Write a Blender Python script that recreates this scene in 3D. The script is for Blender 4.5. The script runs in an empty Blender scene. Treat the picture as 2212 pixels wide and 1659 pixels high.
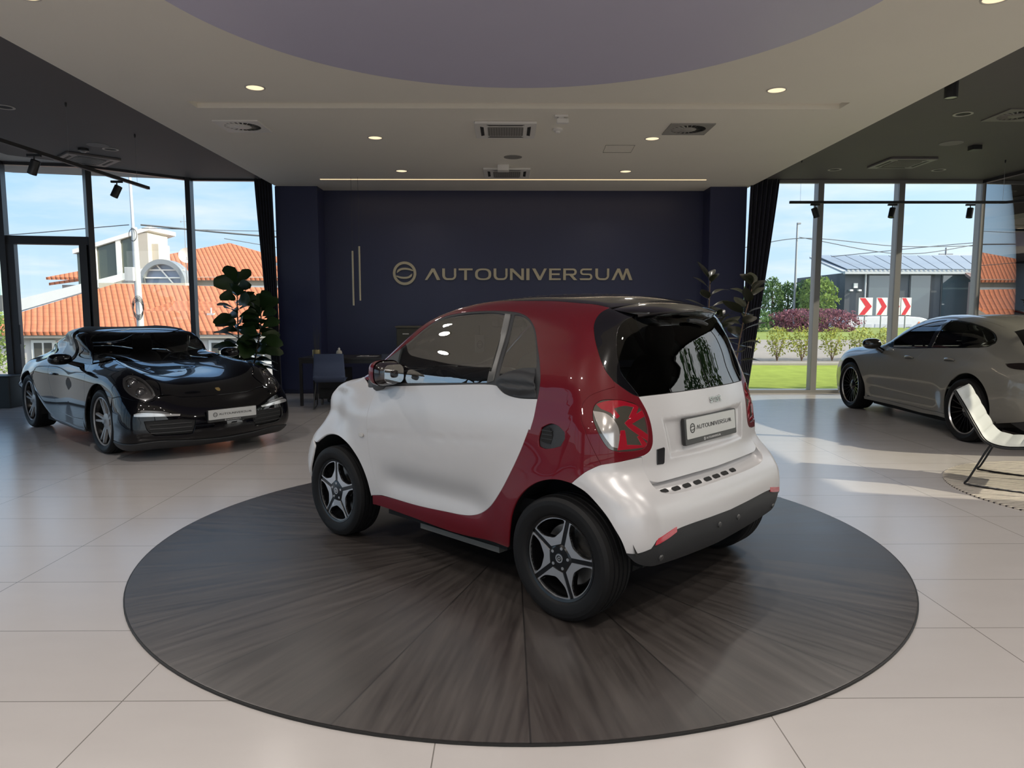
import bpy, bmesh, math, random
import numpy as np
from mathutils import Vector, Matrix, Quaternion
from mathutils.geometry import delaunay_2d_cdt
PI = math.pi
SC = bpy.context.scene
COL = SC.collection
random.seed(7)

# ---------------------------------------------------------------- camera, view
SC.view_settings.view_transform = 'Standard'
SC.view_settings.look = 'None'
SC.view_settings.gamma = 1.0
SC.view_settings.use_curve_mapping = False
SC.view_settings.exposure = 0.0
cd = bpy.data.cameras.new('camera')
cam = bpy.data.objects.new('camera', cd)
COL.objects.link(cam)
cam.location = (0, 0, 1.455)
tilt = math.atan(156.5 / 1550.0)
yaw = math.atan(12.0 / 1550.0 * 0.995)
cam.rotation_euler = (PI / 2 - tilt, 0, -yaw)
cd.sensor_width = 36.0
cd.lens = 36.0 * 1550.0 / 2212.0
cd.clip_start = 0.05
cd.clip_end = 600
SC.camera = cam
SC.cycles.max_bounces = 9
SC.cycles.diffuse_bounces = 6
SC.cycles.glossy_bounces = 4
SC.cycles.transmission_bounces = 4
SC.cycles.transparent_max_bounces = 12
SC.cycles.caustics_reflective = False
SC.cycles.caustics_refractive = False
SC.cycles.use_denoising = True
SC.cycles.sample_clamp_indirect = 8.0

# ---------------------------------------------------------------- materials
MATS = {}
def nodes(name):
    m = bpy.data.materials.new(name)
    m.use_nodes = True
    nt = m.node_tree
    for n in list(nt.nodes):
        nt.nodes.remove(n)
    return m, nt
def nn(nt, typ, **kw):
    n = nt.nodes.new(typ)
    for k, v in kw.items():
        if k.startswith('i_'):
            key = k[2:]
            n.inputs[int(key) if key.isdigit() else key.replace('_', ' ')].default_value = v
        else:
            setattr(n, k, v)
    return n
def math_n(nt, op, a, b=None, c=None):
    n = nt.nodes.new('ShaderNodeMath')
    n.operation = op
    for i, v in enumerate((a, b, c)):
        if v is None:
            continue
        if isinstance(v, (int, float)):
            n.inputs[i].default_value = v
        else:
            nt.links.new(v, n.inputs[i])
    return n.outputs[0]
def mixc(nt, f, a, b, blend='MIX'):
    n = nt.nodes.new('ShaderNodeMix')
    n.data_type = 'RGBA'
    n.blend_type = blend
    for i, v in ((0, f), (6, a), (7, b)):
        if isinstance(v, (int, float)):
            n.inputs[i].default_value = v
        elif isinstance(v, (tuple, list)):
            n.inputs[i].default_value = (v[0], v[1], v[2], 1)
        else:
            nt.links.new(v, n.inputs[i])
    return n.outputs[2]
def mat(name, col, rough=.5, metal=0., coat=0., crough=.05, spec=.5, var=.06, vs=9., bump=0., bs=60., emit=None, es=0., sheen=0., cior=1.5):
    """Principled surface with a little procedural variation of colour and gloss."""
    if name in MATS:
        return MATS[name]
    m, nt = nodes(name)
    out = nn(nt, 'ShaderNodeOutputMaterial')
    p = nn(nt, 'ShaderNodeBsdfPrincipled')
    nt.links.new(p.outputs[0], out.inputs[0])
    tc = nn(nt, 'ShaderNodeTexCoord')
    nz = nn(nt, 'ShaderNodeTexNoise')
    nz.inputs['Scale'].default_value = vs
    nz.inputs['Detail'].default_value = 3
    nt.links.new(tc.outputs['Object'], nz.inputs['Vector'])
    lo = tuple(max(0, c * (1 - var)) for c in col)
    hi = tuple(min(1, c * (1 + var)) for c in col)
    nt.links.new(mixc(nt, nz.outputs[0], lo, hi), p.inputs['Base Color'])
    p.inputs['Roughness'].default_value = rough
    p.inputs['Metallic'].default_value = metal
    p.inputs['Specular IOR Level'].default_value = spec
    p.inputs['Coat Weight'].default_value = coat
    p.inputs['Coat Roughness'].default_value = crough
    if sheen:
        p.inputs['Sheen Weight'].default_value = sheen
    p.inputs['Coat IOR'].default_value = cior
    if emit:
        p.inputs['Emission Color'].default_value = (*emit, 1)
        p.inputs['Emission Strength'].default_value = es
    if bump:
        b2 = nn(nt, 'ShaderNodeTexNoise')
        b2.inputs['Scale'].default_value = bs
        b2.inputs['Detail'].default_value = 4
        nt.links.new(tc.outputs['Object'], b2.inputs['Vector'])
        bn = nn(nt, 'ShaderNodeBump')
        bn.inputs['Strength'].default_value = bump
        bn.inputs['Distance'].default_value = .01
        nt.links.new(b2.outputs[0], bn.inputs['Height'])
        nt.links.new(bn.outputs[0], p.inputs['Normal'])
    MATS[name] = m
    return m
def glass(name, tint, refl=1.0, rough=0.0, ior=1.5, base=0.):
    """Thin sheet glass: tinted see-through layer under a Fresnel mirror layer."""
    if name in MATS:
        return MATS[name]
    m, nt = nodes(name)
    out = nn(nt, 'ShaderNodeOutputMaterial')
    tr = nn(nt, 'ShaderNodeBsdfTransparent')
    tr.inputs[0].default_value = (*tint, 1)
    gl = nn(nt, 'ShaderNodeBsdfGlossy')
    gl.inputs['Roughness'].default_value = rough
    gl.inputs['Color'].default_value = (refl, refl, refl, 1)
    fr = nn(nt, 'ShaderNodeFresnel')
    fr.inputs['IOR'].default_value = ior
    mx = nn(nt, 'ShaderNodeMixShader')
    nt.links.new(math_n(nt, 'MAXIMUM', fr.outputs[0], base), mx.inputs[0])
    nt.links.new(tr.outputs[0], mx.inputs[1])
    nt.links.new(gl.outputs[0], mx.inputs[2])
    nt.links.new(mx.outputs[0], out.inputs[0])
    MATS[name] = m
    return m
def emis(name, col, s):
    if name in MATS:
        return MATS[name]
    m, nt = nodes(name)
    out = nn(nt, 'ShaderNodeOutputMaterial')
    e = nn(nt, 'ShaderNodeEmission')
    e.inputs[0].default_value = (*col, 1)
    e.inputs[1].default_value = s
    nt.links.new(e.outputs[0], out.inputs[0])
    MATS[name] = m
    return m

# ---------------------------------------------------------------- mesh collecting
class MB:
    """Collects shapes, then links them as one mesh object."""
    def __init__(s):
        s.v, s.f = [], []
    def add(s, vs, fs):
        b = len(s.v)
        s.v += [tuple(map(float, v)) for v in vs]
        s.f += [tuple(b + i for i in f) for f in fs]
        return s
    def box(s, x0, x1, y0, y1, z0, z1, M=None):
        vs = [(x, y, z) for z in (z0, z1) for y in (y0, y1) for x in (x0, x1)]
        if M is not None:
            vs = [tuple(M @ Vector(v)) for v in vs]
        return s.add(vs, [(0, 2, 3, 1), (4, 5, 7, 6), (0, 1, 5, 4), (2, 6, 7, 3), (0, 4, 6, 2), (1, 3, 7, 5)])
    def quad(s, a, b, c, d):
        return s.add([a, b, c, d], [(0, 1, 2, 3)])
    def tube(s, pts, r, n=8, cap=True, closed=False):
        pts = [Vector(p) for p in pts]
        m = len(pts)
        rs = r if isinstance(r, (list, tuple)) else [r] * m
        vs, fs = [], []
        prev = None
        for i, p in enumerate(pts):
            if closed:
                t = pts[(i + 1) % m] - pts[i - 1]
            else:
                t = pts[min(i + 1, m - 1)] - pts[max(i - 1, 0)]
            t.normalize()
            if prev is None:
                u = t.cross(Vector((0, 0, 1)))
                if u.length < .05:
                    u = t.cross(Vector((1, 0, 0)))
            else:
                u = prev - t * prev.dot(t)
            u.normalize()
            prev = u
            w = t.cross(u)
            for k in range(n):
                a = 2 * PI * k / n
                vs.append(p + (u * math.cos(a) + w * math.sin(a)) * rs[i])
        for i in range(m if closed else m - 1):
            j = (i + 1) % m
            for k in range(n):
                l = (k + 1) % n
                fs.append((i * n + k, i * n + l, j * n + l, j * n + k))
        if cap and not closed:
            fs.append(tuple(reversed(range(n))))
            fs.append(tuple((m - 1) * n + k for k in range(n)))
        return s.add(vs, fs)
    def lathe(s, prof, n=24, M=None, ang=2 * PI, cap0=False, cap1=False):
        """prof: list of (r, h); turned about local +Z, moved by matrix M."""
        full = abs(ang - 2 * PI) < 1e-6
        k = n if full else n + 1
        vs, fs = [], []
        for r, h in prof:
            for i in range(k):
                a = ang * i / n
                vs.append((r * math.cos(a), r * math.sin(a), h))
        for j in range(len(prof) - 1):
            for i in range(n):
                l = (i + 1) % k
                fs.append((j * k + i, j * k + l, (j + 1) * k + l, (j + 1) * k + i))
        if cap0:
            fs.append(tuple(reversed(range(k))))
        if cap1:
            fs.append(tuple((len(prof) - 1) * k + i for i in range(k)))
        if M is not None:
            vs = [tuple(M @ Vector(v)) for v in vs]
        return s.add(vs, fs)
    def prism(s, poly, z0, z1, M=None):
        n = len(poly)
        vs = [(x, y, z0) for x, y in poly] + [(x, y, z1) for x, y in poly]
        if M is not None:
            vs = [tuple(M @ Vector(v)) for v in vs]
        fs = [tuple(reversed(range(n))), tuple(range(n, 2 * n))] + [(i, (i + 1) % n, n + (i + 1) % n, n + i) for i in range(n)]
        return s.add(vs, fs)
    def grid(s, fn, nu, nv, closed_u=False):
        vs = [fn(i / nu if not closed_u else i / nu, j / nv) for j in range(nv + 1) for i in range(nu if closed_u else nu + 1)]
        k = nu if closed_u else nu + 1
        fs = []
        for j in range(nv):
            for i in range(nu):
                l = (i + 1) % k
                fs.append((j * k + i, j * k + l, (j + 1) * k + l, (j + 1) * k + i))
        return s.add(vs, fs)
    def build(s, name, m, parent=None, sm=35, bev=0., solid=0., loc=None, fix=False):
        me = bpy.data.meshes.new(name)
        me.from_pydata(s.v, [], s.f)
        me.validate()
        if fix:
            bm = bmesh.new()
            bm.from_mesh(me)
            bmesh.ops.recalc_face_normals(bm, faces=bm.faces)
            bm.to_mesh(me)
            bm.free()
        me.update()
        if sm:
            me.polygons.foreach_set('use_smooth', [True] * len(me.polygons))
            me.set_sharp_from_angle(angle=math.radians(sm))
        return link(name, me, m, parent, bev, solid, loc)
def link(name, me, m, parent=None, bev=0., solid=0., loc=None):
    o = bpy.data.objects.new(name, me)
    COL.objects.link(o)
    for mm in (m if isinstance(m, (list, tuple)) else [m]):
        me.materials.append(mm)
    if parent is not None:
        o.parent = parent
    if loc is not None:
        o.location = loc
    if solid:
        d = o.modifiers.new('thick', 'SOLIDIFY')
        d.thickness = solid
        d.offset = 0
    if bev:
        d = o.modifiers.new('bevel', 'BEVEL')
        d.width = bev
        d.segments = 2
        d.limit_method = 'ANGLE'
        d.angle_limit = math.radians(40)
        d.harden_normals = True
    return o
def thing(name, label, cat, loc=(0, 0, 0), rz=0., group=None):
    o = bpy.data.objects.new(name, None)
    COL.objects.link(o)
    o.location = loc
    o.rotation_euler = (0, 0, rz)
    o.empty_display_size = .1
    return tag(o, label, cat, group)
def tag(o, label, cat, group=None, kind=None):
    o['label'] = label
    o['category'] = cat
    if group:
        o['group'] = group
    o['kind'] = kind or 'thing'
    return o
def struct(o):
    o['kind'] = 'structure'
    return o
def copy_tree(o, parent=None):
    c = o.copy()
    COL.objects.link(c)
    if parent is not None:
        c.parent = parent
    for ch in list(o.children):
        copy_tree(ch, c)
    return c
def rotz(a):
    return Matrix.Rotation(a, 4, 'Z')
def axis_m(p, d):
    """Matrix that puts local +Z along d at p."""
    q = Vector((0, 0, 1)).rotation_difference(Vector(d).normalized())
    return Matrix.Translation(Vector(p)) @ q.to_matrix().to_4x4()
def text_mesh(body, size, depth=0., align='CENTER', sx=1., space=1., font=None):
    c = bpy.data.curves.new('txt', 'FONT')
    c.body = body
    c.size = size
    c.extrude = depth
    c.align_x = align
    c.align_y = 'CENTER'
    c.space_character = space
    o = bpy.data.objects.new('txt', c)
    COL.objects.link(o)
    dg = bpy.context.evaluated_depsgraph_get()
    dg.update()
    me = bpy.data.meshes.new_from_object(o.evaluated_get(dg))
    bpy.data.objects.remove(o)
    bpy.data.curves.remove(c)
    for v in me.vertices:
        v.co.x *= sx
    return me
# ---------------------------------------------------------------- room materials
def floor_mat():
    m, nt = nodes('porcelain_tile')
    out = nn(nt, 'ShaderNodeOutputMaterial')
    p = nn(nt, 'ShaderNodeBsdfPrincipled')
    nt.links.new(p.outputs[0], out.inputs[0])
    tc = nn(nt, 'ShaderNodeTexCoord')
    sp = nn(nt, 'ShaderNodeSeparateXYZ')
    nt.links.new(tc.outputs['Object'], sp.inputs[0])
    def line(o, off, size):
        t = math_n(nt, 'MULTIPLY', math_n(nt, 'ADD', o, -off + 1000 * size), 1 / size)
        f = math_n(nt, 'FRACT', t)
        d = math_n(nt, 'MULTIPLY', math_n(nt, 'MINIMUM', f, math_n(nt, 'SUBTRACT', 1.0, f)), size)
        return d, math_n(nt, 'FLOOR', t)
    dx, ix = line(sp.outputs[0], -.243, 1.2)
    dy, iy = line(sp.outputs[1], .171, .6)
    g = math_n(nt, 'LESS_THAN', math_n(nt, 'MINIMUM', dx, dy), .0022)
    cb = nn(nt, 'ShaderNodeCombineXYZ')
    nt.links.new(ix, cb.inputs[0]); nt.links.new(iy, cb.inputs[1])
    wn = nn(nt, 'ShaderNodeTexWhiteNoise')
    nt.links.new(cb.outputs[0], wn.inputs['Vector'])
    mp = nn(nt, 'ShaderNodeMapping')
    mp.inputs['Scale'].default_value = (1.2, 3.2, 1)
    nt.links.new(tc.outputs['Object'], mp.inputs[0])
    nz = nn(nt, 'ShaderNodeTexNoise'); nz.inputs['Scale'].default_value = 2.2; nz.inputs['Detail'].default_value = 6
    nt.links.new(mp.outputs[0], nz.inputs['Vector'])
    a = mixc(nt, nz.outputs[0], (.395, .373, .362), (.425, .403, .392))
    b = mixc(nt, math_n(nt, 'MULTIPLY', wn.outputs[0], .16), a, (.35, .33, .32))
    c = mixc(nt, math_n(nt, 'MULTIPLY', g, .9), b, (.12, .11, .10))
    nt.links.new(c, p.inputs['Base Color'])
    r = math_n(nt, 'ADD', math_n(nt, 'MULTIPLY', nz.outputs[0], .06), .20)
    nt.links.new(r, p.inputs['Roughness'])
    p.inputs['Specular IOR Level'].default_value = .6
    return m
def platform_mat():
    m, nt = nodes('dark_oak_wedges')
    out = nn(nt, 'ShaderNodeOutputMaterial')
    p = nn(nt, 'ShaderNodeBsdfPrincipled')
    nt.links.new(p.outputs[0], out.inputs[0])
    tc = nn(nt, 'ShaderNodeTexCoord')
    sp = nn(nt, 'ShaderNodeSeparateXYZ')
    nt.links.new(tc.outputs['Object'], sp.inputs[0])
    x, y = sp.outputs[0], sp.outputs[1]
    N = 20
    w = 2 * PI / N
    ang = math_n(nt, 'ARCTAN2', y, x)
    t = math_n(nt, 'MULTIPLY', math_n(nt, 'ADD', ang, PI * 2), 1 / w)
    sec = math_n(nt, 'FLOOR', t)
    da = math_n(nt, 'MULTIPLY', math_n(nt, 'SUBTRACT', math_n(nt, 'FRACT', t), .5), w)
    r = math_n(nt, 'SQRT', math_n(nt, 'ADD', math_n(nt, 'MULTIPLY', x, x), math_n(nt, 'MULTIPLY', y, y)))
    u = math_n(nt, 'MULTIPLY', r, math_n(nt, 'COSINE', da))
    v = math_n(nt, 'MULTIPLY', r, math_n(nt, 'SINE', da))
    cb = nn(nt, 'ShaderNodeCombineXYZ')
    nt.links.new(math_n(nt, 'MULTIPLY', u, 1.1), cb.inputs[0])
    nt.links.new(math_n(nt, 'MULTIPLY', v, 16.), cb.inputs[1])
    nt.links.new(math_n(nt, 'MULTIPLY', sec, 3.7), cb.inputs[2])
    nz = nn(nt, 'ShaderNodeTexNoise'); nz.inputs['Scale'].default_value = 1.6; nz.inputs['Detail'].default_value = 7; nz.inputs['Roughness'].default_value = .62
    nt.links.new(cb.outputs[0], nz.inputs['Vector'])
    rp = nn(nt, 'ShaderNodeValToRGB')
    e = rp.color_ramp.elements
    e[0].position = .28; e[0].color = (.017, .0135, .0125, 1)
    e[1].position = .75; e[1].color = (.072, .062, .056, 1)
    nt.links.new(nz.outputs[0], rp.inputs[0])
    wn = nn(nt, 'ShaderNodeTexWhiteNoise'); wn.noise_dimensions = '1D'
    nt.links.new(sec, wn.inputs['W'])
    c1 = mixc(nt, math_n(nt, 'MULTIPLY', wn.outputs[0], .35), rp.outputs[0], (.02, .017, .016))
    half = math_n(nt, 'MULTIPLY', math_n(nt, 'SUBTRACT', w / 2, math_n(nt, 'ABSOLUTE', da)), r)
    seam = math_n(nt, 'LESS_THAN', half, .0035)
    c2 = mixc(nt, math_n(nt, 'MULTIPLY', seam, .75), c1, (.004, .004, .004))
    nt.links.new(c2, p.inputs['Base Color'])
    nt.links.new(math_n(nt, 'ADD', math_n(nt, 'MULTIPLY', nz.outputs[0], .20), .27), p.inputs['Roughness'])
    bn = nn(nt, 'ShaderNodeBump'); bn.inputs['Strength'].default_value = .08; bn.inputs['Distance'].default_value = .003
    nt.links.new(nz.outputs[0], bn.inputs['Height']); nt.links.new(bn.outputs[0], p.inputs['Normal'])
    p.inputs['Specular IOR Level'].default_value = .95
    return m
M_SOFFIT = mat('beige_plaster', (.86, .825, .745), .75, var=.02, vs=1.5)
M_DARKC = mat('charcoal_plaster', (.105, .097, .098), .7, var=.04, vs=1.5)
M_LAV = mat('lavender_stretch', (.60, .58, .74), .45, var=.02, vs=1.)
M_BLUE = mat('navy_paint', (.022, .026, .072), .38, var=.05, vs=2.)
M_CURT = mat('navy_velvet', (.006, .007, .02), .9, var=.2, vs=12., sheen=.15)
M_ALU = mat('grey_aluminium', (.30, .295, .285), .42, metal=.35, var=.03)
M_BLK = mat('black_powder_coat', (.012, .012, .014), .45, var=.1)
M_WHITE = mat('white_plastic', (.80, .78, .75), .5, var=.03)
M_GREYP = mat('grey_grille', (.20, .19, .18), .6, var=.05)
M_DKSLOT = mat('dark_slot', (.02, .02, .02), .7)
M_PANE = glass('clear_pane', (.97, .985, .98), .55)
M_BRASS = mat('champagne_brass', (.42, .36, .25), .38, metal=.55, var=.03)

# ---------------------------------------------------------------- floor, platform, ceilings
ZS, ZD = 3.62, 3.735
fl = MB().box(-11.2, 9.6, -7.5, 13.5, -.12, 0).build('floor', floor_mat(), sm=0)
struct(fl)
pl = MB()
PC = (.08, 4.535)
pl.lathe([(2.255, .0), (2.255, .011), (2.25, .012)], 160, cap1=True)
plat = pl.build('turntable', platform_mat(), sm=30)
plat.location = (PC[0], PC[1], 0.001)
tag(plat, 'round dark wooden turntable with wedge grain under the small two-tone car', 'turntable')
rim = MB().lathe([(2.2555, .0), (2.2555, .009), (2.262, .009), (2.262, .0)], 160)  # black ring standing in for the shadow in the gap round the turntable
rim.build('edge_gap_shade', mat('gap_shade_black', (.006, .006, .006), .5), plat, sm=30)

# beige soffit with a long shallow groove
def soffit():
    b = MB()
    x0, x1, y0, y1 = -4.0, 4.25, -7.0, 13.25
    gx0, gx1, gy0, gy1 = -3.30, 3.58, 7.70, 7.95
    xs, ys = [x0, gx0, gx1, x1], [y0, gy0, gy1, y1]
    for i in range(3):
        for j in range(3):
            if i == 1 and j == 1:
                continue
            b.quad((xs[i], ys[j], ZS), (xs[i], ys[j + 1], ZS), (xs[i + 1], ys[j + 1], ZS), (xs[i + 1], ys[j], ZS))
    h = ZS + .055
    b.quad((gx0, gy0, h), (gx0, gy1, h), (gx1, gy1, h), (gx1, gy0, h))
    P = [(gx0, gy0), (gx1, gy0), (gx1, gy1), (gx0, gy1)]
    for i in range(4):
        a, c = P[i], P[(i + 1) % 4]
        b.quad((*a, ZS), (*c, ZS), (*c, h), (*a, h))
    Q = [(x0, y0), (x1, y0), (x1, y1), (x0, y1)]
    for i in range(4):
        a, c = Q[i], Q[(i + 1) % 4]
        b.quad((*a, ZS), (*a, ZD + .3), (*c, ZD + .3), (*c, ZS))
    return b.build('ceiling', M_SOFFIT, sm=0, fix=False)
struct(soffit())
struct(MB().lathe([(2.58, 0), (2.575, -.006)], 128, cap1=True).build('ceiling_disc', M_LAV, sm=20, loc=(.12, 4.64, ZS - .001)))
dk = MB()
dk.box(-7.3, -4.0, -7.0, 10.84, ZD, ZD + .12)
dk.prism([(-5.42, 12.62), (-5.42, 12.95), (-4.0, 12.95), (-4.0, 10.84), (-7.3, 10.84)][::-1], ZD, ZD + .12)
dk.prism([(-11.2, -7.0), (-7.3, -7.0), (-7.3, 10.0), (-11.2, 7.2)], ZD, ZD + .12)
dk.build('ceiling_dark', M_DARKC, sm=0)['kind'] = 'structure'
dk = MB().prism([(4.25, -7.0), (9.4, -7.0), (8.30, 12.80), (8.26, 12.95), (4.25, 12.95)], ZD, ZD + .12)
dk.build('ceiling_dark_right', M_DARKC, sm=0)['kind'] = 'structure'
# lighter outer soffit above the bay by the glazed door
lt = MB().prism([(-11.3, 7.15), (-7.3, 10.0), (-7.3, 10.8), (-5.4, 12.63), (-5.4, 12.95), (-8.2, 12.3), (-11.3, 10.2)], ZD + .02, ZD + .14)
lt.build('ceiling_bay', mat('pale_soffit', (.55, .53, .50), .7), sm=0)['kind'] = 'structure'
struct(MB().box(-11.6, 9.8, -7.6, 13.6, 4.2, 4.4).build('roof_slab', mat('roof_concrete', (.3, .3, .3), .9), sm=0))

# back wall: navy columns either side of a shallow recess
w = MB()
w.box(-4.02, -3.285, 12.76, 13.25, 0, ZS)
w.box(3.56, 4.20, 12.76, 13.25, 0, ZS)
w.box(-4.02, 4.20, 13.2, 13.4, 0, ZS + .3)
struct(w.build('wall_back', M_BLUE, sm=0))
bb = MB().box(-3.285, 3.56, 13.188, 13.2, 0, .07).box(-4.02, -3.285, 12.748, 12.76, 0, .07).box(3.56, 4.2, 12.748, 12.76, 0, .07)
struct(bb.build('baseboard_back', mat('navy_skirting', (.012, .014, .04), .4), sm=0))
# rear of the showroom, out of view: solid strip with a wide glazed opening, and the solid part of the right side
w = MB()
w.box(-11.2, -8.0, -7.6, -7.4, 0, 4.2)
w.box(7.6, 9.6, -7.6, -7.4, 0, 4.2)
w.box(-8.0, 7.6, -7.6, -7.4, 3.4, 4.2)
struct(w.build('wall_front', mat('pale_wall_paint', (.55, .53, .50), .7), sm=0))
w = MB().prism([(9.05, -7.4), (9.25, -7.4), (8.92, 3.9), (8.72, 3.9)], 0, 4.2)
struct(w.build('wall_right', mat('umber_wall_paint', (.20, .16, .13), .6), sm=0))

# ---------------------------------------------------------------- glazing
WN = [0]
def bay(a, b, top=ZD, name_door=False, mull=True, col=None, mat_=None, wd=.09, dp=.14, sill=True):
    """One glazed bay from plan point a to b: pane, sill, and the mullion that stands at a."""
    WN[0] += 1
    mt = mat_ or M_ALU
    A, B_ = Vector((*a, 0)), Vector((*b, 0))
    d = (B_ - A).normalized()
    n = Vector((-d.y, d.x, 0))
    pb = MB()
    q = n * .01
    pb.quad(A, B_, B_ + Vector((0, 0, top)), A + Vector((0, 0, top)))
    o = pb.build('window_%d' % WN[0], M_PANE, sm=0)
    struct(o)
    M = Matrix.Translation(A) @ Matrix(((d.x, n.x, 0, 0), (d.y, n.y, 0, 0), (0, 0, 1, 0), (0, 0, 0, 1)))
    L = (B_ - A).length
    fr = MB()
    if mull:
        fr.box(-wd / 2, wd / 2, -dp, dp * .3, 0, top, M)
    if sill:
        fr.box(0, L, -.05, .05, 0, .055, M)
        fr.box(0, L, -.04, .04, top - .05, top + .01, M)
    if fr.v:
        fr.build('window_frame', mt, o, sm=0)
    return o
M_MUL = mat('bronze_aluminium', (.055, .055, .06), .35, metal=.5, var=.05)
BAYL = [(-4.02, 12.8), (-5.48, 12.75), (-6.62, 11.62), (-7.80, 11.40), (-9.0, 10.6), (-9.2, 8.4), (-9.2, 6.2), (-9.2, 4.0), (-9.2, 1.8), (-9.2, -.4), (-9.2, -2.6), (-9.2, -5.0), (-9.2, -7.4)]
for i in range(len(BAYL) - 1):
    bay(BAYL[i + 1], BAYL[i], ZD + .02, mat_=M_MUL, wd=.085, dp=.12)
BAYR = [(4.2, 12.80), (5.50, 12.80), (6.92, 12.80), (8.36, 12.80)]
for i in range(3):
    bay(BAYR[i + 1], BAYR[i], ZD, wd=.10 if i < 2 else .06, dp=.14)
RW = [(8.36, 12.80), (8.53, 9.8), (8.64, 6.8), (8.72, 3.95)]
for i in range(3):
    bay(RW[i + 1], RW[i], ZD, mat_=M_MUL, wd=.06, dp=.10)
BK = [(-8.0, -7.5), (-4.0, -7.5), (0, -7.5), (4.0, -7.5), (7.6, -7.5)]
for i in range(4):
    bay(BK[i], BK[i + 1], 3.4, mat_=M_MUL)
# ---------------------------------------------------------------- sun, sky
SUN = Vector((.835, -.235, .50)).normalized()
sl = bpy.data.lights.new('sun', 'SUN')
sl.energy = 6.0
sl.angle = math.radians(.6)
sl.color = (1, .90, .70)
so = bpy.data.objects.new('sun', sl)
COL.objects.link(so)
so.rotation_euler = (-SUN).to_track_quat('-Z', 'Y').to_euler()
so.location = (30, -10, 30)
def world():
    w = bpy.data.worlds.new('sky')
    SC.world = w
    w.use_nodes = True
    nt = w.node_tree
    for n in list(nt.nodes):
        nt.nodes.remove(n)
    out = nn(nt, 'ShaderNodeOutputWorld')
    bg = nn(nt, 'ShaderNodeBackground')
    nt.links.new(bg.outputs[0], out.inputs[0])
    tc = nn(nt, 'ShaderNodeTexCoord')
    sp = nn(nt, 'ShaderNodeSeparateXYZ')
    nt.links.new(tc.outputs['Generated'], sp.inputs[0])
    rp = nn(nt, 'ShaderNodeValToRGB')
    e = rp.color_ramp.elements
    e[0].position = 0; e[0].color = (.64, .82, .95, 1)
    e[1].position = .55; e[1].color = (.22, .47, .95, 1)
    k = e.new(.16); k.color = (.43, .70, 1.0, 1)
    nt.links.new(sp.outputs[2], rp.inputs[0])
    # flat cloud deck: project the direction onto a plane overhead
    zz = math_n(nt, 'ADD', math_n(nt, 'MAXIMUM', sp.outputs[2], 0.0), .10)
    cb = nn(nt, 'ShaderNodeCombineXYZ')
    nt.links.new(math_n(nt, 'DIVIDE', sp.outputs[0], zz), cb.inputs[0])
    nt.links.new(math_n(nt, 'DIVIDE', sp.outputs[1], zz), cb.inputs[1])
    nz = nn(nt, 'ShaderNodeTexNoise'); nz.inputs['Scale'].default_value = .9; nz.inputs['Detail'].default_value = 7; nz.inputs['Roughness'].default_value = .55
    nt.links.new(cb.outputs[0], nz.inputs['Vector'])
    cr = nn(nt, 'ShaderNodeValToRGB')
    cr.color_ramp.elements[0].position = .46; cr.color_ramp.elements[0].color = (0, 0, 0, 1)
    cr.color_ramp.elements[1].position = .72; cr.color_ramp.elements[1].color = (1, 1, 1, 1)
    nt.links.new(nz.outputs[0], cr.inputs[0])
    sky = mixc(nt, math_n(nt, 'MULTIPLY', cr.outputs[0], .8), rp.outputs[0], (.86, .92, .97))
    # hazy bright air around the sun
    dt = nn(nt, 'ShaderNodeVectorMath'); dt.operation = 'DOT_PRODUCT'
    nt.links.new(tc.outputs['Generated'], dt.inputs[0]); dt.inputs[1].default_value = SUN
    g = math_n(nt, 'POWER', math_n(nt, 'MAXIMUM', dt.outputs['Value'], 0.0), 2.5)
    glow = mixc(nt, 1.0, sky, (1, .94, .84), 'MULTIPLY')
    tot = mixc(nt, math_n(nt, 'MINIMUM', g, 1.0), sky, (3.7, 3.6, 3.45))
    low = math_n(nt, 'LESS_THAN', sp.outputs[2], -.01)
    nt.links.new(mixc(nt, low, tot, (.22, .22, .20)), bg.inputs[0])
    bg.inputs[1].default_value = 1.15
world()

# ---------------------------------------------------------------- ceiling lamps
M_LENS = emis('warm_lens', (1, .80, .52), 1.25)
M_RING = mat('white_trim_ring', (.55, .52, .48), .5)
def lamp_data(w, r=.075, col=(1, .93, .86), spread=150):
    a = bpy.data.lights.new('downlight', 'AREA')
    a.shape = 'DISK'
    a.size = r * 2
    a.energy = w
    a.color = col
    a.spread = math.radians(spread)
    return a
LD_FILL = lamp_data(36)  # strong lamp shared by the added, unseen downlights
LD_SOFT = lamp_data(7)
def downlight(x, y, z, label, lit=True, soft=False, group='recessed downlights in the beige ceiling', r=.085):
    t = thing('downlight', label, 'ceiling light', (x, y, z), 0, group)
    MB().lathe([(r + .014, 0), (r + .012, -.006), (r, -.007), (r - .004, -.001)], 32).build('trim_ring', M_RING, t)
    MB().lathe([(.001, -.0025), (r - .002, -.0025)], 32).build('lens', M_LENS if lit else M_DKSLOT, t)
    if lit:
        l = bpy.data.objects.new('downlight_lamp', LD_SOFT if soft else LD_FILL)
        COL.objects.link(l)
        l.location = (x, y, z - .012)
    return t
for x, y, lb in [(-2.44, 7.24, 'round warm downlight left of the long ceiling groove, nearest on the left'), (2.655, 7.28, 'round warm downlight right of the ceiling disc, nearest on the right'),
                 (-1.64, 9.25, 'round warm downlight between the left air vent and the cassette unit'), (1.835, 9.27, 'round warm downlight below the right swirl vent'),
                 (-1.62, 11.38, 'round warm downlight just above the light strip, on the left'), (1.85, 11.39, 'round warm downlight just above the light strip, on the right')]:
    downlight(x, y, ZS, lb, soft=True)
for y in (5.2, 2.4, -.6, -3.6, -6.2):  # extra downlights out of view, added to brighten the room
    for x in (-3.3, 3.4):
        downlight(x, y, ZS, 'added unseen downlight beside the disc, there to brighten the room')
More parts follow.
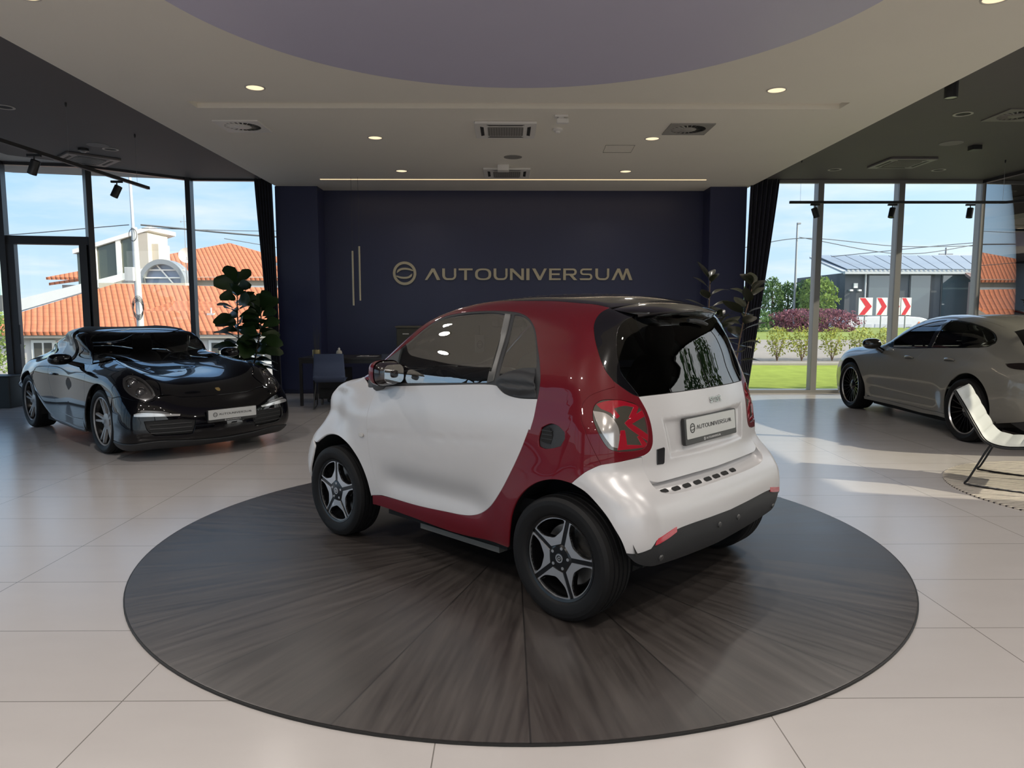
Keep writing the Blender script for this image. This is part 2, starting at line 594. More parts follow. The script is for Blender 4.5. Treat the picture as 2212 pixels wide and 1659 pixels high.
for y in (1.2, -1.8, -4.8):  # more added downlights overhead and behind the camera, fill light only
    for x in (-1.3, 1.4):
        downlight(x, y, ZS, 'added unseen downlight behind the disc, there to brighten the room')
# ---------------------------------------------------------------- car bodies: smooth skins cut into panels
def catmull(pts,n=12,closed=False):
    p=np.array(pts,float);m=len(p)
    out=[]
    for i in range(m if closed else m-1):
        a=p[(i-1)%m] if closed or i>0 else 2*p[0]-p[1]
        b=p[i];c=p[(i+1)%m]
        d=p[(i+2)%m] if closed or i+2<m else 2*p[-1]-p[-2]
        # centripetal-ish via uniform w/ tension by chord
        l0=max(np.linalg.norm(b-a),1e-6)**.5;l1=max(np.linalg.norm(c-b),1e-6)**.5;l2=max(np.linalg.norm(d-c),1e-6)**.5
        m1=(c-b)+l1*((b-a)/l0-(c-a)/(l0+l1));m2=(c-b)+l1*((d-c)/l2-(d-b)/(l1+l2))
        for k in range(n):
            t=k/n;out.append((2*t**3-3*t**2+1)*b+(t**3-2*t**2+t)*m1+(-2*t**3+3*t**2)*c+(t**3-t**2)*m2)
    if not closed: out.append(p[-1])
    return np.array(out)
def sdf_grid(poly,x0,x1,z0,z1,h=.01):
    xs=np.arange(x0,x1+h,h);zs=np.arange(z0,z1+h,h)
    X,Z=np.meshgrid(xs,zs,indexing='ij');P=np.stack([X.ravel(),Z.ravel()],1)
    a=poly;b=np.roll(poly,-1,0);best=np.full(len(P),1e9);ins=np.zeros(len(P),bool)
    for i in range(len(a)):
        e=b[i]-a[i];w=P-a[i];L=e@e
        if L<1e-14: continue
        t=np.clip((w@e)/L,0,1);d=w-t[:,None]*e;best=np.minimum(best,(d*d).sum(1))
        c=(a[i,1]<=P[:,1])!=(b[i,1]<=P[:,1])
        if abs(e[1])>1e-12: ins^=c&(P[:,0]<a[i,0]+(P[:,1]-a[i,1])/e[1]*e[0])
    d=np.sqrt(best);d[ins]*=-1
    return d.reshape(X.shape)
def bil(g,x0,z0,h,x,z):
    u=np.clip((x-x0)/h,0,g.shape[0]-1.001);v=np.clip((z-z0)/h,0,g.shape[1]-1.001)
    i=u.astype(int);j=v.astype(int);u=u-i;v=v-j
    return (g[i,j]*(1-u)+g[i+1,j]*u)*(1-v)+(g[i,j+1]*(1-u)+g[i+1,j+1]*u)*v
def spl(xs,ys):
    """smooth 1-D interpolation (PCHIP-like via catmull), returns f(x)"""
    c=catmull(np.stack([xs,ys],1),16);X=c[:,0];Y=c[:,1]
    o=np.argsort(X);X=X[o];Y=Y[o]
    return lambda x:np.interp(x,X,Y)
def sst(a,b,x):
    t=np.clip((x-a)/(b-a),0,1);return t*t*(3-2*t)
class Body:
    """A car body skin as the zero set of a smooth field: side profile crossed with a half-width map."""
    def __init__(s,prof,W,crown,R,cen,scale,pad=.6,h=.01):
        poly=catmull(prof,8,True)
        s.x0=poly[:,0].min()-pad;s.z0=poly[:,1].min()-pad;s.h=h
        s.g=sdf_grid(poly,s.x0,poly[:,0].max()+pad,s.z0,poly[:,1].max()+pad,h)
        s.W=W;s.crown=crown;s.R=R;s.cen=np.array(cen,float);s.sc=np.array(scale,float)
    def F(s,p):
        x,y,z=p[...,0],np.abs(p[...,1]),p[...,2]
        xx,zz=s.crown(x,y,z)
        f1=bil(s.g,s.x0,s.z0,s.h,xx,zz)
        f2=(y-s.W(x,z))
        R=s.R(x,z)
        a=np.maximum(f1+R,0);b=np.maximum(f2+R,0)
        return np.sqrt(a*a+b*b)+np.minimum(np.maximum(f1+R,f2+R),0)-R
    def N(s,p,e=.012):
        g=np.zeros(p.shape)
        for i in range(3):
            d=np.zeros(3);d[i]=e;g[...,i]=s.F(p+d)-s.F(p-d)
        return g/np.maximum(np.linalg.norm(g,axis=-1,keepdims=True),1e-9)
    def radial(s,d):
        """first hit from outside along direction d from centre"""
        d=d/np.linalg.norm(d,axis=-1,keepdims=True)
        r=np.full(d.shape[:-1],4.0)
        for _ in range(60):
            f=s.F(s.cen+d*r[...,None]);r=np.maximum(r-.7*f,.02)
        return s.cen+d*r[...,None]
    def march(s,o,d,t0=0.,n=160):
        d=d/np.linalg.norm(d,axis=-1,keepdims=True);t=np.full(d.shape[:-1],t0);mn=np.full(d.shape[:-1],1e9);tm=t.copy()
        for _ in range(n):
            f=s.F(o+d*t[...,None]);k=f<mn;mn=np.where(k,f,mn);tm=np.where(k,t,tm)
            t=t+np.where(mn<.0004,0,np.clip(.6*f,.0003,.5))
        return o+d*tm[...,None],mn
    # stereographic chart about the centre
    def chart(s,p):
        q=(p-s.cen)/s.sc;q=q/np.linalg.norm(q,axis=-1,keepdims=True)
        return np.stack([q[...,0],q[...,1]],-1)/(1+q[...,2])[...,None]
    def unchart(s,st):
        r2=(st**2).sum(-1);q=np.stack([2*st[...,0],2*st[...,1],1-r2],-1)/(1+r2)[...,None]
        return s.radial(q*s.sc)

def pip(poly_list, P):
    """even-odd test of points P (n,2) against closed loops"""
    ins = np.zeros(len(P), bool)
    for L in poly_list:
        a, b = L, np.roll(L, -1, 0)
        for i in range(len(a)):
            if a[i, 1] == b[i, 1]:
                continue
            c = (a[i, 1] <= P[:, 1]) != (b[i, 1] <= P[:, 1])
            ins ^= c & (P[:, 0] < a[i, 0] + (P[:, 1] - a[i, 1]) / (b[i, 1] - a[i, 1]) * (b[i, 0] - a[i, 0]))
    return ins
def edge_dist(poly_list, P):
    best = np.full(len(P), 1e9)
    for L in poly_list:
        a, b = L, np.roll(L, -1, 0)
        for i in range(len(a)):
            e = b[i] - a[i]
            q = e @ e
            if q < 1e-16:
                continue
            w = P - a[i]
            t = np.clip((w @ e) / q, 0, 1)
            d = w - t[:, None] * e
            best = np.minimum(best, (d * d).sum(1))
    return np.sqrt(best)
def runs(pts, sp, corner=38, closed=True):
    """Resample a traced loop: smooth between corners, spacing about sp."""
    p = np.array(pts, float)
    n = len(p)
    def turn(i):
        a, b = p[i] - p[i - 1], p[(i + 1) % n] - p[i]
        c = a @ b / max(np.linalg.norm(a) * np.linalg.norm(b), 1e-9)
        return math.degrees(math.acos(max(-1, min(1, c))))
    cor = [i for i in range(n) if turn(i) > corner]
    if not cor:
        c = catmull(p, 12, True)
        seqs = [np.concatenate([c, c[:1]])]
    else:
        seqs = []
        for k, i in enumerate(cor):
            j = cor[(k + 1) % len(cor)]
            idx = [i]
            q = i
            while True:
                q = (q + 1) % n
                idx.append(q)
                if q == j:
                    break
            seqs.append(catmull(p[idx], 12) if len(idx) > 2 else p[idx])
    out = []
    for s in seqs:
        d = np.concatenate([[0], np.cumsum(np.linalg.norm(np.diff(s, axis=0), axis=1))])
        m = max(1, int(round(d[-1] / sp)))
        t = np.linspace(0, d[-1], m + 1)[:-1]
        out.append(np.stack([np.interp(t, d, s[:, k]) for k in range(s.shape[1])], 1))
    return np.concatenate(out)
def cdt(loops, interior):
    V, E = [], []
    for L in loops:
        b = len(V)
        V += [tuple(x) for x in L]
        E += [(b + i, b + (i + 1) % len(L)) for i in range(len(L))]
    V += [tuple(x) for x in interior]
    r = delaunay_2d_cdt([Vector(v) for v in V], E, [], 0, 1e-7)
    vo = np.array([tuple(v) for v in r[0]])
    tr = np.array([f for f in r[2] if len(f) == 3], int)
    c = vo[tr].mean(1)
    return vo, tr[pip(loops, c)], r[3]
def slab(outer, holes, z0, z1, M=None, mb=None):
    """A flat plate with holes, z0 (back) to z1 (front)."""
    mb = mb or MB()
    loops = [np.array(outer, float)] + [np.array(h, float) for h in holes]
    vo, tr, _ = cdt(loops, [])
    def tri(z, rev):
        vs = [(x, y, z) for x, y in vo]
        fs = []
        for t in tr:
            a, b, c = vo[t[0]], vo[t[1]], vo[t[2]]
            ccw = (b[0] - a[0]) * (c[1] - a[1]) - (b[1] - a[1]) * (c[0] - a[0]) > 0
            fs.append(tuple(t) if ccw != rev else tuple(t[::-1]))
        mb.add([tuple(M @ Vector(v)) for v in vs] if M is not None else vs, fs)
    tri(z1, False)
    tri(z0, True)
    for k, L in enumerate(loops):
        ar = sum(L[i][0] * L[(i + 1) % len(L)][1] - L[(i + 1) % len(L)][0] * L[i][1] for i in range(len(L)))
        if (ar < 0) != (k > 0):
            L = L[::-1]
        n = len(L)
        vs = [(x, y, z0) for x, y in L] + [(x, y, z1) for x, y in L]
        mb.add([tuple(M @ Vector(v)) for v in vs] if M is not None else vs, [(i, (i + 1) % n, n + (i + 1) % n, n + i) for i in range(n)])
    return mb
def mesh_from(name, V, F, LN=None):
    me = bpy.data.meshes.new(name)
    me.from_pydata([tuple(v) for v in V], [], [tuple(f) for f in F])
    me.polygons.foreach_set('use_smooth', [True] * len(me.polygons))
    me.update()
    if LN is not None:
        me.normals_split_custom_set([tuple(LN[i]) for f in F for i in f])
    return me
def panel(body, loops, name, m, parent, step=.026, off=0., gap=.0018, depth=.012, mirror='both', lift=None, label=None, corner=38, mm=True):
    """Cut a panel out of a body skin. loops[0] is the outline, the rest holes; points in car space.
    mirror: 'both' two objects, 'sym' one object whose outline lies on y>=0 and touches the centre plane, 'one' only as given."""
    L3 = []
    for k, L in enumerate(loops):
        p = np.array(L, float) * (.001 if mm else 1.)
        r = runs(p, step * .6, corner)
        r = body.unchart(body.chart(r))
        if mirror == 'sym':
            z = np.abs(r[:, 1]) < .004
            r[z, 1] = 0
        else:
            z = np.zeros(len(r), bool)
        c2 = body.chart(r)
        ar = (c2[:, 0] * np.roll(c2[:, 1], -1) - np.roll(c2[:, 0], -1) * c2[:, 1]).sum()
        if (ar < 0) != (k > 0):
            r, z = r[::-1], z[::-1]
        T = np.roll(r, -1, 0) - np.roll(r, 1, 0)
        T /= np.maximum(np.linalg.norm(T, axis=1, keepdims=True), 1e-9)
        N = body.N(r)
        O = np.cross(T, N)
        O /= np.maximum(np.linalg.norm(O, axis=1, keepdims=True), 1e-9)
        # make sure O points out of the outline (chart keeps or flips handedness)
        test = pip([body.chart(r)], body.chart(r + O * .004))
        if (test.mean() > .5) != (k > 0):
            O = -O
        if mirror == 'sym':
            O[z, 1] = 0
        if gap:
            q = r - O * gap
            q[z, 1] = 0
            r = body.unchart(body.chart(q))
            r[z, 1] = 0
        L3.append((r, z, O))
    C2 = [body.chart(r) for r, z, O in L3]
    ctr = C2[0].mean(0)
    # interior points on a triangular lattice, spacing matched to the local scale of the chart
    lo, hi = C2[0].min(0), C2[0].max(0)
    pa = body.unchart(ctr[None]); pb = body.unchart(ctr[None] + np.array([[.01, 0]])); pc = body.unchart(ctr[None] + np.array([[0, .01]]))
    sx = max(np.linalg.norm(pb - pa) / .01, .2); sy = max(np.linalg.norm(pc - pa) / .01, .2)
    hx, hy = step / sx, step / sy * .87
    xs = np.arange(lo[0] + hx / 2, hi[0], hx); ys = np.arange(lo[1] + hy / 2, hi[1], hy)
    G = np.array([(x + (hx / 2 if j % 2 else 0), y) for j, y in enumerate(ys) for x in xs]) if len(xs) and len(ys) else np.zeros((0, 2))
    if len(G):
        G = G[pip(C2, G)]
        if len(G):
            sc = np.array([1 / hx, 1 / hy])
            G = G[edge_dist([c * sc for c in C2], G * sc) > .45]
    vo, tr, _ = cdt(C2, G)
    V = body.unchart(vo)
    nb = sum(len(c) for c in C2)
    flat = np.concatenate([r for r, z, O in L3])
    if len(V) >= nb:
        d = np.abs(vo[:nb] - np.concatenate(C2)).max()
        if d < 1e-5:
            V[:nb] = flat
    N = body.N(V)
    if mirror == 'sym':
        zc = np.abs(V[:, 1]) < 1e-5
        N[zc, 1] = 0
    fn = np.cross(V[tr[:, 1]] - V[tr[:, 0]], V[tr[:, 2]] - V[tr[:, 0]])
    fl = (fn * N[tr].mean(1)).sum(1) < 0
    tr[fl] = tr[fl][:, ::-1]
    D = np.full(len(V), off)
    if lift is not None:
        D = D + lift(V)
    P = V + N * D[:, None]
    LN = N.copy()
    if lift is not None:
        fn = np.cross(P[tr[:, 1]] - P[tr[:, 0]], P[tr[:, 2]] - P[tr[:, 0]])
        acc = np.zeros_like(P)
        for k in range(3):
            np.add.at(acc, tr[:, k], fn)
        nl = np.linalg.norm(acc, axis=1, keepdims=True)
        LN = np.where(nl > 1e-12, acc / np.maximum(nl, 1e-12), N)
        dz = np.abs(lift(V)) < 1e-6
        LN[dz] = N[dz]
        if mirror == 'sym':
            LN[zc, 1] = 0
            LN /= np.linalg.norm(LN, axis=1, keepdims=True)
    VV, NN, FF = [P], [LN], [tuple(t) for t in tr]
    base = len(P)
    if depth:
        b0 = 0
        for r, z, O in L3:
            n = len(r)
            A = P[b0:b0 + n]; NA = LN[b0:b0 + n]
            q1 = A - NA * .0022 + O * .0014
            q2 = A - NA * depth + O * .0016
            VV += [A, q1, q2]
            nm = NA + O
            NN += [NA, nm / np.linalg.norm(nm, axis=1, keepdims=True), O]
            for i in range(n):
                j = (i + 1) % n
                if z[i] and z[j]:
                    continue
                for k in range(2):
                    a, b = base + k * n, base + (k + 1) * n
                    f = (a + i, b + i, b + j, a + j)
                    FF.append(f)
            base += 3 * n
            b0 += n
    VV = np.concatenate(VV); NN = np.concatenate(NN)
    # face winding agrees with the stored normals
    F2 = []
    for f in FF:
        p = VV[list(f)]
        nf = np.cross(p[1] - p[0], p[2] - p[0]) if len(f) == 3 else np.cross(p[2] - p[0], p[3] - p[1])
        F2.append(f if nf @ NN[list(f)].mean(0) >= 0 else f[::-1])
    mV = VV * np.array([1, -1, 1]); mN = NN * np.array([1, -1, 1])
    res = []
    if mirror == 'sym':
        n = len(VV)
        # weld along the centre plane
        idx = np.arange(n) + n
        c = np.abs(VV[:, 1]) < 1e-6
        idx[c] = np.where(c)[0]
        V3 = np.concatenate([VV, mV]); N3 = np.concatenate([NN, mN])
        F3 = F2 + [tuple(idx[i] for i in f[::-1]) for f in F2]
        res.append(link(name, mesh_from(name, V3, F3, N3), m, parent))
    else:
        res.append(link(name, mesh_from(name, VV, F2, NN), m, parent))
        if mirror == 'both':
            res.append(link(name, mesh_from(name, mV, [f[::-1] for f in F2], mN), m, parent))
    if label:
        for o in res:
            o['label'] = label
    return res if mirror == 'both' else res[0]
def arc(cx, cy, r, a0, a1, n):
    return [(cx + r * math.cos(a0 + (a1 - a0) * i / n), cy + r * math.sin(a0 + (a1 - a0) * i / n)) for i in range(n + 1)]
def rrect(w, h, r, n=5, cx=0, cy=0):
    o = []
    for sx, sy, a in ((1, 1, 0), (-1, 1, PI / 2), (-1, -1, PI), (1, -1, 1.5 * PI)):
        o += arc(cx + sx * (w / 2 - r), cy + sy * (h / 2 - r), r, a, a + PI / 2, n)
    return o
# wheels: local frame x forward, z up, +Y = outer face
M_TYRE = mat('tyre_rubber', (.0065, .0065, .007), .6, var=.15, vs=30, spec=.22)
M_RIMB = mat('gloss_black_alloy', (.004, .004, .0045), .22, spec=.45)
M_RIMS = mat('machined_alloy', (.55, .55, .56), .28, metal=.85, var=.03)
M_DISC = mat('brake_disc_steel', (.24, .23, .22), .35, metal=.8)
M_LINER = mat('arch_liner_felt', (.008, .008, .008), .9)
def tyre_mb(R, rim, w):
    h = w / 2
    p = [(rim - .006, -h * .80), (rim + .006, -h * .90), ((R + rim) / 2, -h * 1.0), (R - .022, -h * .97), (R - .006, -h * .84)]
    g = h * .84
    for c in (-.50, -.16, .16, .50):
        gc = c * g * 1.25
        p += [(R, gc - .006), (R - .007, gc - .004), (R - .007, gc + .004), (R, gc + .006)]
    p += [(R - .006, h * .84), (R - .022, h * .97), ((R + rim) / 2 + .006, h * 1.0), ((R + rim) / 2, h * 1.005), (rim + .012, h * .93), (rim + .006, h * .90), (rim - .006, h * .80), (rim - .012, h * .70)]
    b = MB()
    return b.lathe(p, 72, Matrix.Rotation(-PI / 2, 4, 'X'))
WM = Matrix.Rotation(-PI / 2, 4, 'X')      # local z -> +y (outer), so a face drawn in x/y stands upright
def face_m(y):
    # 2-D face coords (x forward, z up) at depth y, front towards +y
    return Matrix(((1, 0, 0, 0), (0, 0, 1, y), (0, 1, 0, 0), (0, 0, 0, 1)))
def wheel(parent, pos, side, R, rim, w, style, rot=0., sc=1.):
    """One wheel as a part: the alloy rim, with tyre, disc and cap as its sub-parts."""
    h = w / 2
    FM = face_m(0)
    b = MB()
    b.lathe([(rim - .004, h * .84), (rim - .016, h * .80), (rim - .022, h * .3), (rim - .05, -h * .3), (rim - .03, -h * .8), (rim - .004, -h * .84)], 60, WM)
    silver = MB()
    if style == 'five':
        ro = rim - .014
        outer = arc(0, 0, rim - .006, 0, 2 * PI, 60)[:-1]
        holes = []
        gp = .0115                                   # half the black channel between two bright frames
        for k in range(5):
            a = rot + 2 * PI * k / 5
            P = lambda r, t: (r * math.cos(a + t), r * math.sin(a + t))
            hw = lambda r, g: PI / 5 - math.asin(min(.95, g / r))
            # opening: curved base along the rim, sides parallel to the channel, rounded point near the hub
            c0, g2 = ro - .0075, gp + .0068
            ri_ = np.array([c0 - .004, .172, .155, .140, .128, .117, .108, .101])
            k_ = np.array([.985, 1, 1, .97, .88, .72, .50, .26])
            sd_ = [(r_, hw(r_, g2) * q_) for r_, q_ in zip(ri_, k_)]
            b0 = hw(c0, g2) - .05
            loop = [P(c0, t) for t in np.linspace(-b0, b0, 12)]
            loop += [P(r_, q_) for r_, q_ in sd_] + [P(.0985, 0)] + [P(r_, -q_) for r_, q_ in sd_[::-1]]
            loop = catmull(np.array(loop), 3, True)
            holes.append([tuple(q) for q in loop])
            frame = [P(ro, t) for t in np.linspace(-hw(ro, gp), hw(ro, gp), 14)]
            rr = np.linspace(ro, .070, 8)[1:]
            frame += [P(r, hw(r, gp)) for r in rr]
            frame += [P(r, -hw(r, gp)) for r in rr[::-1]]
            slab(frame, [holes[-1]], h * .60, h * .735, FM, silver)
        slab(outer, holes, h * .30, h * .70, FM, b)
        b.lathe([(.001, h * .78), (.055, h * .77), (.066, h * .70)], 32, WM)
        for k in range(5):
            a = rot + PI / 5 + 2 * PI * k / 5
            silver.lathe([(.001, h * .79), (.0075, h * .79), (.0085, h * .72)], 8, Matrix.Translation((.049 * math.cos(a), 0, .049 * math.sin(a))) @ WM)
    else:
        n, tw, cw = {'twin': (5, .15, .024), 'web': (10, .105, .013)}[style]
        sp = silver if style == 'twin' else b
        for k in range(n):
            a = rot + 2 * PI * k / n
            for s in (-1, 1):
                q0 = Vector((.05 * math.cos(a + s * .2), h * .55, .05 * math.sin(a + s * .2)))
                q1 = Vector(((rim - .012) * math.cos(a + s * tw * (1 if style == 'twin' else 1.6)), h * .74, (rim - .012) * math.sin(a + s * tw * (1 if style == 'twin' else 1.6))))
                d = (q1 - q0).normalized()
                t = d.cross(Vector((0, 1, 0))).normalized() * cw / 2
                dn = Vector((0, -.028, 0))
                vs = []
                for q, f in ((q0, 1.15), (q1, .8)):
                    vs += [q - t * f, q + t * f, q + t * f * 1.2 + dn, q - t * f * 1.2 + dn]
                sp.add(vs, [(0, 1, 5, 4), (1, 2, 6, 5), (3, 0, 4, 7), (2, 3, 7, 6), (0, 3, 2, 1), (4, 5, 6, 7)])
        sp.lathe([(.001, h * .66), (.05, h * .66), (.085, h * .56), (.085, h * .35)], 32, WM)
        silver.lathe([(rim - .002, h * .86), (rim - .010, h * .90), (rim - .018, h * .80)], 60, WM)
    M4 = Matrix.Translation(pos)
    o = b.build('wheel', M_RIMB, parent, sm=30, fix=True)
    o.location = pos
    o.rotation_euler = (0, 0, 0 if side > 0 else PI)
    if silver.v:
        silver.build('rim_face', M_RIMS if style != 'twin' else mat('grey_alloy', (.30, .30, .305), .35, metal=.3), o, sm=30, fix=True)
    tyre_mb(R, rim, w).build('tyre', M_TYRE, o, sm=25, fix=True)
    d = MB().lathe([(.06, -.01), (rim * .70, -.01), (rim * .72, -.02), (rim * .70, -.032), (.06, -.032)], 48, WM)
    for k in range(24):
        a = 2 * PI * k / 24
        d.lathe([(.001, -.0085), (.005, -.0085)], 6, Matrix.Translation((rim * .55 * math.cos(a), 0, rim * .55 * math.sin(a))) @ WM)
    d.build('brake_disc', M_DISC, o, sm=30, fix=True)
    c = MB().lathe([(.001, h * .80), (.020, h * .80), (.024, h * .785)], 24, WM)
    c.build('hub_cap', M_RIMB, o, sm=30, fix=True)
    c = MB().lathe([(.021, h * .79), (.021, h * .815), (.015, h * .815), (.015, h * .79)], 24, WM)
    c.lathe([(.009, h * .79), (.009, h * .815), (.005, h * .815), (.005, h * .79)], 20, WM)
    c.build('hub_emblem', M_RIMS, o, sm=30, fix=True)
    return o
def seat_shape(parent, x, y, z, m, w=.46, h=.62, rec=.22, name='seat'):
    """bucket seat facing +x: cushion, backrest and headrest in one part with sub-parts"""
    b = MB()
    def cush(u, v):
        a = 2 * PI * u
        t = v * PI
        return (x + .25 * math.copysign(abs(math.cos(t)) ** .5, -math.cos(t)), y + w / 2 * math.copysign(abs(math.cos(a)) ** .5, math.cos(a)) * max(math.sin(t), .001) ** .4, z + .075 * math.copysign(abs(math.sin(a)) ** .6, math.sin(a)) * max(math.sin(t), .001) ** .4)
    b.grid(cush, 20, 10, True)
    s = b.build(name, m, parent, sm=60)
    b = MB()
    def back(u, v):
        a = 2 * PI * u
        t = v * PI
        hh = h / 2 * -math.copysign(abs(math.cos(t)) ** .6, math.cos(t))
        rr = max(math.sin(t), .001) ** .35
        return (x - .27 - rec * (hh / h + .5) + .07 * math.copysign(abs(math.sin(a)) ** .7, math.sin(a)) * rr, y + w / 2 * (1 - .18 * (hh / h + .5)) * math.copysign(abs(math.cos(a)) ** .5, math.cos(a)) * rr, z + .05 + h / 2 + hh)
    b.grid(back, 20, 12, True)
    b.build('backrest', m, s, sm=60)
    b = MB()
    def head(u, v):
        a = 2 * PI * u
        t = v * PI
        return (x - .29 - rec + .05 * math.sin(a) * math.sin(t) ** .4, y + .13 * math.copysign(abs(math.cos(a)) ** .5, math.cos(a)) * max(math.sin(t), .001) ** .4, z + h + .13 - .10 * math.cos(t))
    b.grid(head, 16, 8, True)
    b.build('headrest', m, s, sm=60)
    return s
def steering(parent, x, y, z, r, m, tiltx=.45):
    M = Matrix.Translation((x, y, z)) @ Matrix.Rotation(-PI / 2 + tiltx, 4, 'Y')
    b = MB()
    b.tube([M @ Vector((r * math.cos(a), r * math.sin(a), 0)) for a in np.linspace(0, 2 * PI, 33)[:-1]], .015, 8, closed=True)
    for a in (0.1, PI - .1, -PI / 2):
        b.tube([M @ Vector((.03 * math.cos(a), .03 * math.sin(a), -.015)), M @ Vector((r * math.cos(a), r * math.sin(a), 0))], .014, 6)
    b.lathe([(.001, .01), (.05, .008), (.065, -.02)], 20, M)
    return b.build('steering_wheel', m, parent, sm=40)
def logo_ring(mb, cx, cy, r, M, z0, z1):
    """the ring mark with two crescents: circle, upper and lower swash"""
    slab(arc(cx, cy, r, 0, 2 * PI, 40)[:-1], [arc(cx, cy, r * .78, 0, 2 * PI, 40)[:-1]], z0, z1, M, mb)
    for s in (1, -1):
        up = [(cx + s * x * r, cy + s * y * r) for x, y in ((-.66, .02), (-.60, .26), (-.35, .42), (0, .47), (.40, .42), (.76, .26))]
        lo = [(cx + s * x * r, cy + s * y * r) for x, y in ((.70, .18), (.35, .27), (0, .30), (-.32, .25), (-.50, .12))]
        c = np.concatenate([catmull(np.array(up), 4), catmull(np.array(lo), 4)])
        slab([tuple(q) for q in c], [], z0, z1, M, mb)
    return mb
# letters of the wide sans wordmark, unit cap height; strokes laid out as plates
def wordmark(mb, M, x, y, h, z0, z1, wide=1.0):
    t = .20
    W = {}
    def poly(*loops):
        return loops
    def o_loop(w):
        out = [(w / 2 + w / 2 * math.copysign(abs(math.cos(a)) ** .75, math.cos(a)), .5 + .5 * math.copysign(abs(math.sin(a)) ** .75, math.sin(a))) for a in np.linspace(0, 2 * PI, 37)[:-1]]
        inn = [(w / 2 + (w / 2 - .24) * math.copysign(abs(math.cos(a)) ** .75, math.cos(a)), .5 + .36 * math.copysign(abs(math.sin(a)) ** .75, math.sin(a))) for a in np.linspace(0, 2 * PI, 37)[:-1]]
        return [(out, [inn])]
    def u_shape(w):
        o = [(0, 1), (0, .38)] + arc(.42, .42, .42, PI, 1.5 * PI, 6)[1:] + arc(w - .42, .42, .42, 1.5 * PI, 2 * PI, 6) + [(w, 1), (w - .2, 1), (w - .2, .40)] + arc(w - .42, .40, .24, 0, -PI / 2, 5) + arc(.48, .40, .24, -PI / 2, -PI, 5) + [(.24, 1)]
        return [(o, [])]
    G = {
        'A': (1.35, [([(0, 0), (.62, 1), (.88, 1), (1.38, 0), (1.08, 0), (.74, .72), (.22, 0)], [])]),
        'U': (1.25, u_shape(1.25)),
        'T': (1.25, [([(0, 1), (0, .84), (.50, .84), (.50, 0), (.74, 0), (.74, .84), (1.25, .84), (1.25, 1)], [])]),
        'O': (1.45, o_loop(1.45)),
        'N': (1.25, [([(0, 0), (0, 1), (.26, 1), (1.02, .28), (1.02, 1), (1.25, 1), (1.25, 0), (1.0, 0), (.23, .72), (.23, 0)], [])]),
        'I': (.30, [([(0, 0), (0, 1), (.28, 1), (.28, 0)], [])]),
        'V': (1.3, [([(0, 1), (.28, 1), (.70, .28), (1.08, 1), (1.32, 1), (.80, 0), (.56, 0)], [])]),
        'E': (1.05, [([(0, 0), (0, 1), (1.05, 1), (1.05, .85), (.24, .85), (.24, .58), (.95, .58), (.95, .43), (.24, .43), (.24, .15), (1.05, .15), (1.05, 0)], [])]),
        'R': (1.25, [([(0, 0), (0, 1), (.90, 1)] + arc(.92, .70, .30, PI / 2, -PI / 2, 8) + [(.88, .40), (1.27, 0), (.95, 0), (.58, .40), (.24, .40), (.24, 0)], [[(.24, .85), (.24, .55), (.86, .55)] + arc(.87, .70, .15, -PI / 2, PI / 2, 6)])]),
        'S': (1.2, [([(1.12, 1), (.35, 1)] + arc(.33, .72, .28, PI / 2, 1.5 * PI, 8) + [(.82, .43)] + arc(.84, .29, .14, PI / 2, -PI / 2, 6) + [(0, .15), (.06, 0), (.86, 0)] + arc(.88, .28, .28, -PI / 2, PI / 2, 8) + [(.38, .57)] + arc(.36, .71, .14, -PI / 2, -1.5 * PI, 6) + [(1.08, .85)], [])]),
        'M': (1.85, [([(0, 0), (.50, 1), (.74, 1), (1.02, .34), (1.24, 1), (1.48, 1), (1.88, 0), (1.60, 0), (1.34, .66), (1.12, 0), (.90, 0), (.60, .70), (.24, 0)], [])]),
    }
    adv = 0
    for ch in 'AUTOUNIVERSUM':
        w, ps = G[ch]
        for o, hs in ps:
            f = lambda L: [(x + (adv + px) * h * wide, y + py * h) for px, py in L]
            slab(f(o), [f(q) for q in hs], z0, z1, M, mb)
        adv += w + .22
    return adv * h * wide
WORD_W = 1.35 + 1.25 + 1.25 + 1.45 + 1.25 + 1.25 + .30 + 1.3 + 1.05 + 1.25 + 1.2 + 1.25 + 1.85 + .22 * 12
# ---------------------------------------------------------------- the small two-tone car on the turntable
PROF = [(-.30,.22),(-.375,.29),(-.415,.38),(-.42,.48),(-.405,.56),(-.37,.62),(-.345,.70),(-.335,.82),(-.32,.95),(-.295,1.05),(-.245,1.2),(-.18,1.38),(-.12,1.475),(0,1.53),(.35,1.56),(.7,1.552),(1.0,1.515),(1.25,1.435),(1.5,1.28),(1.78,1.07),(1.88,1.01),(2.03,.975),(2.17,.90),(2.26,.80),(2.305,.66),(2.325,.5),(2.31,.36),(2.24,.24),(2.1,.20),(1.0,.19),(-.1,.19)]
PROF0 = [(-.20,.35),(-.30,.45),(-.34,.55),(-.345,.62)] + PROF[7:]
Wz=spl([.1,.2,.3,.4,.5,.6,.7,.8,.9,1.0,1.1,1.2,1.3,1.4,1.5,1.6],[.70,.745,.765,.775,.783,.792,.80,.803,.795,.774,.747,.706,.660,.615,.57,.52])
SK = dict(kl=.0506,kg=.1929,kh=.1892,rr=.0875,kf=.108,kfg=.4827,ft=.0859,ftw=.1758,rf=.1003,zc=.1427,dz=-.0193,dw=-.0467,wr=.0412,dxr=-.0159,dxb=-.0366,dxf=.0139,wb=-.021,f3=.0311,f5=.0454,f6=.0262,f7=-.0452,f8=-.0926,f9=-.0467,f10=.0628,p5=.0353,p6=.0152,p7=-.0258,p8=-.0429,p9=.0183,p10=.0087,hz=.0457)
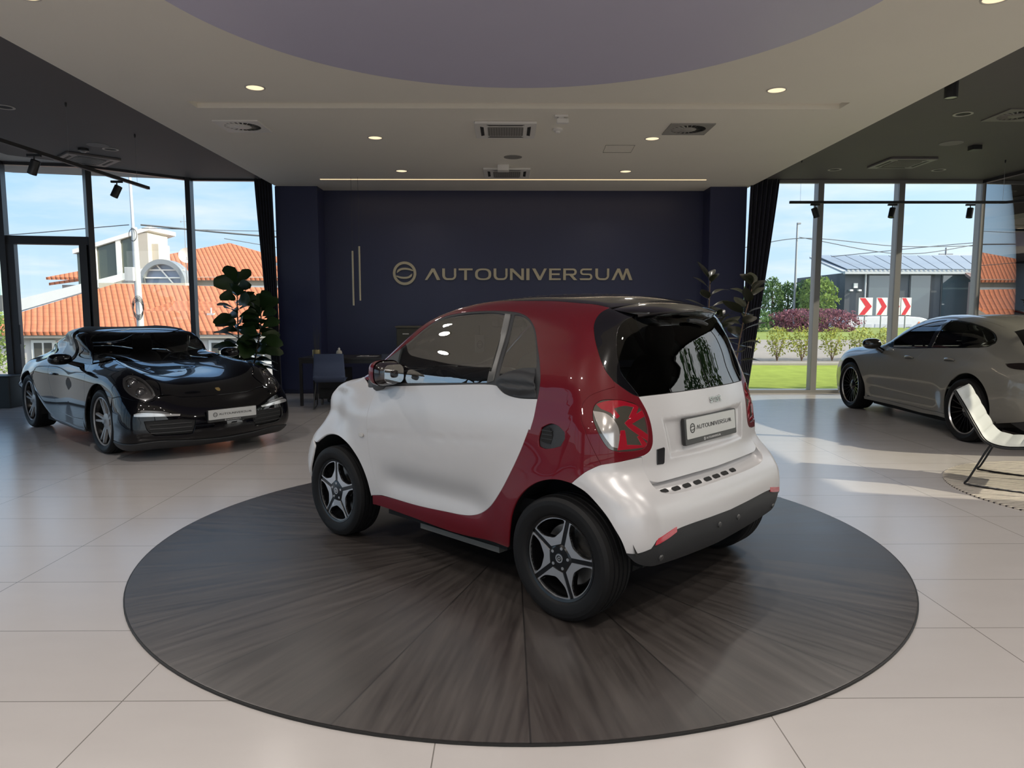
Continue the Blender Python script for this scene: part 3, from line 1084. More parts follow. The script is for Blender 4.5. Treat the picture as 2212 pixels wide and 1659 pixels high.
def smart_maps(K):
    FW=spl([.1,.3,.5,.6,.7,.8,.9,1.0,1.3],[K['f3'],K['f3'],K['f5'],K['f6'],K['f7'],K['f8'],K['f9'],K['f10'],K['f10']])
    FP=spl([.1,.5,.6,.7,.8,.9,1.0,1.3],[0,K['p5'],K['p6'],K['p7'],K['p8'],K['p9'],K['p10'],0])
    def W(x,z):
        w=Wz(z)
        rr=np.exp(-(np.maximum(np.hypot(x,(z-.30))-.30,0)/.14)**2)
        rf=np.exp(-(np.maximum(np.hypot((x-1.873),(z-.30))-.30,0)/.13)**2)
        w=w+.030*rr*sst(1.0,.75,z)+.012*rf
        w=w-.022*np.exp(-((z-.45)/.075)**2)*sst(.42,.62,x)*sst(1.45,1.2,x)
        w=w-K['ft']*sst(1.75,2.35,x)*sst(.25,.6,z)-K['ftw']*sst(1.2,2.0,x)*sst(.8,1.05,z)
        w=w+K['dw']*sst(1.08,1.34,z)+K['wr']*sst(.8,-.2,x)*sst(1.0,1.3,z)+K['wb']*sst(.1,-.3,x)*sst(.75,.6,z)
        w=w+FW(z)*sst(1.55,2.0,x)
        return w
    def crown(x,y,z):
        q=y*y
        rear=sst(.9,-.2,x);fr=sst(1.2,2.1,x)
        kk=K['kl']*sst(.75,.6,z)+K['kg']*sst(.6,.75,z)*sst(1.1,.9,z)+K['kh']*sst(.9,1.1,z)
        xx=x-(q*kk+K['dxr']*sst(.6,.75,z)+K['dxb']*sst(.75,.6,z))*rear+(q*K['kf']-K['dxf'])*fr*sst(1.2,.8,z)+K['kfg']*q*fr*sst(.8,1.2,z)
        xx=xx-FP(z)*fr
        zz=z-K['hz']*sst(1.3,1.8,x)+(q*K['zc']-K['dz'])*sst(.8,1.2,z)
        return xx,zz
    def Rf(x,z):
        return .06+K['rr']*sst(.95,-.25,x)+K['rf']*sst(1.5,2.2,x)*sst(1.0,.7,z)
    return W,crown,Rf
SW_, SC_, SR_ = smart_maps(SK)
SB = Body(PROF, SW_, SC_, SR_, (.9, 0, .62), (1.25, .8, .85))
ST = Body(PROF0, SW_, SC_, SR_, (.9, 0, .62), (1.25, .8, .85))
M_RED = mat('metallic_ruby_paint', (.105, .003, .008), .36, metal=0., coat=1., crough=.02, var=.03, spec=.12, cior=1.38)
M_SATIN = mat('satin_white_paint', (.51, .505, .51), .30, metal=.12, var=.02, spec=.55)
M_GBLK = mat('gloss_black_paint', (.003, .003, .0045), .2, coat=1., crough=.015, spec=.05)
M_PLAS = mat('grained_black_plastic', (.020, .021, .023), .52, bump=.25, bs=420., var=.1)
M_CARG = glass('car_side_glass', (.52, .56, .54), 1., 0, 1.52, .32)
M_CARR = glass('car_rear_glass', (.16, .18, .17), .8, 0, 1.5)
M_CABIN = mat('dark_cabin_trim', (.016, .016, .018), .7)
M_CABING = mat('grey_headliner', (.16, .16, .155), .85)
M_CHROME = mat('chrome_trim', (.72, .72, .72), .12, metal=1.)
M_LAMPRED = mat('red_lamp_lens', (.28, .006, .018), .08, coat=1., spec=.8)
M_LAMPGRY = mat('smoked_lamp_lens', (.055, .052, .042), .12, coat=1., spec=.8)
M_LAMPCLR = mat('clear_lamp_reflector', (.52, .50, .48), .14, metal=.6, coat=1.)
M_REFLX = mat('red_reflector', (.45, .01, .03), .15, coat=1.)
ang = math.atan2(.6893, -.7245)
e1 = Vector((math.cos(ang), math.sin(ang), 0)); e2 = Vector((-e1.y, e1.x, 0))
so_ = Vector((.264, 3.268, .013)) - .765 * e2
CAR = thing('compact_car', 'small two-seat car, satin white and ruby red, standing on the round turntable', 'car', so_, ang)
A = dict(
 front=[(1476,781,893),(1482,798,840),(1487,803,759),(1489,798,656),(1475,790,555),(1445,782,448),(1399,772,344)],
 archF=[(1487,777,329),(1491,776,324),(1520,786,423),(1565,793,508),(1621,801,577),(1684,806,625),(1779,798,658),(1895,780,662),(1984,774,645),(2049,784,605),(2085,783,584)],
 belt=[(1598,710,980),(1436,744,994),(1233,770,1016),(910,764,1043),(454,757,1074),(435,759,1068),(394,765,1043),(340,768,1029),(256,769,1024),(164,768,1029)],
 rear=[(162,770,1020),(166,788,943),(180,798,882),(189,798,884),(238,806,769),(306,804,653),(382,796,544),(469,781,450),(548,766,399),(615,765,374),(692,767,361),(812,767,354),(1079,768,342)],
 sill=[(1488,769,272),(1115,759,260),(724,756,247),(332,787,270)],
 archR=[(336,785,265),(313,802,369),(289,809,461),(249,814,532),(193,818,592),(123,821,639),(56,821,665),(-12,819,676),(-87,815,671),(-156,806,643),(-214,798,599),(-267,790,547),(-306,783,494),(-333,773,449),(-350,759,394)],
 dlo=[(1455,671,1157),(1329,650,1233),(1278,631,1271),(1227,605,1318),(1175,581,1361),(1126,562,1391),(1067,546,1416),(955,544,1435),(814,542,1446),(676,543,1449),(540,550,1445),(469,558,1436),(407,572,1419),(356,590,1390),(312,612,1347),(258,657,1272),(210,698,1211),(174,733,1152),(159,750,1112),(160,768,1029)],
 roofedge=[(759,460,1499),(537,484,1499),(288,483,1495),(137,486,1485),(43,476,1477),(-33,463,1460)],
 black=[(-33,463,1460),(-21,513,1440),(-20,551,1413),(-30,584,1378),(-51,608,1336),(-86,632,1276),(-122,647,1216),(-155,647,1165),(-183,633,1127),(-209,598,1096),(-232,557,1067),(-246,523,1052)],
 glassbot=[(-246,523,1052),(-285,304,1056),(-302,113,1057),(-300,0,1056)],
 seam=[(-122,366,1426),(-120,456,1401),(-122,512,1366),(-133,543,1321),(-160,574,1241),(-184,583,1174),(-189,581,1158),(-215,554,1112),(-241,516,1068)],
 spseam=[(-45,461,1456),(-89,418,1442),(-122,366,1426)],
 roofrear=[(-37,459,1460),(-57,330,1475),(-57,172,1492)],
 pod=[(-193,636,1102),(-160,693,1087),(-123,733,1064),(-104,754,1034),(-101,770,990),(-110,777,956),(-136,781,909),(-164,777,854),(-188,768,806),(-208,756,764)],
 podright=[(-246,523,1052),(-258,513,1027),(-272,501,994),(-285,492,955),(-295,486,912),(-301,484,865),(-304,489,832),(-303,506,806),(-298,535,791),(-293,563,786)],
 podbot=[(-293,563,786),(-268,666,776),(-210,755,764)],
 white=[(-208,756,764),(-184,776,751),(-152,798,730),(-121,812,702),(-93,814,671)],
 lamp=[(-149,746,992),(-148,734,1021),(-157,720,1038),(-173,701,1048),(-205,660,1048),(-228,614,1041),(-247,561,1027),(-260,535,1007),(-273,521,978),(-284,514,940),(-293,512,894),(-296,518,848),(-295,536,825),(-290,565,816),(-274,632,816),(-248,702,823),(-230,725,833),(-215,738,853),(-196,749,887),(-177,754,923),(-159,753,959)],
 lip=[(-293,560,780),(-298,558,736),(-316,558,703),(-339,560,676),(-364,556,648),(-384,529,628),(-396,481,615),(-407,362,607),(-414,114,605),(-414,0,605)],
 tg=[(-293,561,783),(-299,557,736),(-319,562,694),(-332,552,677),(-344,511,666),(-352,449,664),(-367,230,664),(-371,0,662)],
 bump=[(-350,759,393),(-380,732,391),(-423,675,409),(-434,648,444),(-446,487,462),(-456,182,458),(-457,0,454)],
 val=[(-400,0,262),(-405,352,285),(-401,663,318),(-375,723,345)],
 vent=[(120,805,812),(126,802,841),(110,795,902),(59,791,925),(13,792,919),(-28,796,895),(-34,800,867),(-12,804,830),(32,805,815),(92,806,805)],
 glA=[(1320,657,1226),(1221,766,1034),(499,753,1086),(571,559,1431),(669,551,1439),(806,550,1436),(945,553,1424),(1051,560,1405),(1112,574,1379),(1165,590,1350),(1219,612,1308),(1268,639,1261)],
 glB=[(503,563,1427),(448,748,1103),(409,740,1125),(371,729,1149),(320,720,1166),(212,719,1176),(261,666,1258),(324,613,1344),(363,593,1383),(413,577,1410),(469,565,1426)],
)
def sub(k, mt, loops, body=SB, name=None, **kw):
    return panel(body, loops, name or k, mt, CAR, **kw)
APO = [(950,462,1485),(1120,455,1450),(1260,480,1395),(1400,500,1310),(1520,520,1230),(1640,545,1150),(1770,575,1050)]
cell = A['sill'] + A['archR'][1:9] + A['white'][::-1][1:] + A['pod'][::-1][1:] + A['black'][:9][::-1] + A['roofedge'][::-1][1:] + APO + [(1730,640,1030),(1650,690,1022),(1565,666,1112)] + A['dlo'] + A['rear'] + [(1394,771,339),(1480,776,330)]
sub('safety_cell', M_RED, [cell, A['vent']], step=.024, label='ruby red frame of the doorway, roof rail and rear quarter')
def crease(V):
    # shallow swage line along the door
    x, z = V[:, 0], V[:, 2]
    l = .717 + (1.479 - x) / 1.125 * .083
    d = z - l
    k = sst(.36, .5, x)
    return -.0055 * k * np.where(d > 0, np.exp(-(d / .012) ** 2), np.exp(-(d / .05) ** 2) * .25)
door = A['front'] + A['rear'][::-1] + A['belt'][::-1][:-1] + [(1476,741,990)]
sub('door_panel', M_SATIN, [door], step=.020, lift=crease)
fen = A['archF'][1:] + [(2150,770,590),(2190,690,640),(2200,640,760),(2190,580,850),(2110,560,920),(1990,570,965),(1870,600,1000),(1740,640,1030),(1640,700,1005),(1600,711,982),(1478,742,992)] + A['front'] + A['archF'][:1]
sub('fender', M_SATIN, [fen], step=.026)
fb = [(2097,784,560),(2092,785,480),(2110,784,400),(2130,770,330),(2160,740,250),(2230,560,215),(2260,300,212),(2265,0,212),(2320,0,590),(2300,350,590),(2250,580,600),(2190,690,636),(2150,768,586)]
sub('front_bumper', M_SATIN, [fb], mirror='sym', step=.035)
hd = [(2195,580,846),(2240,400,790),(2265,0,770),(1900,0,1010),(1870,320,1010),(1780,560,1040),(1870,596,1003),(1990,566,967),(2110,556,922)]
sub('bonnet', M_SATIN, [hd], mirror='sym', step=.035)
gr = [(2205,640,756),(2250,575,602),(2300,350,592),(2320,0,592),(2265,0,766),(2240,395,786),(2198,575,842)]
sub('grille_panel', M_PLAS, [gr], mirror='sym', step=.035, off=-.01)
hl = [(2215,600,640),(2262,500,640),(2275,440,720),(2240,440,800),(2190,540,835),(2185,620,780)]
sub('headlight', M_LAMPCLR, [hl], step=.03, off=.004)
ws = [(1785,565,1040),(1870,320,1008),(1900,0,1008),(1100,0,1530),(1110,300,1500),(1130,452,1452),(1260,476,1397),(1400,496,1312),(1520,516,1232),(1640,541,1152)]
sub('windscreen', M_CARG, [ws], mirror='sym', step=.04, depth=0)
rf = A['roofedge'] + [(-58,331,1475),(-54,167,1492),(-50,0,1505),(1105,0,1528),(1115,300,1498),(1122,450,1452),(950,458,1487)]
sub('roof', M_GBLK, [rf], mirror='sym', step=.035, depth=.016)
rp = A['black'][:11] + [(-246,522,1054)] + A['seam'][::-1][1:] + [(-92,421,1442),(-48,464,1456)]
sub('rear_pillar_panel', M_GBLK, [rp], step=.022)
rw = A['seam'][:-1] + [(-248,520,1054),(-285,303,1056),(-300,110,1057),(-303,0,1057),(-150,0,1440),(-138,200,1435)]
sub('rear_window', M_CARR, [rw], mirror='sym', step=.035, depth=.006)
# tailgate with the recess for the plate
def recess(V):
    y, z = V[:, 1], V[:, 2]
    d = np.maximum(np.abs(y) - .395 + (.93 - z) * .20, np.abs(z - .848) - .083)
    return -.017 * sst(.016, -.016, d)
tgl = A['podright'] + [(-296,558,770)] + A['tg'] + [(-303,0,1055),(-300,110,1055),(-285,303,1054)]
sub('tailgate', M_SATIN, [tgl], body=ST, mirror='sym', step=.0095, lift=recess, depth=.03)
pod = A['black'][8:] + A['podright'][1:] + A['podbot'][1:] + A['pod'][::-1]
sub('lamp_pod', M_RED, [pod, A['lamp']], step=.02, depth=.02)
lamps = sub('tail_light', M_LAMPGRY, [A['lamp']], step=.02, off=-.006, depth=.01)
def lens_part(name, m_, loops, off=-.003, **kw):
    for o, par in zip(panel(SB, loops, name, m_, None, step=.02, off=off, gap=0, depth=.003, mirror='both', **kw), lamps):
        o.parent = par
def lam(pts):
    # lamp coordinates u (0 outer .. 1 inner), v (0 bottom .. 1 top) to car space
    l = []
    for u, v in pts:
        y = .752 - u * .245 + .0 * v
        z = .818 + v * .232
        x = -.150 - .145 * u - .05 * (1 - v) * (1 - u)
        l.append((x * 1000, y * 1000, z * 1000))
    return l
lens_part('indicator_lens', M_LAMPCLR, [lam([(.005,.80),(.17,.74),(.26,.66),(.36,.44),(.35,.20),(.31,.06),(.20,.10),(.10,.30),(.03,.55)])])
lens_part('red_lens', M_LAMPRED, [lam([(.08,.93),(.25,.97),(.50,.97),(.80,.88),(.84,.83),(.72,.62),(.60,.62),(.74,.84),(.55,.87),(.34,.82),(.42,.66),(.36,.62),(.28,.74),(.14,.83)])], off=-.0028, corner=20)
lens_part('red_lens', M_LAMPRED, [lam([(.97,.66),(.96,.80),(.58,.58),(.50,.52),(.58,.42),(.97,.14),(.985,.26),(.64,.50)])], off=-.0026, corner=20)
lens_part('red_lens', M_LAMPRED, [lam([(.40,.38),(.48,.38),(.50,.10),(.84,.06),(.74,.24),(.80,.26),(.95,.08),(.88,.02),(.30,.02)])], off=-.0024, corner=20)
rbp = A['lip'] + A['bump'][::-1] + A['archR'][8:-1][::-1] + A['white'][::-1][1:] + A['podbot'][::-1][1:-1]
sub('rear_bumper', M_SATIN, [rbp], mirror='sym', step=.024, depth=.03)
# shelf between tailgate and bumper lip, with eight dark cooling slots
lipc = SB.unchart(SB.chart(catmull(np.array(A['lip'], float) / 1000, 6)))
tgc = ST.unchart(ST.chart(catmull(np.array([(-293,560,780)] + A['tg'], float) / 1000, 6)))
def resamp(c, n):
    d = np.concatenate([[0], np.cumsum(np.linalg.norm(np.diff(c, axis=0), axis=1))])
    t = np.linspace(0, d[-1], n)
    return np.stack([np.interp(t, d, c[:, k]) for k in range(3)], 1)
la, ta = resamp(lipc, 60), resamp(tgc, 60)
la = la + np.array([.004, -.002, -.003]); ta = ta + np.array([.030, 0, -.012])
la = np.concatenate([la, (la * [1, -1, 1])[::-1][1:]]); ta = np.concatenate([ta, (ta * [1, -1, 1])[::-1][1:]])
nl = len(la)
sh = MB().grid(lambda u, v: tuple(la[int(round(u * (nl - 1)))] * (1 - v) + ta[int(round(u * (nl - 1)))] * v + np.array([0, 0, -.012 * math.sin(v * PI)])), nl - 1, 6)
shelf = sh.build('bumper_shelf', M_SATIN, CAR, sm=60, fix=True)
for k, (x, y) in enumerate([(-379,472),(-386,381),(-391,291),(-394,195),(-397,97),(-397,10),(-396,-81),(-394,-174)]):
    # slots sit on the shelf, just behind the lip
    t_ = np.argmin(np.abs(la[:, 1] - y / 1000)); t2 = np.argmin(np.abs(ta[:, 1] - y / 1000))
    a0, b0 = la[t_], ta[t2]
    c0 = a0 * .55 + b0 * .45 + np.array([0, 0, -.012 * math.sin(.45 * PI) + .0025])
    d = (b0 - a0); d /= np.linalg.norm(d)
    M = Matrix(((0, d[0], 0, c0[0]), (1, 0, 0, y / 1000), (0, d[2], 1, c0[2]), (0, 0, 0, 1)))
    w_ = .066 if 0 < k < 7 else .058
    MB().prism(rrect(w_, .024, .011, 4), 0, .0015, M).build('cooling_slot', mat('slot_black', (.002, .002, .002), .8), shelf, sm=0)
sub('rear_valance', M_PLAS, [A['bump'][::-1] + [(-350,759,388)] + A['val'][::-1]], mirror='sym', step=.03, off=-.004, depth=.02)
for y, z, lb in ((.565, .418, 'rr'),):
    rl = [(-425,652,424),(-438,560,438),(-443,500,452),(-441,500,475),(-436,640,450)]
    sub('rear_reflector', M_REFLX, [rl], step=.02, off=.002, depth=.004, gap=0)
# parking sensors and towing-eye cap
for y, z in ((.60, .345), (.10, .40), (-.10, .395), (-.60, .345)):
    q = SB.unchart(SB.chart(np.array([[-.44, y, z]])))[0]
    n_ = SB.N(q[None])[0]
    MB().lathe([(.001, .004), (.013, .003), (.015, -.004)], 16, axis_m(q, n_)).build('parking_sensor', mat('sensor_grey', (.05, .05, .05), .4), CAR)
# window surround, glass
frame = A['dlo'] + A['belt'][::-1] + [(1650,692,1020),(1563,668,1110)]
glA, glB = A['glA'], A['glB']
sub('window_surround', M_PLAS, [frame, glA, glB], step=.024, off=-.003, depth=.012)
sub('side_window', M_CARG, [glA], step=.03, off=-.010, depth=0, gap=-.004, lift=lambda V: .016 * np.sin(PI * np.clip((V[:, 2] - 1.03) / .40, 0, 1)))
sub('quarter_window', M_CARG, [glB], step=.03, off=-.008, depth=0, gap=-.004)
sub('window_pillar', mat('satin_grey_strip', (.06, .06, .058), .35), [[(510,757,1084),(470,752,1095),(527,562,1430),(568,559,1431)]], step=.02, off=.002, depth=.006, gap=0)
def bulge(V):
    x, z = V[:, 0], V[:, 2]
    d = np.hypot((x - .30) / .17, (z - 1.095) / .06)
    return .022 * sst(1.05, .55, d) * (1 - .75 * sst(.012, .0, np.abs(z - 1.085 + .02 * 0)) * sst(.44, .40, x))
sub('door_handle', M_PLAS, [[(446,748,1106),(409,740,1124),(371,729,1146),(320,722,1160),(216,722,1168),(190,745,1110),(170,768,1034),(256,769,1029),(336,768,1034),(388,765,1048),(430,759,1072)]], step=.014, off=.003, depth=.012, lift=bulge)
# air intake in the rear quarter
inn = sub('air_intake', M_PLAS, [A['vent']], step=.02, off=-.001, depth=.012, gap=.001, lift=lambda V: -.012 * sst(.02, .07, V[:, 0]))
for o in inn:
    s_ = 1 if o.data.vertices[0].co.y > 0 else -1
    b = MB()
    b.prism([(.055, .83), (.112, .838), (.107, .893), (.062, .908), (.040, .87)], 0, .003, Matrix(((1, 0, 0, 0), (0, 0, s_, s_ * .7925), (0, 1, 0, 0), (0, 0, 0, 1))))
    b.build('intake_mouth', mat('slot_black', (.002, .002, .002), .8), o, sm=0)
    b = MB()
    for zz in (.852, .872, .890):
        b.box(.045, .108, s_ * .794 - .003, s_ * .794 + .003, zz - .002, zz + .002)
    b.build('intake_fin', M_PLAS, o, sm=0)
# side indicator repeaters, fuel/charge badge, lettering
for s_ in (1, -1):
    M = Matrix(((1, 0, 0, 1.545), (0, 0, s_, s_ * .802), (0, 1, 0, .697), (0, 0, 0, 1)))
    MB().prism(rrect(.045, .022, .010, 4), 0, .006, M).build('side_repeater', mat('frosted_lens', (.45, .43, .40), .2, coat=.6), CAR, bev=.002)
def rear_m(y, z, tiltz=.06, dx=.0, body=ST):
    q = body.unchart(body.chart(np.array([[-.33, y, z]])))[0]
    n_ = body.N(q[None])[0]
    n_ = np.array([n_[0], n_[1] * .6, n_[2] * 1.0]); n_ /= np.linalg.norm(n_)
    u = np.array([0, -1, 0]) - n_ * (np.array([0, -1, 0]) @ n_); u /= np.linalg.norm(u)
    v = np.cross(n_, u)
    q = q + n_ * dx
    return Matrix(((u[0], v[0], n_[0], q[0]), (u[1], v[1], n_[1], q[1]), (u[2], v[2], n_[2], q[2]), (0, 0, 0, 1)))
PM = rear_m(0, .862, dx=-.010)
pf = MB().prism(rrect(.535, .132, .008), -.012, .006, PM).build('plate_frame', mat('black_plate_frame', (.012, .012, .012), .35), CAR, bev=.003)
pb = slab([(x, y) for x, y in rrect(.505, .098, .006, 4, 0, .012)], [], .006, .0085, PM)
M_PLATE = mat('silver_plate', (.46, .46, .45), .30, metal=.3, var=.03)
M_INK = mat('black_ink', (.010, .010, .010), .45)
pb.build('plate', M_PLATE, pf, sm=0)
b = MB()
hC = .026
logo_ring(b, -.198, .013, .024, PM, .0086, .0095)
wordmark(b, PM, -.160, .003, hC * .78, .0086, .0095, .365 / (WORD_W * hC * .78))
b.build('plate_lettering', M_INK, pf, sm=0)
b = MB()
logo_ring(b, -.080, -.052, .008, PM, .0062, .0068)
wordmark(b, PM, -.064, -.056, .009, .0062, .0068, .15 / (WORD_W * .009))
b.build('plate_lettering', mat('white_ink', (.6, .6, .6), .5), pf, sm=0)
LM = rear_m(-.062, 1.003, dx=.003)
tm = text_mesh('smart', .062, .003, 'CENTER', .92, .92)
tm.transform(LM)
link('lettering', tm, M_CHROME, CAR)
BM = rear_m(.442, .773, dx=.003)
MB().prism([(-.030, .036), (.024, .040), (.030, .034), (.022, -.034), (.012, -.040), (-.034, -.036)], -.006, .0005, BM).build('emblem_tile', mat('black_tile', (.004, .004, .006), .12, coat=1.), CAR, bev=.004)
# rear spoiler lip over the glass
def spoil(u, v):
    s_ = u * 2 - 1
    def row(t):
        y = s_ * (.458 - .082 * t)
        x0 = -.060 + .012 * abs(s_) ** 3
        f = SB.unchart(SB.chart(np.array([[x0, s_ * .458, 1.49 - .04 * s_ * s_]])))[0]
        e = np.array([-.262 + .125 * abs(s_) ** 3, y, 1.448 - .020 * s_ * s_])
        p = f * (1 - t) + e * t
        p[2] += .010 * math.sin(t * PI) * (1 - abs(s_) ** 4)
        return p
    if v <= .6:
        return tuple(row(v / .6))
    t = (v - .6) / .4
    e = row(1.0)
    und = np.array([-.150 + .020 * s_ * s_, e[1] * .985, 1.418 - .014 * s_ * s_])
    p = e * (1 - t) + und * t
    p[2] -= .008 * math.sin(min(1, t * 3) * PI / 2) * (1 - t)
    return tuple(p)
MB().grid(spoil, 40, 24).build('rear_spoiler', M_GBLK, CAR, sm=50, fix=True)
MB().tube([(-.205, y, 1.398 - .03 * (y / .2) ** 2) for y in (.02, -.05, -.12, -.18)], [.010, .012, .012, .008], 8).build('rear_wiper', M_PLAS, CAR)
# mirrors
for s_ in (1, -1):
    b = MB()
    def mir(u, v):
        a = 2 * PI * u; t = v * PI
        sx = .068 * -math.cos(t)
        rr = max(math.sin(t), .0001) ** .55
        hy, hz = .092, .070
        return (1.255 + sx * 1.1, s_ * (.825 + hy * math.copysign(abs(math.cos(a)) ** .6, math.cos(a)) * rr), 1.092 + hz * math.copysign(abs(math.sin(a)) ** .7, math.sin(a)) * rr)
    b.grid(mir, 28, 14, True)
    o = b.build('door_mirror', M_RED if False else mat('gloss_black_mirror', (.01, .006, .007), .15, coat=1.), CAR, sm=60, fix=True)
    b = MB()
    def cap(u, v):
        a = 2 * PI * u; t = PI * (.46 + .54 * v)
        sx = .071 * -math.cos(t); rr = max(math.sin(t), .0001) ** .55
        return (1.260 + sx * 1.1, s_ * (.826 + .096 * math.copysign(abs(math.cos(a)) ** .6, math.cos(a)) * rr), 1.094 + .074 * math.copysign(abs(math.sin(a)) ** .7, math.sin(a)) * rr)
    b.grid(cap, 28, 8, True)
    b.build('mirror_cap', M_RED, o, sm=60, fix=True)
    g = MB().prism(rrect(.135, .105, .035, 5), 0, .002, Matrix(((0, 0, -1, 1.1835), (-s_, 0, 0, s_ * .825), (0, 1, 0, 1.092), (0, 0, 0, 1))))
    g.build('mirror_glass', mat('mirror_glass', (.75, .76, .77), .03, metal=1.), o, sm=0)
    b = MB().tube([(1.46, s_ * .735, 1.0), (1.38, s_ * .765, 1.015), (1.32, s_ * .80, 1.04)], [.035, .03, .026], 10)
    b.build('mirror_foot', M_PLAS, o, sm=60)
# wheels
RW_ = [(0, .7, .2955), (1.873, .7, .2955)]
for s_ in (1, -1):
    wheel(CAR, (0, s_ * .715, .2955), s_, .2955, .208, .195, 'five', rot=1.18 if s_ > 0 else .4)
    wheel(CAR, (1.873, s_ * .705, .290), s_, .290, .208, .180, 'five', rot=.95 if s_ > 0 else .4)
    for cx, R_ in ((0, .40), (1.80, .385)):
        if cx > 0: cx = 1.835
        b = MB()
        n_ = 28
        pts = [(cx + R_ * math.cos(a), .29 + R_ * math.sin(a)) for a in np.linspace(.02, PI - (.24 if cx == 0 else .02), n_)]
        vs = [(x, s_ * .50, z) for x, z in pts] + [(x, s_ * .745, z) for x, z in pts]
        b.add(vs, [(i, i + 1, n_ + i + 1, n_ + i) for i in range(n_ - 1)])
        c_ = len(b.v)
        b.add([(x, s_ * .50, z) for x, z in pts], [tuple(range(n_))])
        b.build('wheel_arch_liner', M_LINER, CAR, sm=40)
# underside, cabin
b = MB().box(.42, 1.42, -.70, .70, .215, .36).box(-.20, 2.05, -.48, .48, .20, .42).box(-.30, -.05, -.55, .55, .26, .62)
b.build('underbody', M_LINER, CAR, sm=0)
for s_ in (1, -1):
    MB().box(.48, 1.12, s_ * .65 - .05, s_ * .65 + .05, .185, .225).build('battery_skid', mat('galvanised_skid', (.10, .10, .095), .5), CAR, sm=0)
b = MB()
b.box(.05, 1.62, -.66, .66, .42, .50).box(-.12, .10, -.52, .52, .62, .90)
b.build('cabin_floor', M_CABIN, CAR, sm=0)
dash = MB().grid(lambda u, v: (1.42 + .30 * v + .0 * u, (u * 2 - 1) * (.70 - .12 * v), .86 + .12 * math.sin(min(1, v * 1.7) * PI / 2) - .02 * v), 16, 8)
dash.box(1.40, 1.70, -.68, .68, .55, .87)
dash.build('dashboard', M_CABIN, CAR, sm=40)
bn_ = MB().tube([(1.44, .18, .98), (1.45, .34, 1.015), (1.44, .50, .98)], [.03, .07, .03], 10)
bn_.build('instrument_binnacle', M_CABIN, CAR, sm=60)
for s_ in (1, -1):
    seat_shape(CAR, .62, s_ * .32, .60, M_CABIN, .46, .55, .16)
steering(CAR, 1.27, .34, .93, .175, M_CABIN)
MB().box(1.05, 1.12, -.11, .11, 1.345, 1.395).build('rear_view_mirror', M_CABIN, CAR, bev=.01)
b = MB().prism(rrect(.075, .105, .008), 0, .002, Matrix(((0, 0, -1, 1.03), (-1, 0, 0, .30), (0, 1, 0, 1.25), (0, 0, 0, 1))))
tg_ = b.build('hang_tag', mat('white_card', (.42, .42, .41), .6), CAR, sm=0)
logo_ring(MB(), 0, 0, .024, Matrix(((0, 0, -1, 1.0278), (-1, 0, 0, .30), (0, 1, 0, 1.245), (0, 0, 0, 1))), 0, .001).build('tag_emblem', M_INK, tg_, sm=0)
MB().box(1.0305, 1.0315, .298, .302, 1.30, 1.36).build('tag_string', M_CABIN, tg_, sm=0)
MB().tube([(.35, 0, 1.547), (.28, 0, 1.60), (.14, 0, 1.70)], [.006, .004, .003], 8).build('roof_antenna', M_PLAS, CAR) if False else None
# ---------------------------------------------------------------- black open-top sports car, left
P_PROF = [[-0.926,0.262],[-0.974,0.372],[-1.026,0.501],[-1.024,0.644],[-0.899,0.713],[-0.723,0.803],[-0.4,1.0],[0.021,1.061],[0.368,1.143],[0.653,1.234],[0.949,1.262],[1.253,1.251],[1.58,1.186],[1.86,1.046],[2.01,0.955],[2.293,0.865],[2.597,0.822],[2.958,0.772],[3.21,0.700],[3.381,0.599],[3.499,0.487],[3.539,0.381],[3.539,0.242],[3.369,0.108],[2.9,0.142],[1.0,0.162],[-0.698,0.208]]
PK = dict(w2=.86, w4=.862, w6=.8486, w8=.8265, w10=.6603, w12=.6925, w13=.5545, kr=.344, kf=.2987, rr=.4466, rf=.056, fh=.105, fy=.66, fs=.235, ft=-.0312, cw=-.03, zc=-.0704, rfl=-.004, gt=-.174)
def coupe_maps(K, WB=2.45):
    w = spl([.1,.2,.4,.6,.8,.95,1.08,1.2,1.3,1.4], [K['w2'],K['w2'],K['w4'],K['w6'],K['w8'],K['w10'],(K['w10']+K['w12'])/2,K['w12'],K['w13'],K['w13']-.05])
    def W(x, z):
        r = w(z)+K['rfl']*np.exp(-(x/.55)**2)*sst(1.0,.7,z)+.01*np.exp(-((x-WB)/.45)**2)*sst(.9,.6,z)
        r = r-K['ft']*sst(WB+.1,WB+.9,x)+K['cw']*np.exp(-((x-1.25)/.5)**2)*sst(.95,.8,z)
        return r+K['gt']*sst(1.6,.4,x)*sst(.9,1.1,z)
    def crown(x, y, z):
        q = y*y
        xx = x-q*K['kr']*sst(.2,-.8,x)+q*K['kf']*sst(1.9,2.9,x)*sst(1.05,.85,z)+q*.35*sst(.9,1.3,x)*sst(.85,1.0,z)*sst(2.6,2.0,x)
        hump = K['fh']*np.exp(-((y-K['fy'])/K['fs'])**2)*sst(1.75,2.2,x)
        hr = .05*np.exp(-((y-.70)/.2)**2)*np.exp(-((x+.1)/.6)**2)
        return xx, z+q*K['zc']*sst(.9,1.1,z)-hump*sst(.3,.6,z)-hr
    def Rf(x, z):
        return .06+K['rr']*sst(1.2,0,x)*sst(1.1,.9,z)+K['rf']*sst(1.7,2.3,x)+.05*sst(1.0,1.2,z)
    return W, crown, Rf
PB = Body(P_PROF, *coupe_maps(PK), (1.1, 0, .55), (1.9, .85, .62), h=.015)
M_PBLK = mat('deep_black_paint', (.0015, .0015, .0028), .2, coat=1., crough=.01, var=.02, spec=.03, cior=1.42)
M_PWIN = glass('sports_car_glass', (.62, .66, .64), 1., 0, 1.5)
M_SOFT = mat('black_fabric_hood', (.010, .010, .011), .75, var=.15, vs=40)
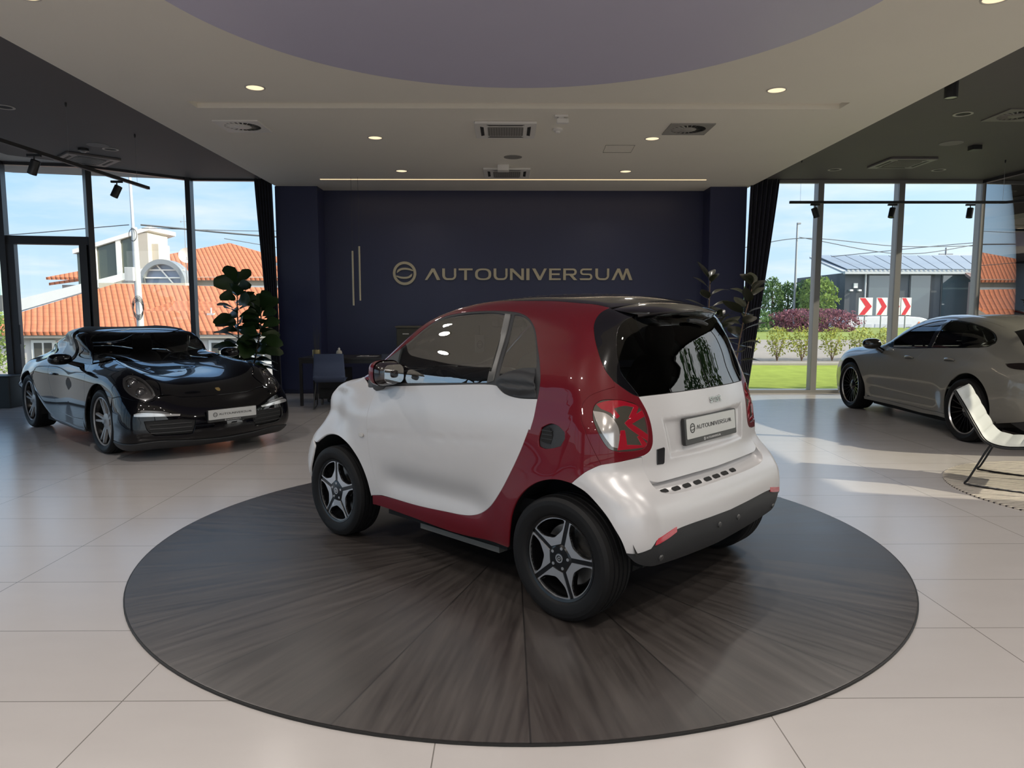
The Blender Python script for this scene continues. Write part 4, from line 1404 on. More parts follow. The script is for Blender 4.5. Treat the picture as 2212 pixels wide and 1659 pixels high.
M_GUN = mat('gunmetal_trim', (.10, .10, .105), .35, metal=.6)
SP = thing('sports_car', 'black open-top sports car parked in front of the left windows', 'car', (-5.48, 9.65, 0), -.738)
def psub(name, m_, loops, **kw):
    kw.setdefault('step', .045)
    kw.setdefault('gap', .002)
    return panel(PB, loops, name, m_, SP, **kw)
def carc(cx, cz, R, y, a0, a1, n=14):
    return [(1000 * (cx + R * math.cos(a)), 1000 * y, 1000 * (cz + R * math.sin(a))) for a in np.linspace(a0, a1, n)]
AF = carc(2.56, .32, .405, .86, 3.42, -.32)          # rear foot over the top to the front foot
AR = carc(.02, .32, .405, .85, -.30, 3.45)           # front foot over the top to the rear foot
p_door = [(766,726,883),(820,790,831),(856,826,750),(894,829,635),(987,833,516),(1106,834,417),(1258,833,331),(1597,844,301),(2100,866,318),(2160,860,420),(2158,858,571),(2123,823,806),(1985,727,885)]
psub('door_panel', M_PBLK, [p_door])
p_head = [(3041,790,751),(2994,768,804),(2996,720,831),(3041,672,830),(3146,632,796),(3254,612,741),(3328,603,687),(3366,608,648),(3378,643,618),(3361,701,605),(3320,755,620),(3246,797,655),(3152,812,700)]
p_hood = [(3222,489,739),(3364,430,640),(3377,400,618),(3371,154,606),(3372,0,606)]
p_fend = [(1985,730,887),(2123,823,806),(2158,858,571),(2160,860,420),(2105,866,318)] + AF[:-3] + [(2960,864,612),(3140,853,637),(3240,823,620),(3320,770,600),(3372,705,590),(3390,640,600),(3375,590,630),(3366,560,650),(3230,520,742),(2900,545,800),(2500,580,862),(2170,640,893),(2035,728,888)]
psub('fender', M_PBLK, [p_fend, p_head])
psub('bonnet', M_PBLK, [[(2170,636,894),(2500,576,863),(2900,541,801),(3226,512,743)] + [(3362,548,650),(3366,440,634),(3377,390,615),(3371,154,603),(3372,0,603),(2165,0,902),(2165,300,898)]], mirror='sym')
g_in = [(3378,735,405),(3396,716,319),(3415,658,262),(3429,616,255),(3505,330,248),(3510,290,390),(3486,412,408)]
p_bump = [(2965,864,608),(3140,853,633),(3240,823,616),(3320,770,596),(3372,705,586),(3392,640,596),(3378,590,626),(3368,440,630),(3379,390,611),(3373,154,599),(3374,0,599),(3480,0,172),(3476,302,182),(3417,613,205),(3151,875,190),(2975,870,200)] + AF[-3:][::-1]
psub('front_bumper', M_PBLK, [p_bump, g_in], mirror='sym', depth=.03)
psub('intake_grille', mat('intake_black', (.004, .004, .004), .6), [g_in], off=-.022, depth=0)
b = MB()
for s_ in (1, -1):
    for zz in (.285, .325, .365):
        c_ = PB.unchart(PB.chart(np.array([(3.40 + .10 * (1 - t), s_ * (.33 + .36 * t), zz) for t in np.linspace(0, 1, 7)])))
        b.tube([tuple(q) for q in c_ - np.array([.012, 0, 0])], .006, 6)
b.build('grille_bar', M_PLAS, SP, sm=40)['kind'] = 'stuff'
lo_lip = []
psub('front_lip', M_PLAS, [[(3482,0,168),(3478,302,178),(3419,613,201),(3151,875,186),(2980,868,196),(3000,840,130),(3300,600,118),(3400,0,118)]], mirror='sym', off=.012, depth=.02)
psub('daytime_light', mat('clear_light_bar', (.50, .50, .50), .12, metal=.4, coat=1.), [[(3333,806,477),(3356,768,489),(3475,427,455),(3477,434,437),(3359,772,451),(3335,808,455)]], off=.006, depth=.012, step=.02)
dl = psub('indicator_slats', mat('grey_slat_lens', (.16, .16, .16), .25, coat=.8), [[(3356,766,498),(3365,746,514),(3432,584,493),(3454,515,470)]], off=.004, depth=.008, step=.02)
p_rear = p_door[6::-1] + [(785,716,888),(700,705,905),(640,640,950),(400,590,945),(50,540,950),(-250,440,955),(-400,250,972),(-440,0,985),(-720,0,812),(-900,0,715),(-1020,0,620),(-960,0,300),(-900,450,290),(-620,745,300)] + AR[::-1] + [(460,850,180),(800,848,170),(1200,845,160),(1700,845,155),(2120,850,165),(2110,866,314),(1597,844,297)]
psub('rear_body', M_PBLK, [p_rear], mirror='sym', depth=.02)
psub('side_sill', M_GUN, [[(470,866,215),(800,866,205),(1250,862,200),(2100,862,196),(2100,850,165),(1250,842,155),(800,845,160),(470,850,172)]], off=.008, depth=.01)
ws_e = [(1357,0,1237),(1368,185,1236),(1420,330,1224),(1477,445,1211),(1552,552,1175),(1632,604,1133),(1800,655,1030),(1995,707,905),(2080,640,900),(2150,300,900),(2160,0,902)]
psub('windscreen', M_PWIN, [ws_e], mirror='sym', depth=0)
wf = [(1290,0,1250),(1296,185,1249),(1350,400,1234),(1425,500,1207),(1525,606,1175),(1600,640,1130),(1795,692,1030),(2012,733,896),(2040,715,892),(2000,712,902)] + ws_e[:8][::-1][1:]
psub('windscreen_frame', M_PBLK, [wf], mirror='sym', off=.004, depth=.025, step=.03)
psub('side_window', glass('open_side_glass', (.80, .83, .82), .8), [[(1240,705,900),(1272,649,966),(1339,651,1038),(1300,600,1120),(1270,540,1190),(1420,512,1206),(1520,610,1174),(1595,646,1128),(1790,698,1028),(1975,727,893)]], depth=0, off=-.012)
tb = [(790,720,892),(780,635,957),(650,560,1040),(560,500,1105),(560,300,1170),(560,0,1200),(930,0,1263),(935,300,1252),(1000,420,1238),(1090,490,1210),(1200,560,1165),(1280,620,1100),(1318,655,1038),(1255,655,966),(1225,705,900)]
psub('roll_bar', mat('satin_black_bar', (.010, .010, .011), .4, coat=.3), [tb], mirror='sym', off=.006, depth=.03)
psub('fabric_roof', M_SOFT, [[(935,0,1260),(940,300,1250),(1005,420,1236),(1095,488,1208),(1180,535,1180),(1290,530,1190),(1418,500,1207),(1348,398,1233),(1294,185,1248),(1288,0,1250)]], mirror='sym', off=.003, depth=.02)
psub('rear_window', M_PWIN, [[(640,643,953),(400,592,948),(50,542,953),(-250,442,958),(-400,250,975),(-440,0,988),(558,0,1198),(558,300,1168),(558,500,1103),(648,560,1038),(775,635,955)]], mirror='sym', depth=0)
# headlights: ring, dark bowl, two projector lenses under a clear cover
hl_ = psub('headlight', mat('lamp_bowl_grey', (.055, .052, .055), .4, metal=.2), [p_head], off=-.03, depth=0, step=.03)
cen = np.array(p_head, float).mean(0)
inner = [tuple(cen + (np.array(q, float) - cen) * .84) for q in p_head]
for o, par in zip(psub('headlight_ring', mat('graphite_ring', (.10, .10, .105), .3, metal=.5), [p_head, inner], off=-.004, depth=.02, step=.025), hl_):
    o.parent = par
for par, s_ in zip(hl_, (1, -1)):
    for px_, py_, pz_ in ((3.100, .725, .775), (3.235, .700, .690)):
        q = PB.unchart(PB.chart(np.array([[px_, py_ * s_, pz_]])))[0]
        n_ = PB.N(q[None])[0]
        ax = np.array([n_[0] + .5, n_[1] * .6, n_[2] * .6])
        M = axis_m(q - n_ * .035, ax)
        MB().lathe([(.048, .0), (.052, .022), (.046, .026), (.042, .010)], 24, M).build('projector_ring', M_CHROME, par, sm=40)
        MB().lathe([(.041, .006), (.034, .018), (.02, .025), (.001, .028)], 24, M).build('projector_lens', mat('projector_glass', (.10, .10, .11), .04, coat=1., spec=1.), par, sm=60)
for o, par in zip(psub('headlight_cover', glass('lamp_cover', (.92, .92, .92), .5), [p_head], off=.0, depth=0, step=.03), hl_):
    o.parent = par
# plate, crest
def nose_m(y, z, dx, body=PB, x0=3.5, up=.0):
    q = body.unchart(body.chart(np.array([[x0, y, z]])))[0]
    n_ = body.N(q[None])[0]
    n_ = np.array([n_[0], n_[1], n_[2] * up]); n_ /= np.linalg.norm(n_)
    u = np.array([-n_[1], n_[0], 0]); u /= np.linalg.norm(u)
    v = np.cross(n_, u)
    q = q + n_ * dx
    return Matrix(((u[0], v[0], n_[0], q[0]), (u[1], v[1], n_[1], q[1]), (u[2], v[2], n_[2], q[2]), (0, 0, 0, 1)))
NM = nose_m(.07, .412, .012)
pf = MB().prism(rrect(.535, .128, .008), -.02, .004, NM).build('plate_frame', mat('black_plate_frame', (.012, .012, .012), .35), SP, bev=.003)
slab(rrect(.522, .098, .006, 4, 0, .012), [], .004, .0065, NM).build('plate', M_PLATE, pf, sm=0)
b = MB()
logo_ring(b, -.190, .012, .023, NM, .0066, .0075)
wordmark(b, NM, -.152, .003, .019, .0066, .0075, .36 / (WORD_W * .019))
b.build('plate_lettering', M_INK, pf, sm=0)
b = MB()
logo_ring(b, -.080, -.051, .008, NM, .0042, .0048)
wordmark(b, NM, -.064, -.055, .009, .0042, .0048, .15 / (WORD_W * .009))
b.build('plate_lettering', mat('white_ink', (.6, .6, .6), .5), pf, sm=0)
CM = nose_m(.04, .648, .003, x0=3.3, up=1.)
sh_ = [(-.022, .028), (0, .031), (.022, .028), (.024, .0), (.017, -.018), (0, -.031), (-.017, -.018), (-.024, .0)]
MB().prism(sh_, -.003, .002, CM).build('bonnet_badge', mat('gold_badge', (.42, .30, .12), .3, metal=.8), SP, bev=.002)
for s_ in (1, -1):
    b = MB()
    def pm(u, v):
        a = 2 * PI * u; t = v * PI
        rr = max(math.sin(t), .0001) ** .6
        return (1.775 - .085 * math.cos(t), s_ * (.955 + .115 * math.copysign(abs(math.cos(a)) ** .8, math.cos(a)) * rr), .945 + .062 * math.copysign(abs(math.sin(a)) ** .8, math.sin(a)) * rr)
    b.grid(pm, 28, 14, True)
    o = b.build('door_mirror', M_PBLK, SP, sm=60, fix=True)
    MB().tube([(1.80, s_ * .74, .86), (1.80, s_ * .82, .885), (1.785, s_ * .88, .915)], [.028, .022, .026], 10).build('mirror_arm', M_PBLK, o, sm=60)
    MB().tube([(.96, s_ * .832, .735), (1.03, s_ * .842, .738), (1.10, s_ * .838, .738)], [.010, .016, .010], 8).build('door_handle', M_PBLK, SP, sm=60)
    wheel(SP, (.02, s_ * .700, .335), s_, .335, .255, .25, 'twin', rot=.3)
    w_ = wheel(SP, (2.56, s_ * .728, .332), s_, .332, .255, .235, 'twin', rot=.1)
    for cx in (.02, 2.56):
        b = MB()
        n_ = 24
        pts = [(cx + .405 * math.cos(a), .32 + .405 * math.sin(a)) for a in np.linspace(-.3, PI + .3, n_)]
        b.add([(x, s_ * .50, z) for x, z in pts] + [(x, s_ * .80, z) for x, z in pts], [(i, i + 1, n_ + i + 1, n_ + i) for i in range(n_ - 1)])
        b.add([(x, s_ * .50, z) for x, z in pts], [tuple(range(n_))])
        b.build('wheel_arch_liner', M_LINER, SP, sm=40)
b = MB().box(.45, 2.12, -.74, .74, .14, .36).box(-.85, 3.25, -.48, .48, .14, .40).box(2.2, 3.2, -.45, .45, .4, .62).box(-.8, -.1, -.5, .5, .4, .78)
b.build('underbody', M_LINER, SP, sm=0)
b = MB().box(.45, 2.1, -.68, .68, .36, .44).box(-.1, .45, -.5, .5, .40, .86)
b.build('cabin_floor', M_CABIN, SP, sm=0)
MB().grid(lambda u, v: (1.66 + .42 * v, (u * 2 - 1) * (.66 - .05 * v), .82 + .06 * math.sin(min(1, v * 1.7) * PI / 2)), 14, 6).box(1.66, 2.0, -.64, .64, .45, .82).build('dashboard', M_CABIN, SP, sm=40)
for s_ in (1, -1):
    seat_shape(SP, 1.02, s_ * .36, .42, M_CABIN, .48, .47, .16)
steering(SP, 1.58, .36, .80, .18, M_CABIN)
MB().box(1.46, 1.50, -.11, .11, 1.13, 1.17).build('rear_view_mirror', M_CABIN, SP, bev=.01)
# ---------------------------------------------------------------- grey fastback, right
G_PROF = [[-0.852,0.216],[-1.001,0.329],[-1.072,0.5],[-1.083,0.7],[-1.053,0.861],[-1.001,0.952],[-0.75,1.06],[-0.399,1.186],[0.002,1.303],[0.401,1.382],[0.85,1.42],[1.302,1.412],[1.713,1.348],[2.1,1.13],[2.332,0.968],[2.591,0.913],[2.999,0.883],[3.407,0.826],[3.628,0.663],[3.744,0.522],[3.792,0.42],[3.786,0.293],[3.603,0.098],[1.0,0.092],[-0.601,0.149]]
GK = dict(w2=.89, w4=.9043, w6=.9272, w8=.9094, w10=.8482, w12=.715, w13=.6224, w14=.5136, kr=.2, kf=.3005, rr=.25, rf=.0496, fh=.044, fy=.66, fs=.2, ft=.1112, zc=.053, gt=-.03)
def saloon_maps(K, WB=2.887):
    w = spl([.1,.2,.4,.6,.8,.92,1.05,1.2,1.3,1.4,1.5], [K['w2'],K['w2'],K['w4'],K['w6'],K['w8'],K['w10'],(K['w10']+K['w12'])/2,K['w12'],K['w13'],K['w14'],K['w14']-.05])
    def W(x, z):
        r = w(z)+.025*np.exp(-(np.maximum(np.hypot(x,z-.35)-.38,0)/.16)**2)*sst(1.0,.8,z)+.012*np.exp(-(np.maximum(np.hypot(x-WB,z-.35)-.38,0)/.14)**2)
        r = r-.02*np.exp(-((z-.42)/.1)**2)*sst(.45,.7,x)*sst(WB-.5,WB-.75,x)
        return r-K['ft']*sst(WB,WB+.9,x)+K['gt']*sst(1.2,0,x)*sst(.95,1.15,z)
    def crown(x, y, z):
        q = y*y
        xx = x-q*K['kr']*sst(.2,-.8,x)+q*K['kf']*sst(2.3,3.4,x)*sst(1.05,.85,z)+q*.3*sst(1.2,1.7,x)*sst(.9,1.05,z)*sst(2.9,2.4,x)
        hump = K['fh']*np.exp(-((y-K['fy'])/K['fs'])**2)*sst(2.2,2.6,x)
        return xx, z+q*K['zc']*sst(.9,1.2,z)-hump*sst(.4,.6,z)
    def Rf(x, z):
        return .07+K['rr']*sst(.6,-.6,x)+K['rf']*sst(2.2,2.8,x)+.04*sst(1.0,1.3,z)
    return W, crown, Rf
GB = Body(G_PROF, *saloon_maps(GK), (1.2, 0, .6), (2.1, .92, .72), h=.015)
M_CHALK = mat('chalk_grey_paint', (.185, .178, .158), .3, coat=1., crough=.012, var=.02, spec=.2)
M_GWIN = glass('privacy_glass', (.45, .50, .48), 1., 0, 1.5, .06)
ga = math.atan2(.99988, .01524)
GC = thing('fastback_car', 'chalk grey four-door fastback parked by the right windows', 'car', (6.0689, 7.9393, 0), ga)
def gsub(name, m_, loops, **kw):
    kw.setdefault('step', .05)
    kw.setdefault('gap', .002)
    return panel(GB, loops, name, m_, GC, **kw)
GF = carc(2.80, .35, .415, .92, 3.55, -.40)
GR = carc(-.03, .35, .425, .94, -.30, 3.46)
dlo = [(1821,826,964),(649,794,1017),(49,765,1052),(-73,751,1069),(-114,705,1108),(-87,670,1146),(19,624,1209),(188,594,1261),(365,580,1297),(741,551,1342),(1020,541,1355),(1244,572,1336),(1488,652,1270),(1658,726,1181),(1880,775,1068),(1990,800,985)]
gate_edge = [(-1010,0,945),(-985,300,940),(-930,560,925),(-830,680,935),(-700,690,975),(-520,640,1060),(-300,560,1160),(-100,500,1240)]
md = [(1000,806,1000),(1101,889,850),(1115,922,554),(1154,892,253)]
fd = [(1990,822,962),(2193,900,813),(2241,898,442),(2190,892,247)]
rd = [(60,772,1045),(83,835,946),(126,929,798)]
sill = [(2390,894,190),(1531,890,202),(915,890,194),(372,915,204)]
side_roof = [(-100,500,1240),(100,505,1305),(400,495,1345),(850,480,1372),(1250,490,1355),(1500,560,1290),(1690,640,1200),(1900,720,1085),(2090,790,985)]
psh = GR[:7]
gsub('front_door', M_CHALK, [[(1010,808,1001)] + md[1:] + [(1531,890,250),(2186,892,250)] + fd[::-1][1:]])
gsub('rear_door', M_CHALK, [rd + [p for p in GR if p[0] > 120 and p[2] > 300][::-1] + [(405,915,258),(800,890,250)] + md[::-1][:-1] + [(1000,806,1001),(649,794,1019),(75,766,1048)]])
shell = [(1994,824,960)] + [(2092,792,982)] + side_roof[::-1][1:] + gate_edge[::-1][1:-1] + [(-1010,0,945),(-1085,0,700),(-1070,0,420),(-1010,350,410),(-880,690,400)] + [(-640,840,300)] + GR[::-1][:-4] + rd[::-1][:-1] + [(68,768,1049)] + dlo[2:]
gsub('rear_quarter', M_CHALK, [shell], mirror='sym', depth=.02)
gsub('rear_bumper', M_PLAS, [[(-1012,350,405),(-1072,0,415),(-900,0,200),(-600,600,190),(-640,836,296),(-882,690,396)]], mirror='sym', depth=.02)
gsub('side_sill', M_CHALK, [[(2192,892,246),(1531,890,246),(1154,892,249),(800,890,246),(405,915,254),(376,915,208)] + sill[::-1][1:] + [(2395,894,230)]], depth=.02)
gsub('fender', M_CHALK, [fd[::-1] + [(2096,792,980),(2200,760,955),(2500,720,935),(2900,690,905),(3250,650,850),(3450,600,780),(3560,560,700),(3600,640,560),(3480,800,460),(3330,860,300),(3230,880,220)] + GF[::-1] + [(2300,894,250)], [(2225,917,771),(2175,914,782),(2170,899,472),(2230,898,455),(2240,927,620)]])
gsub('side_vent', mat('intake_black', (.004, .004, .004), .6), [[(2235,917,776),(2171,914,786),(2166,899,468),(2236,898,448),(2246,927,620)]], off=-.012, depth=0)
gsub('bonnet', M_CHALK, [[(2200,756,957),(2500,716,937),(2900,686,907),(3250,646,852),(3450,596,782),(3560,400,720),(3590,0,720),(2330,0,965),(2300,400,965)]], mirror='sym')
gsub('front_bumper', M_CHALK, [[(3562,400,716),(3592,0,716),(3600,0,110),(3500,500,130),(3240,870,215),(3335,856,300),(3485,796,460),(3604,636,560),(3562,556,696)]], mirror='sym')
gsub('roof', M_CHALK, [side_roof[:6] + [(1560,400,1345),(1600,0,1375),(-60,0,1285),(-80,300,1270)]], mirror='sym', depth=.02)
gsub('windscreen', M_GWIN, [[(1600,0,1372),(1560,400,1342),(1520,555,1285),(1695,636,1198),(1905,716,1083),(2095,786,983),(2200,752,958),(2300,400,966),(2330,0,967)]], mirror='sym', depth=0)
gsub('rear_window', mat('black_rear_glass', (.004, .004, .005), .05, coat=1.), [[(-60,0,1283),(-82,300,1268),(-102,496,1238),(-300,556,1158),(-520,600,1070),(-600,560,1065),(-680,300,1075),(-690,0,1080)]], mirror='sym', depth=.006)
gsub('tailgate', M_CHALK, [[(-690,0,1078),(-682,300,1073),(-602,562,1062),(-522,604,1066),(-525,636,1056),(-700,686,973),(-830,676,934),(-928,556,925),(-984,300,940),(-1008,0,945)]], mirror='sym', depth=.015)
lw = [(1790,822,972),(649,790,1026),(60,762,1060),(-55,742,1078),(-90,705,1110),(-65,674,1142),(30,632,1200),(195,602,1250),(370,589,1284),(741,562,1328),(1015,552,1341),(1235,582,1323),(1475,660,1258),(1642,732,1172),(1860,782,1060)]
gsub('window_trim', mat('gloss_black_trim', (.006, .006, .006), .15, coat=1.), [dlo, lw], off=.002, depth=.01, step=.03)
gsub('side_window', M_GWIN, [[(1800,822,970),(1020,808,1003),(1040,552,1343)] + lw[11:]], depth=0, off=-.004)
gsub('side_window', M_GWIN, [[(930,806,1008)] + lw[1:11]], depth=0, off=-.004)
gsub('window_pillar', mat('gloss_black_trim', (.006, .006, .006), .15, coat=1.), [[(1022,808,1003),(928,806,1008),(960,550,1345),(1042,552,1343)]], off=.001, depth=.008, step=.03)
gsub('tail_light', mat('smoked_tail_light', (.012, .008, .009), .1, coat=1.), [[(-500,838,912),(-640,790,930),(-800,700,932),(-960,400,925),(-1010,0,920),(-1030,0,870),(-980,400,868),(-830,740,862),(-680,830,862),(-560,850,880)]], mirror='sym', off=.004, depth=.01, step=.03)
b = MB().grid(lambda u, v: (-.62 - .16 * v, (u * 2 - 1) * .52, 1.085 + .02 * v + .035 * math.sin(v * PI)), 20, 6)
b.build('rear_spoiler', M_CHALK, GC, sm=60)
for s_ in (1, -1):
    b = MB()
    def gm(u, v):
        a = 2 * PI * u; t = v * PI
        rr = max(math.sin(t), .0001) ** .6
        return (2.03 - .10 * math.cos(t), s_ * (1.0 + .12 * math.copysign(abs(math.cos(a)) ** .8, math.cos(a)) * rr), 1.01 + .075 * math.copysign(abs(math.sin(a)) ** .8, math.sin(a)) * rr)
    b.grid(gm, 28, 14, True)
    o = b.build('door_mirror', mat('gloss_black_trim', (.006, .006, .006), .15, coat=1.), GC, sm=60, fix=True)
    MB().tube([(2.0, s_ * .845, .90), (2.0, s_ * .89, .93), (2.02, s_ * .95, .97)], [.035, .03, .03], 10).build('mirror_arm', mat('gloss_black_trim', (.006,) * 3, .15), o, sm=60)
    for x, z in ((1.27, .862), (.415, .892)):
        q = GB.unchart(GB.chart(np.array([[x, s_ * .88, z]])))[0]
        n_ = GB.N(q[None])[0]
        MB().tube([tuple(q + np.array([.10, 0, -.006]) + n_ * .004), tuple(q + np.array([.06, 0, 0]) + n_ * .022), tuple(q + np.array([-.06, 0, .004]) + n_ * .022), tuple(q + np.array([-.10, 0, 0]) + n_ * .004)], [.008, .014, .014, .008], 8).build('door_handle', M_CHALK, GC, sm=60)
    wheel(GC, (0, s_ * .815, .355), s_, .355, .275, .29, 'web', rot=.2)
    wheel(GC, (2.80, s_ * .80, .352), s_, .352, .272, .27, 'web', rot=.05)
    for cx, zz in ((-.03, .35), (2.80, .35)):
        b = MB()
        n_ = 24
        R_ = .42
        pts = [(cx + R_ * math.cos(a), zz + R_ * math.sin(a)) for a in np.linspace(-.3, PI + .3, n_)]
        b.add([(x, s_ * .55, z) for x, z in pts] + [(x, s_ * .875, z) for x, z in pts], [(i, i + 1, n_ + i + 1, n_ + i) for i in range(n_ - 1)])
        b.add([(x, s_ * .55, z) for x, z in pts], [tuple(range(n_))])
        b.build('wheel_arch_liner', M_LINER, GC, sm=40)
MB().box(.46, 2.3, -.80, .80, .14, .45).box(-.9, 3.5, -.52, .52, .14, .5).build('underbody', M_LINER, GC, sm=0)
MB().box(-.5, 2.3, -.75, .75, .45, .52).box(1.95, 2.2, -.7, .7, .5, .93).build('cabin_floor', M_CABIN, GC, sm=0)
for s_ in (1, -1):
    seat_shape(GC, 1.25, s_ * .38, .50, M_CABIN, .48, .50, .16)
    seat_shape(GC, .42, s_ * .36, .50, M_CABIN, .48, .42, .14)
steering(GC, 1.78, .38, .92, .18, M_CABIN)
b = MB().grid(lambda u, v: (1.62 + .24 * (u - .5) * 2 + .02 * math.sin(v * 9), .38 + .30 * (v - .5) * 2, .955 + .045 * math.sin(u * PI) * math.sin(v * PI) + .012 * math.sin(u * 11 + v * 7)), 16, 10)
cl = b.build('cloth', mat('red_cloth', (.55, .012, .012), .7, sheen=.3), GC, sm=60)
cl['label'] = 'red cloth lying over the steering wheel'
# ---------------------------------------------------------------- wall sign
def wall_m(x, y, z):
    # text plane facing the room (towards -y)
    return Matrix(((1, 0, 0, x), (0, 0, -1, y), (0, 1, 0, z), (0, 0, 0, 1)))
SG = thing('wall_sign', 'brass wall sign reading AUTOUNIVERSUM with a ring mark on the navy wall', 'sign', (0, 13.2, 2.12))
hC = .208
b = logo_ring(MB(), 0, 0, .212, wall_m(-1.848, 0, .026), 0, .03)
b.build('ring_mark', M_BRASS, SG, sm=0)
for q in range(1):
    b = MB()
    wordmark(b, wall_m(-1.482, 0, -.095), 0, 0, hC, 0, .03, 3.77 / (WORD_W * hC))
    b.build('lettering', M_BRASS, SG, sm=0)

# ---------------------------------------------------------------- pendants, light strip
for x, zt, zb, lb in ((-2.515, 2.44, 1.555, 'slim vertical tube pendant hung lower, left of its twin'), (-2.405, 2.515, 1.635, 'slim vertical tube pendant hung higher, nearer the wall sign')):
    t = thing('tube_pendant', lb, 'pendant light', (x, 11.9, zb), 0, 'tube pendants over the desk')
    MB().lathe([(.001, 0), (.016, 0), (.016, zt - zb), (.001, zt - zb)], 16).build('tube', M_BRASS, t, sm=40)
    MB().tube([(0, 0, zt - zb), (0, 0, ZS - zb)], .0022, 6).build('cable', M_BLK, t, sm=40)
st = MB().box(-3.06, 3.30, 12.08, 12.115, ZS - .006, ZS - .001)
tag(st.build('ceiling_light_strip', emis('warm_led', (1, .70, .42), 1.35), sm=0), 'long thin warm light strip in the ceiling before the navy wall', 'ceiling light')
sl_ = bpy.data.lights.new('strip_lamp', 'AREA')
sl_.shape = 'RECTANGLE'; sl_.size = 6.3; sl_.size_y = .03; sl_.energy = 10; sl_.color = (1, .80, .58)
so2 = bpy.data.objects.new('strip_lamp', sl_)
COL.objects.link(so2); so2.location = (.12, 12.098, ZS - .008)

# ---------------------------------------------------------------- ceiling fittings
def cassette(x, y, z, label, m, s=.72, rz=0., group='ceiling cassette units'):
    t = thing('ceiling_air_conditioner', label, 'air conditioner', (x, y, z - .002), rz, group)
    h = s / 2
    MB().prism(rrect(s, s, .02, 3), -.03, 0).build('panel', m, t, bev=.006)
    g = .21 * s / .72
    MB().prism(rrect(2 * g, 2 * g, .03, 3), -.036, -.03).build('grille', mat('cassette_grille', (.30, .29, .27), .6) if m == M_WHITE else M_GREYP, t, sm=0)
    b = MB()
    for k in range(14):
        xx = -g + .015 + k * (2 * g - .03) / 13
        b.box(xx - .004, xx + .004, -g + .02, g - .02, -.039, -.036)
    b.build('grille_slat', mat('grille_slat_grey', (.16, .155, .15), .6), t, sm=0)['kind'] = 'stuff'
    for a in range(4):
        M = rotz(a * PI / 2)
        b = MB().prism([(-.19, g + .045), (.19, g + .045), (.22, g + .085), (-.22, g + .085)], -.032, -.0295, M)
        b.build('air_slot', M_DKSLOT, t, sm=0)
    return t
M_CASD = mat('cassette_dark', (.17, .16, .16), .5)
cassette(-.009, 8.80, ZS, 'white ceiling cassette air conditioner nearer the long groove', M_WHITE)
cassette(.008, 11.46, ZS, 'white ceiling cassette air conditioner nearest the navy wall', M_WHITE)
cassette(-6.28, 11.08, ZD, 'dark ceiling cassette air conditioner over the black sports car', M_CASD, rz=.80)
cassette(6.06, 11.24, ZD, 'dark ceiling cassette air conditioner over the grey fastback', M_CASD)
tag(MB().prism(rrect(.17, .17, .01, 3), -.085, 0).build('ceiling_box', M_WHITE, loc=(-.045, 10.95, ZS - .001), bev=.006), 'small white box hanging below the farther white cassette unit', 'box')
def swirl(x, y, z, label, m=None, rz=0.):
    t = thing('air_vent', label, 'air vent', (x, y, z), rz, 'square swirl air vents')
    m = m or M_WHITE
    slab(rrect(.52, .52, .008, 3), [arc(0, 0, .205, 0, 2 * PI, 40)[:-1]], -.012, 0, Matrix.Rotation(PI, 4, 'X') @ Matrix.Translation((0, 0, .012))).build('plate', m, t, sm=0)
    MB().lathe([(.001, -.002), (.205, -.002)], 40).build('duct', M_DKSLOT, t, sm=0)
    b = MB().lathe([(.001, -.020), (.085, -.018), (.10, -.010), (.10, -.004)], 32)
    b.build('hub', m, t, sm=40)
    for k in range(20):
        M = rotz(2 * PI * k / 20)
        MB().quad((.09, -.002, -.016), (.21, -.006, -.010), (.21, .012, -.004), (.09, .010, -.004)).build('vane', m, t, sm=0).matrix_local = M
    return t
swirl(-3.09, 8.70, ZS, 'white square swirl vent left of the long row of downlights')
swirl(2.165, 8.79, ZS, 'greyish square swirl vent on the right of the beige ceiling', mat('greyish_vent', (.33, .32, .30), .55))
swirl(5.95, 8.58, ZD, 'square swirl vent at the right edge of the dark ceiling', M_GREYP)
def disc(x, y, z, r, label, m, nm='ceiling_speaker', cat='speaker', h=.006):
    o = MB().lathe([(r, 0), (r * .98, -h), (.001, -h)], 36).build(nm, m, sm=30, loc=(x, y, z))
    return tag(o, label, cat)
disc(.093, 10.37, ZS, .13, 'flat round greyish speaker between the two white cassette units', mat('speaker_cloth_grey', (.26, .25, .235), .8))
disc(-5.62, 10.19, ZD, .14, 'flat round pale speaker in the left dark ceiling', mat('speaker_cloth_pale', (.24, .23, .225), .8))
disc(6.05, 9.99, ZD, .15, 'flat round pale speaker in the right dark ceiling', mat('speaker_cloth_pale', (.24, .23, .225), .8))
def ring(x, y, label):
    t = thing('downlight', label, 'ceiling light', (x, y, ZD), 0, 'unlit ring downlights in the dark ceilings')
    MB().lathe([(.105, 0), (.105, -.006), (.080, -.007), (.078, 0)], 32).build('trim_ring', mat('pale_trim_ring', (.42, .40, .38), .5), t, sm=30)
    MB().lathe([(.079, -.001), (.001, -.001)], 32).build('lens', M_DKSLOT, t, sm=0)
ring(-5.62, 8.35, 'unlit ring downlight at the left edge of the dark ceiling')
ring(-5.585, 10.45, 'unlit ring downlight beside the pale speaker in the left dark ceiling')
ring(5.295, 8.55, 'unlit ring downlight nearest the black cylinder in the right dark ceiling')
ring(5.295, 11.82, 'unlit ring downlight left of the right dark cassette')
ring(6.99, 11.84, 'unlit ring downlight right of the right dark cassette')
t = thing('motion_detector', 'small black motion detector beside the pale speaker, left ceiling', 'detector', (-5.95, 10.42, ZD))
MB().lathe([(.07, 0), (.07, -.03), (.05, -.035)], 24, cap1=True).build('base', M_BLK, t)
MB().lathe([(.042, -.033), (.03, -.052), (.001, -.058)], 20).build('dome', mat('pale_dome', (.35, .34, .33), .3), t, sm=60)
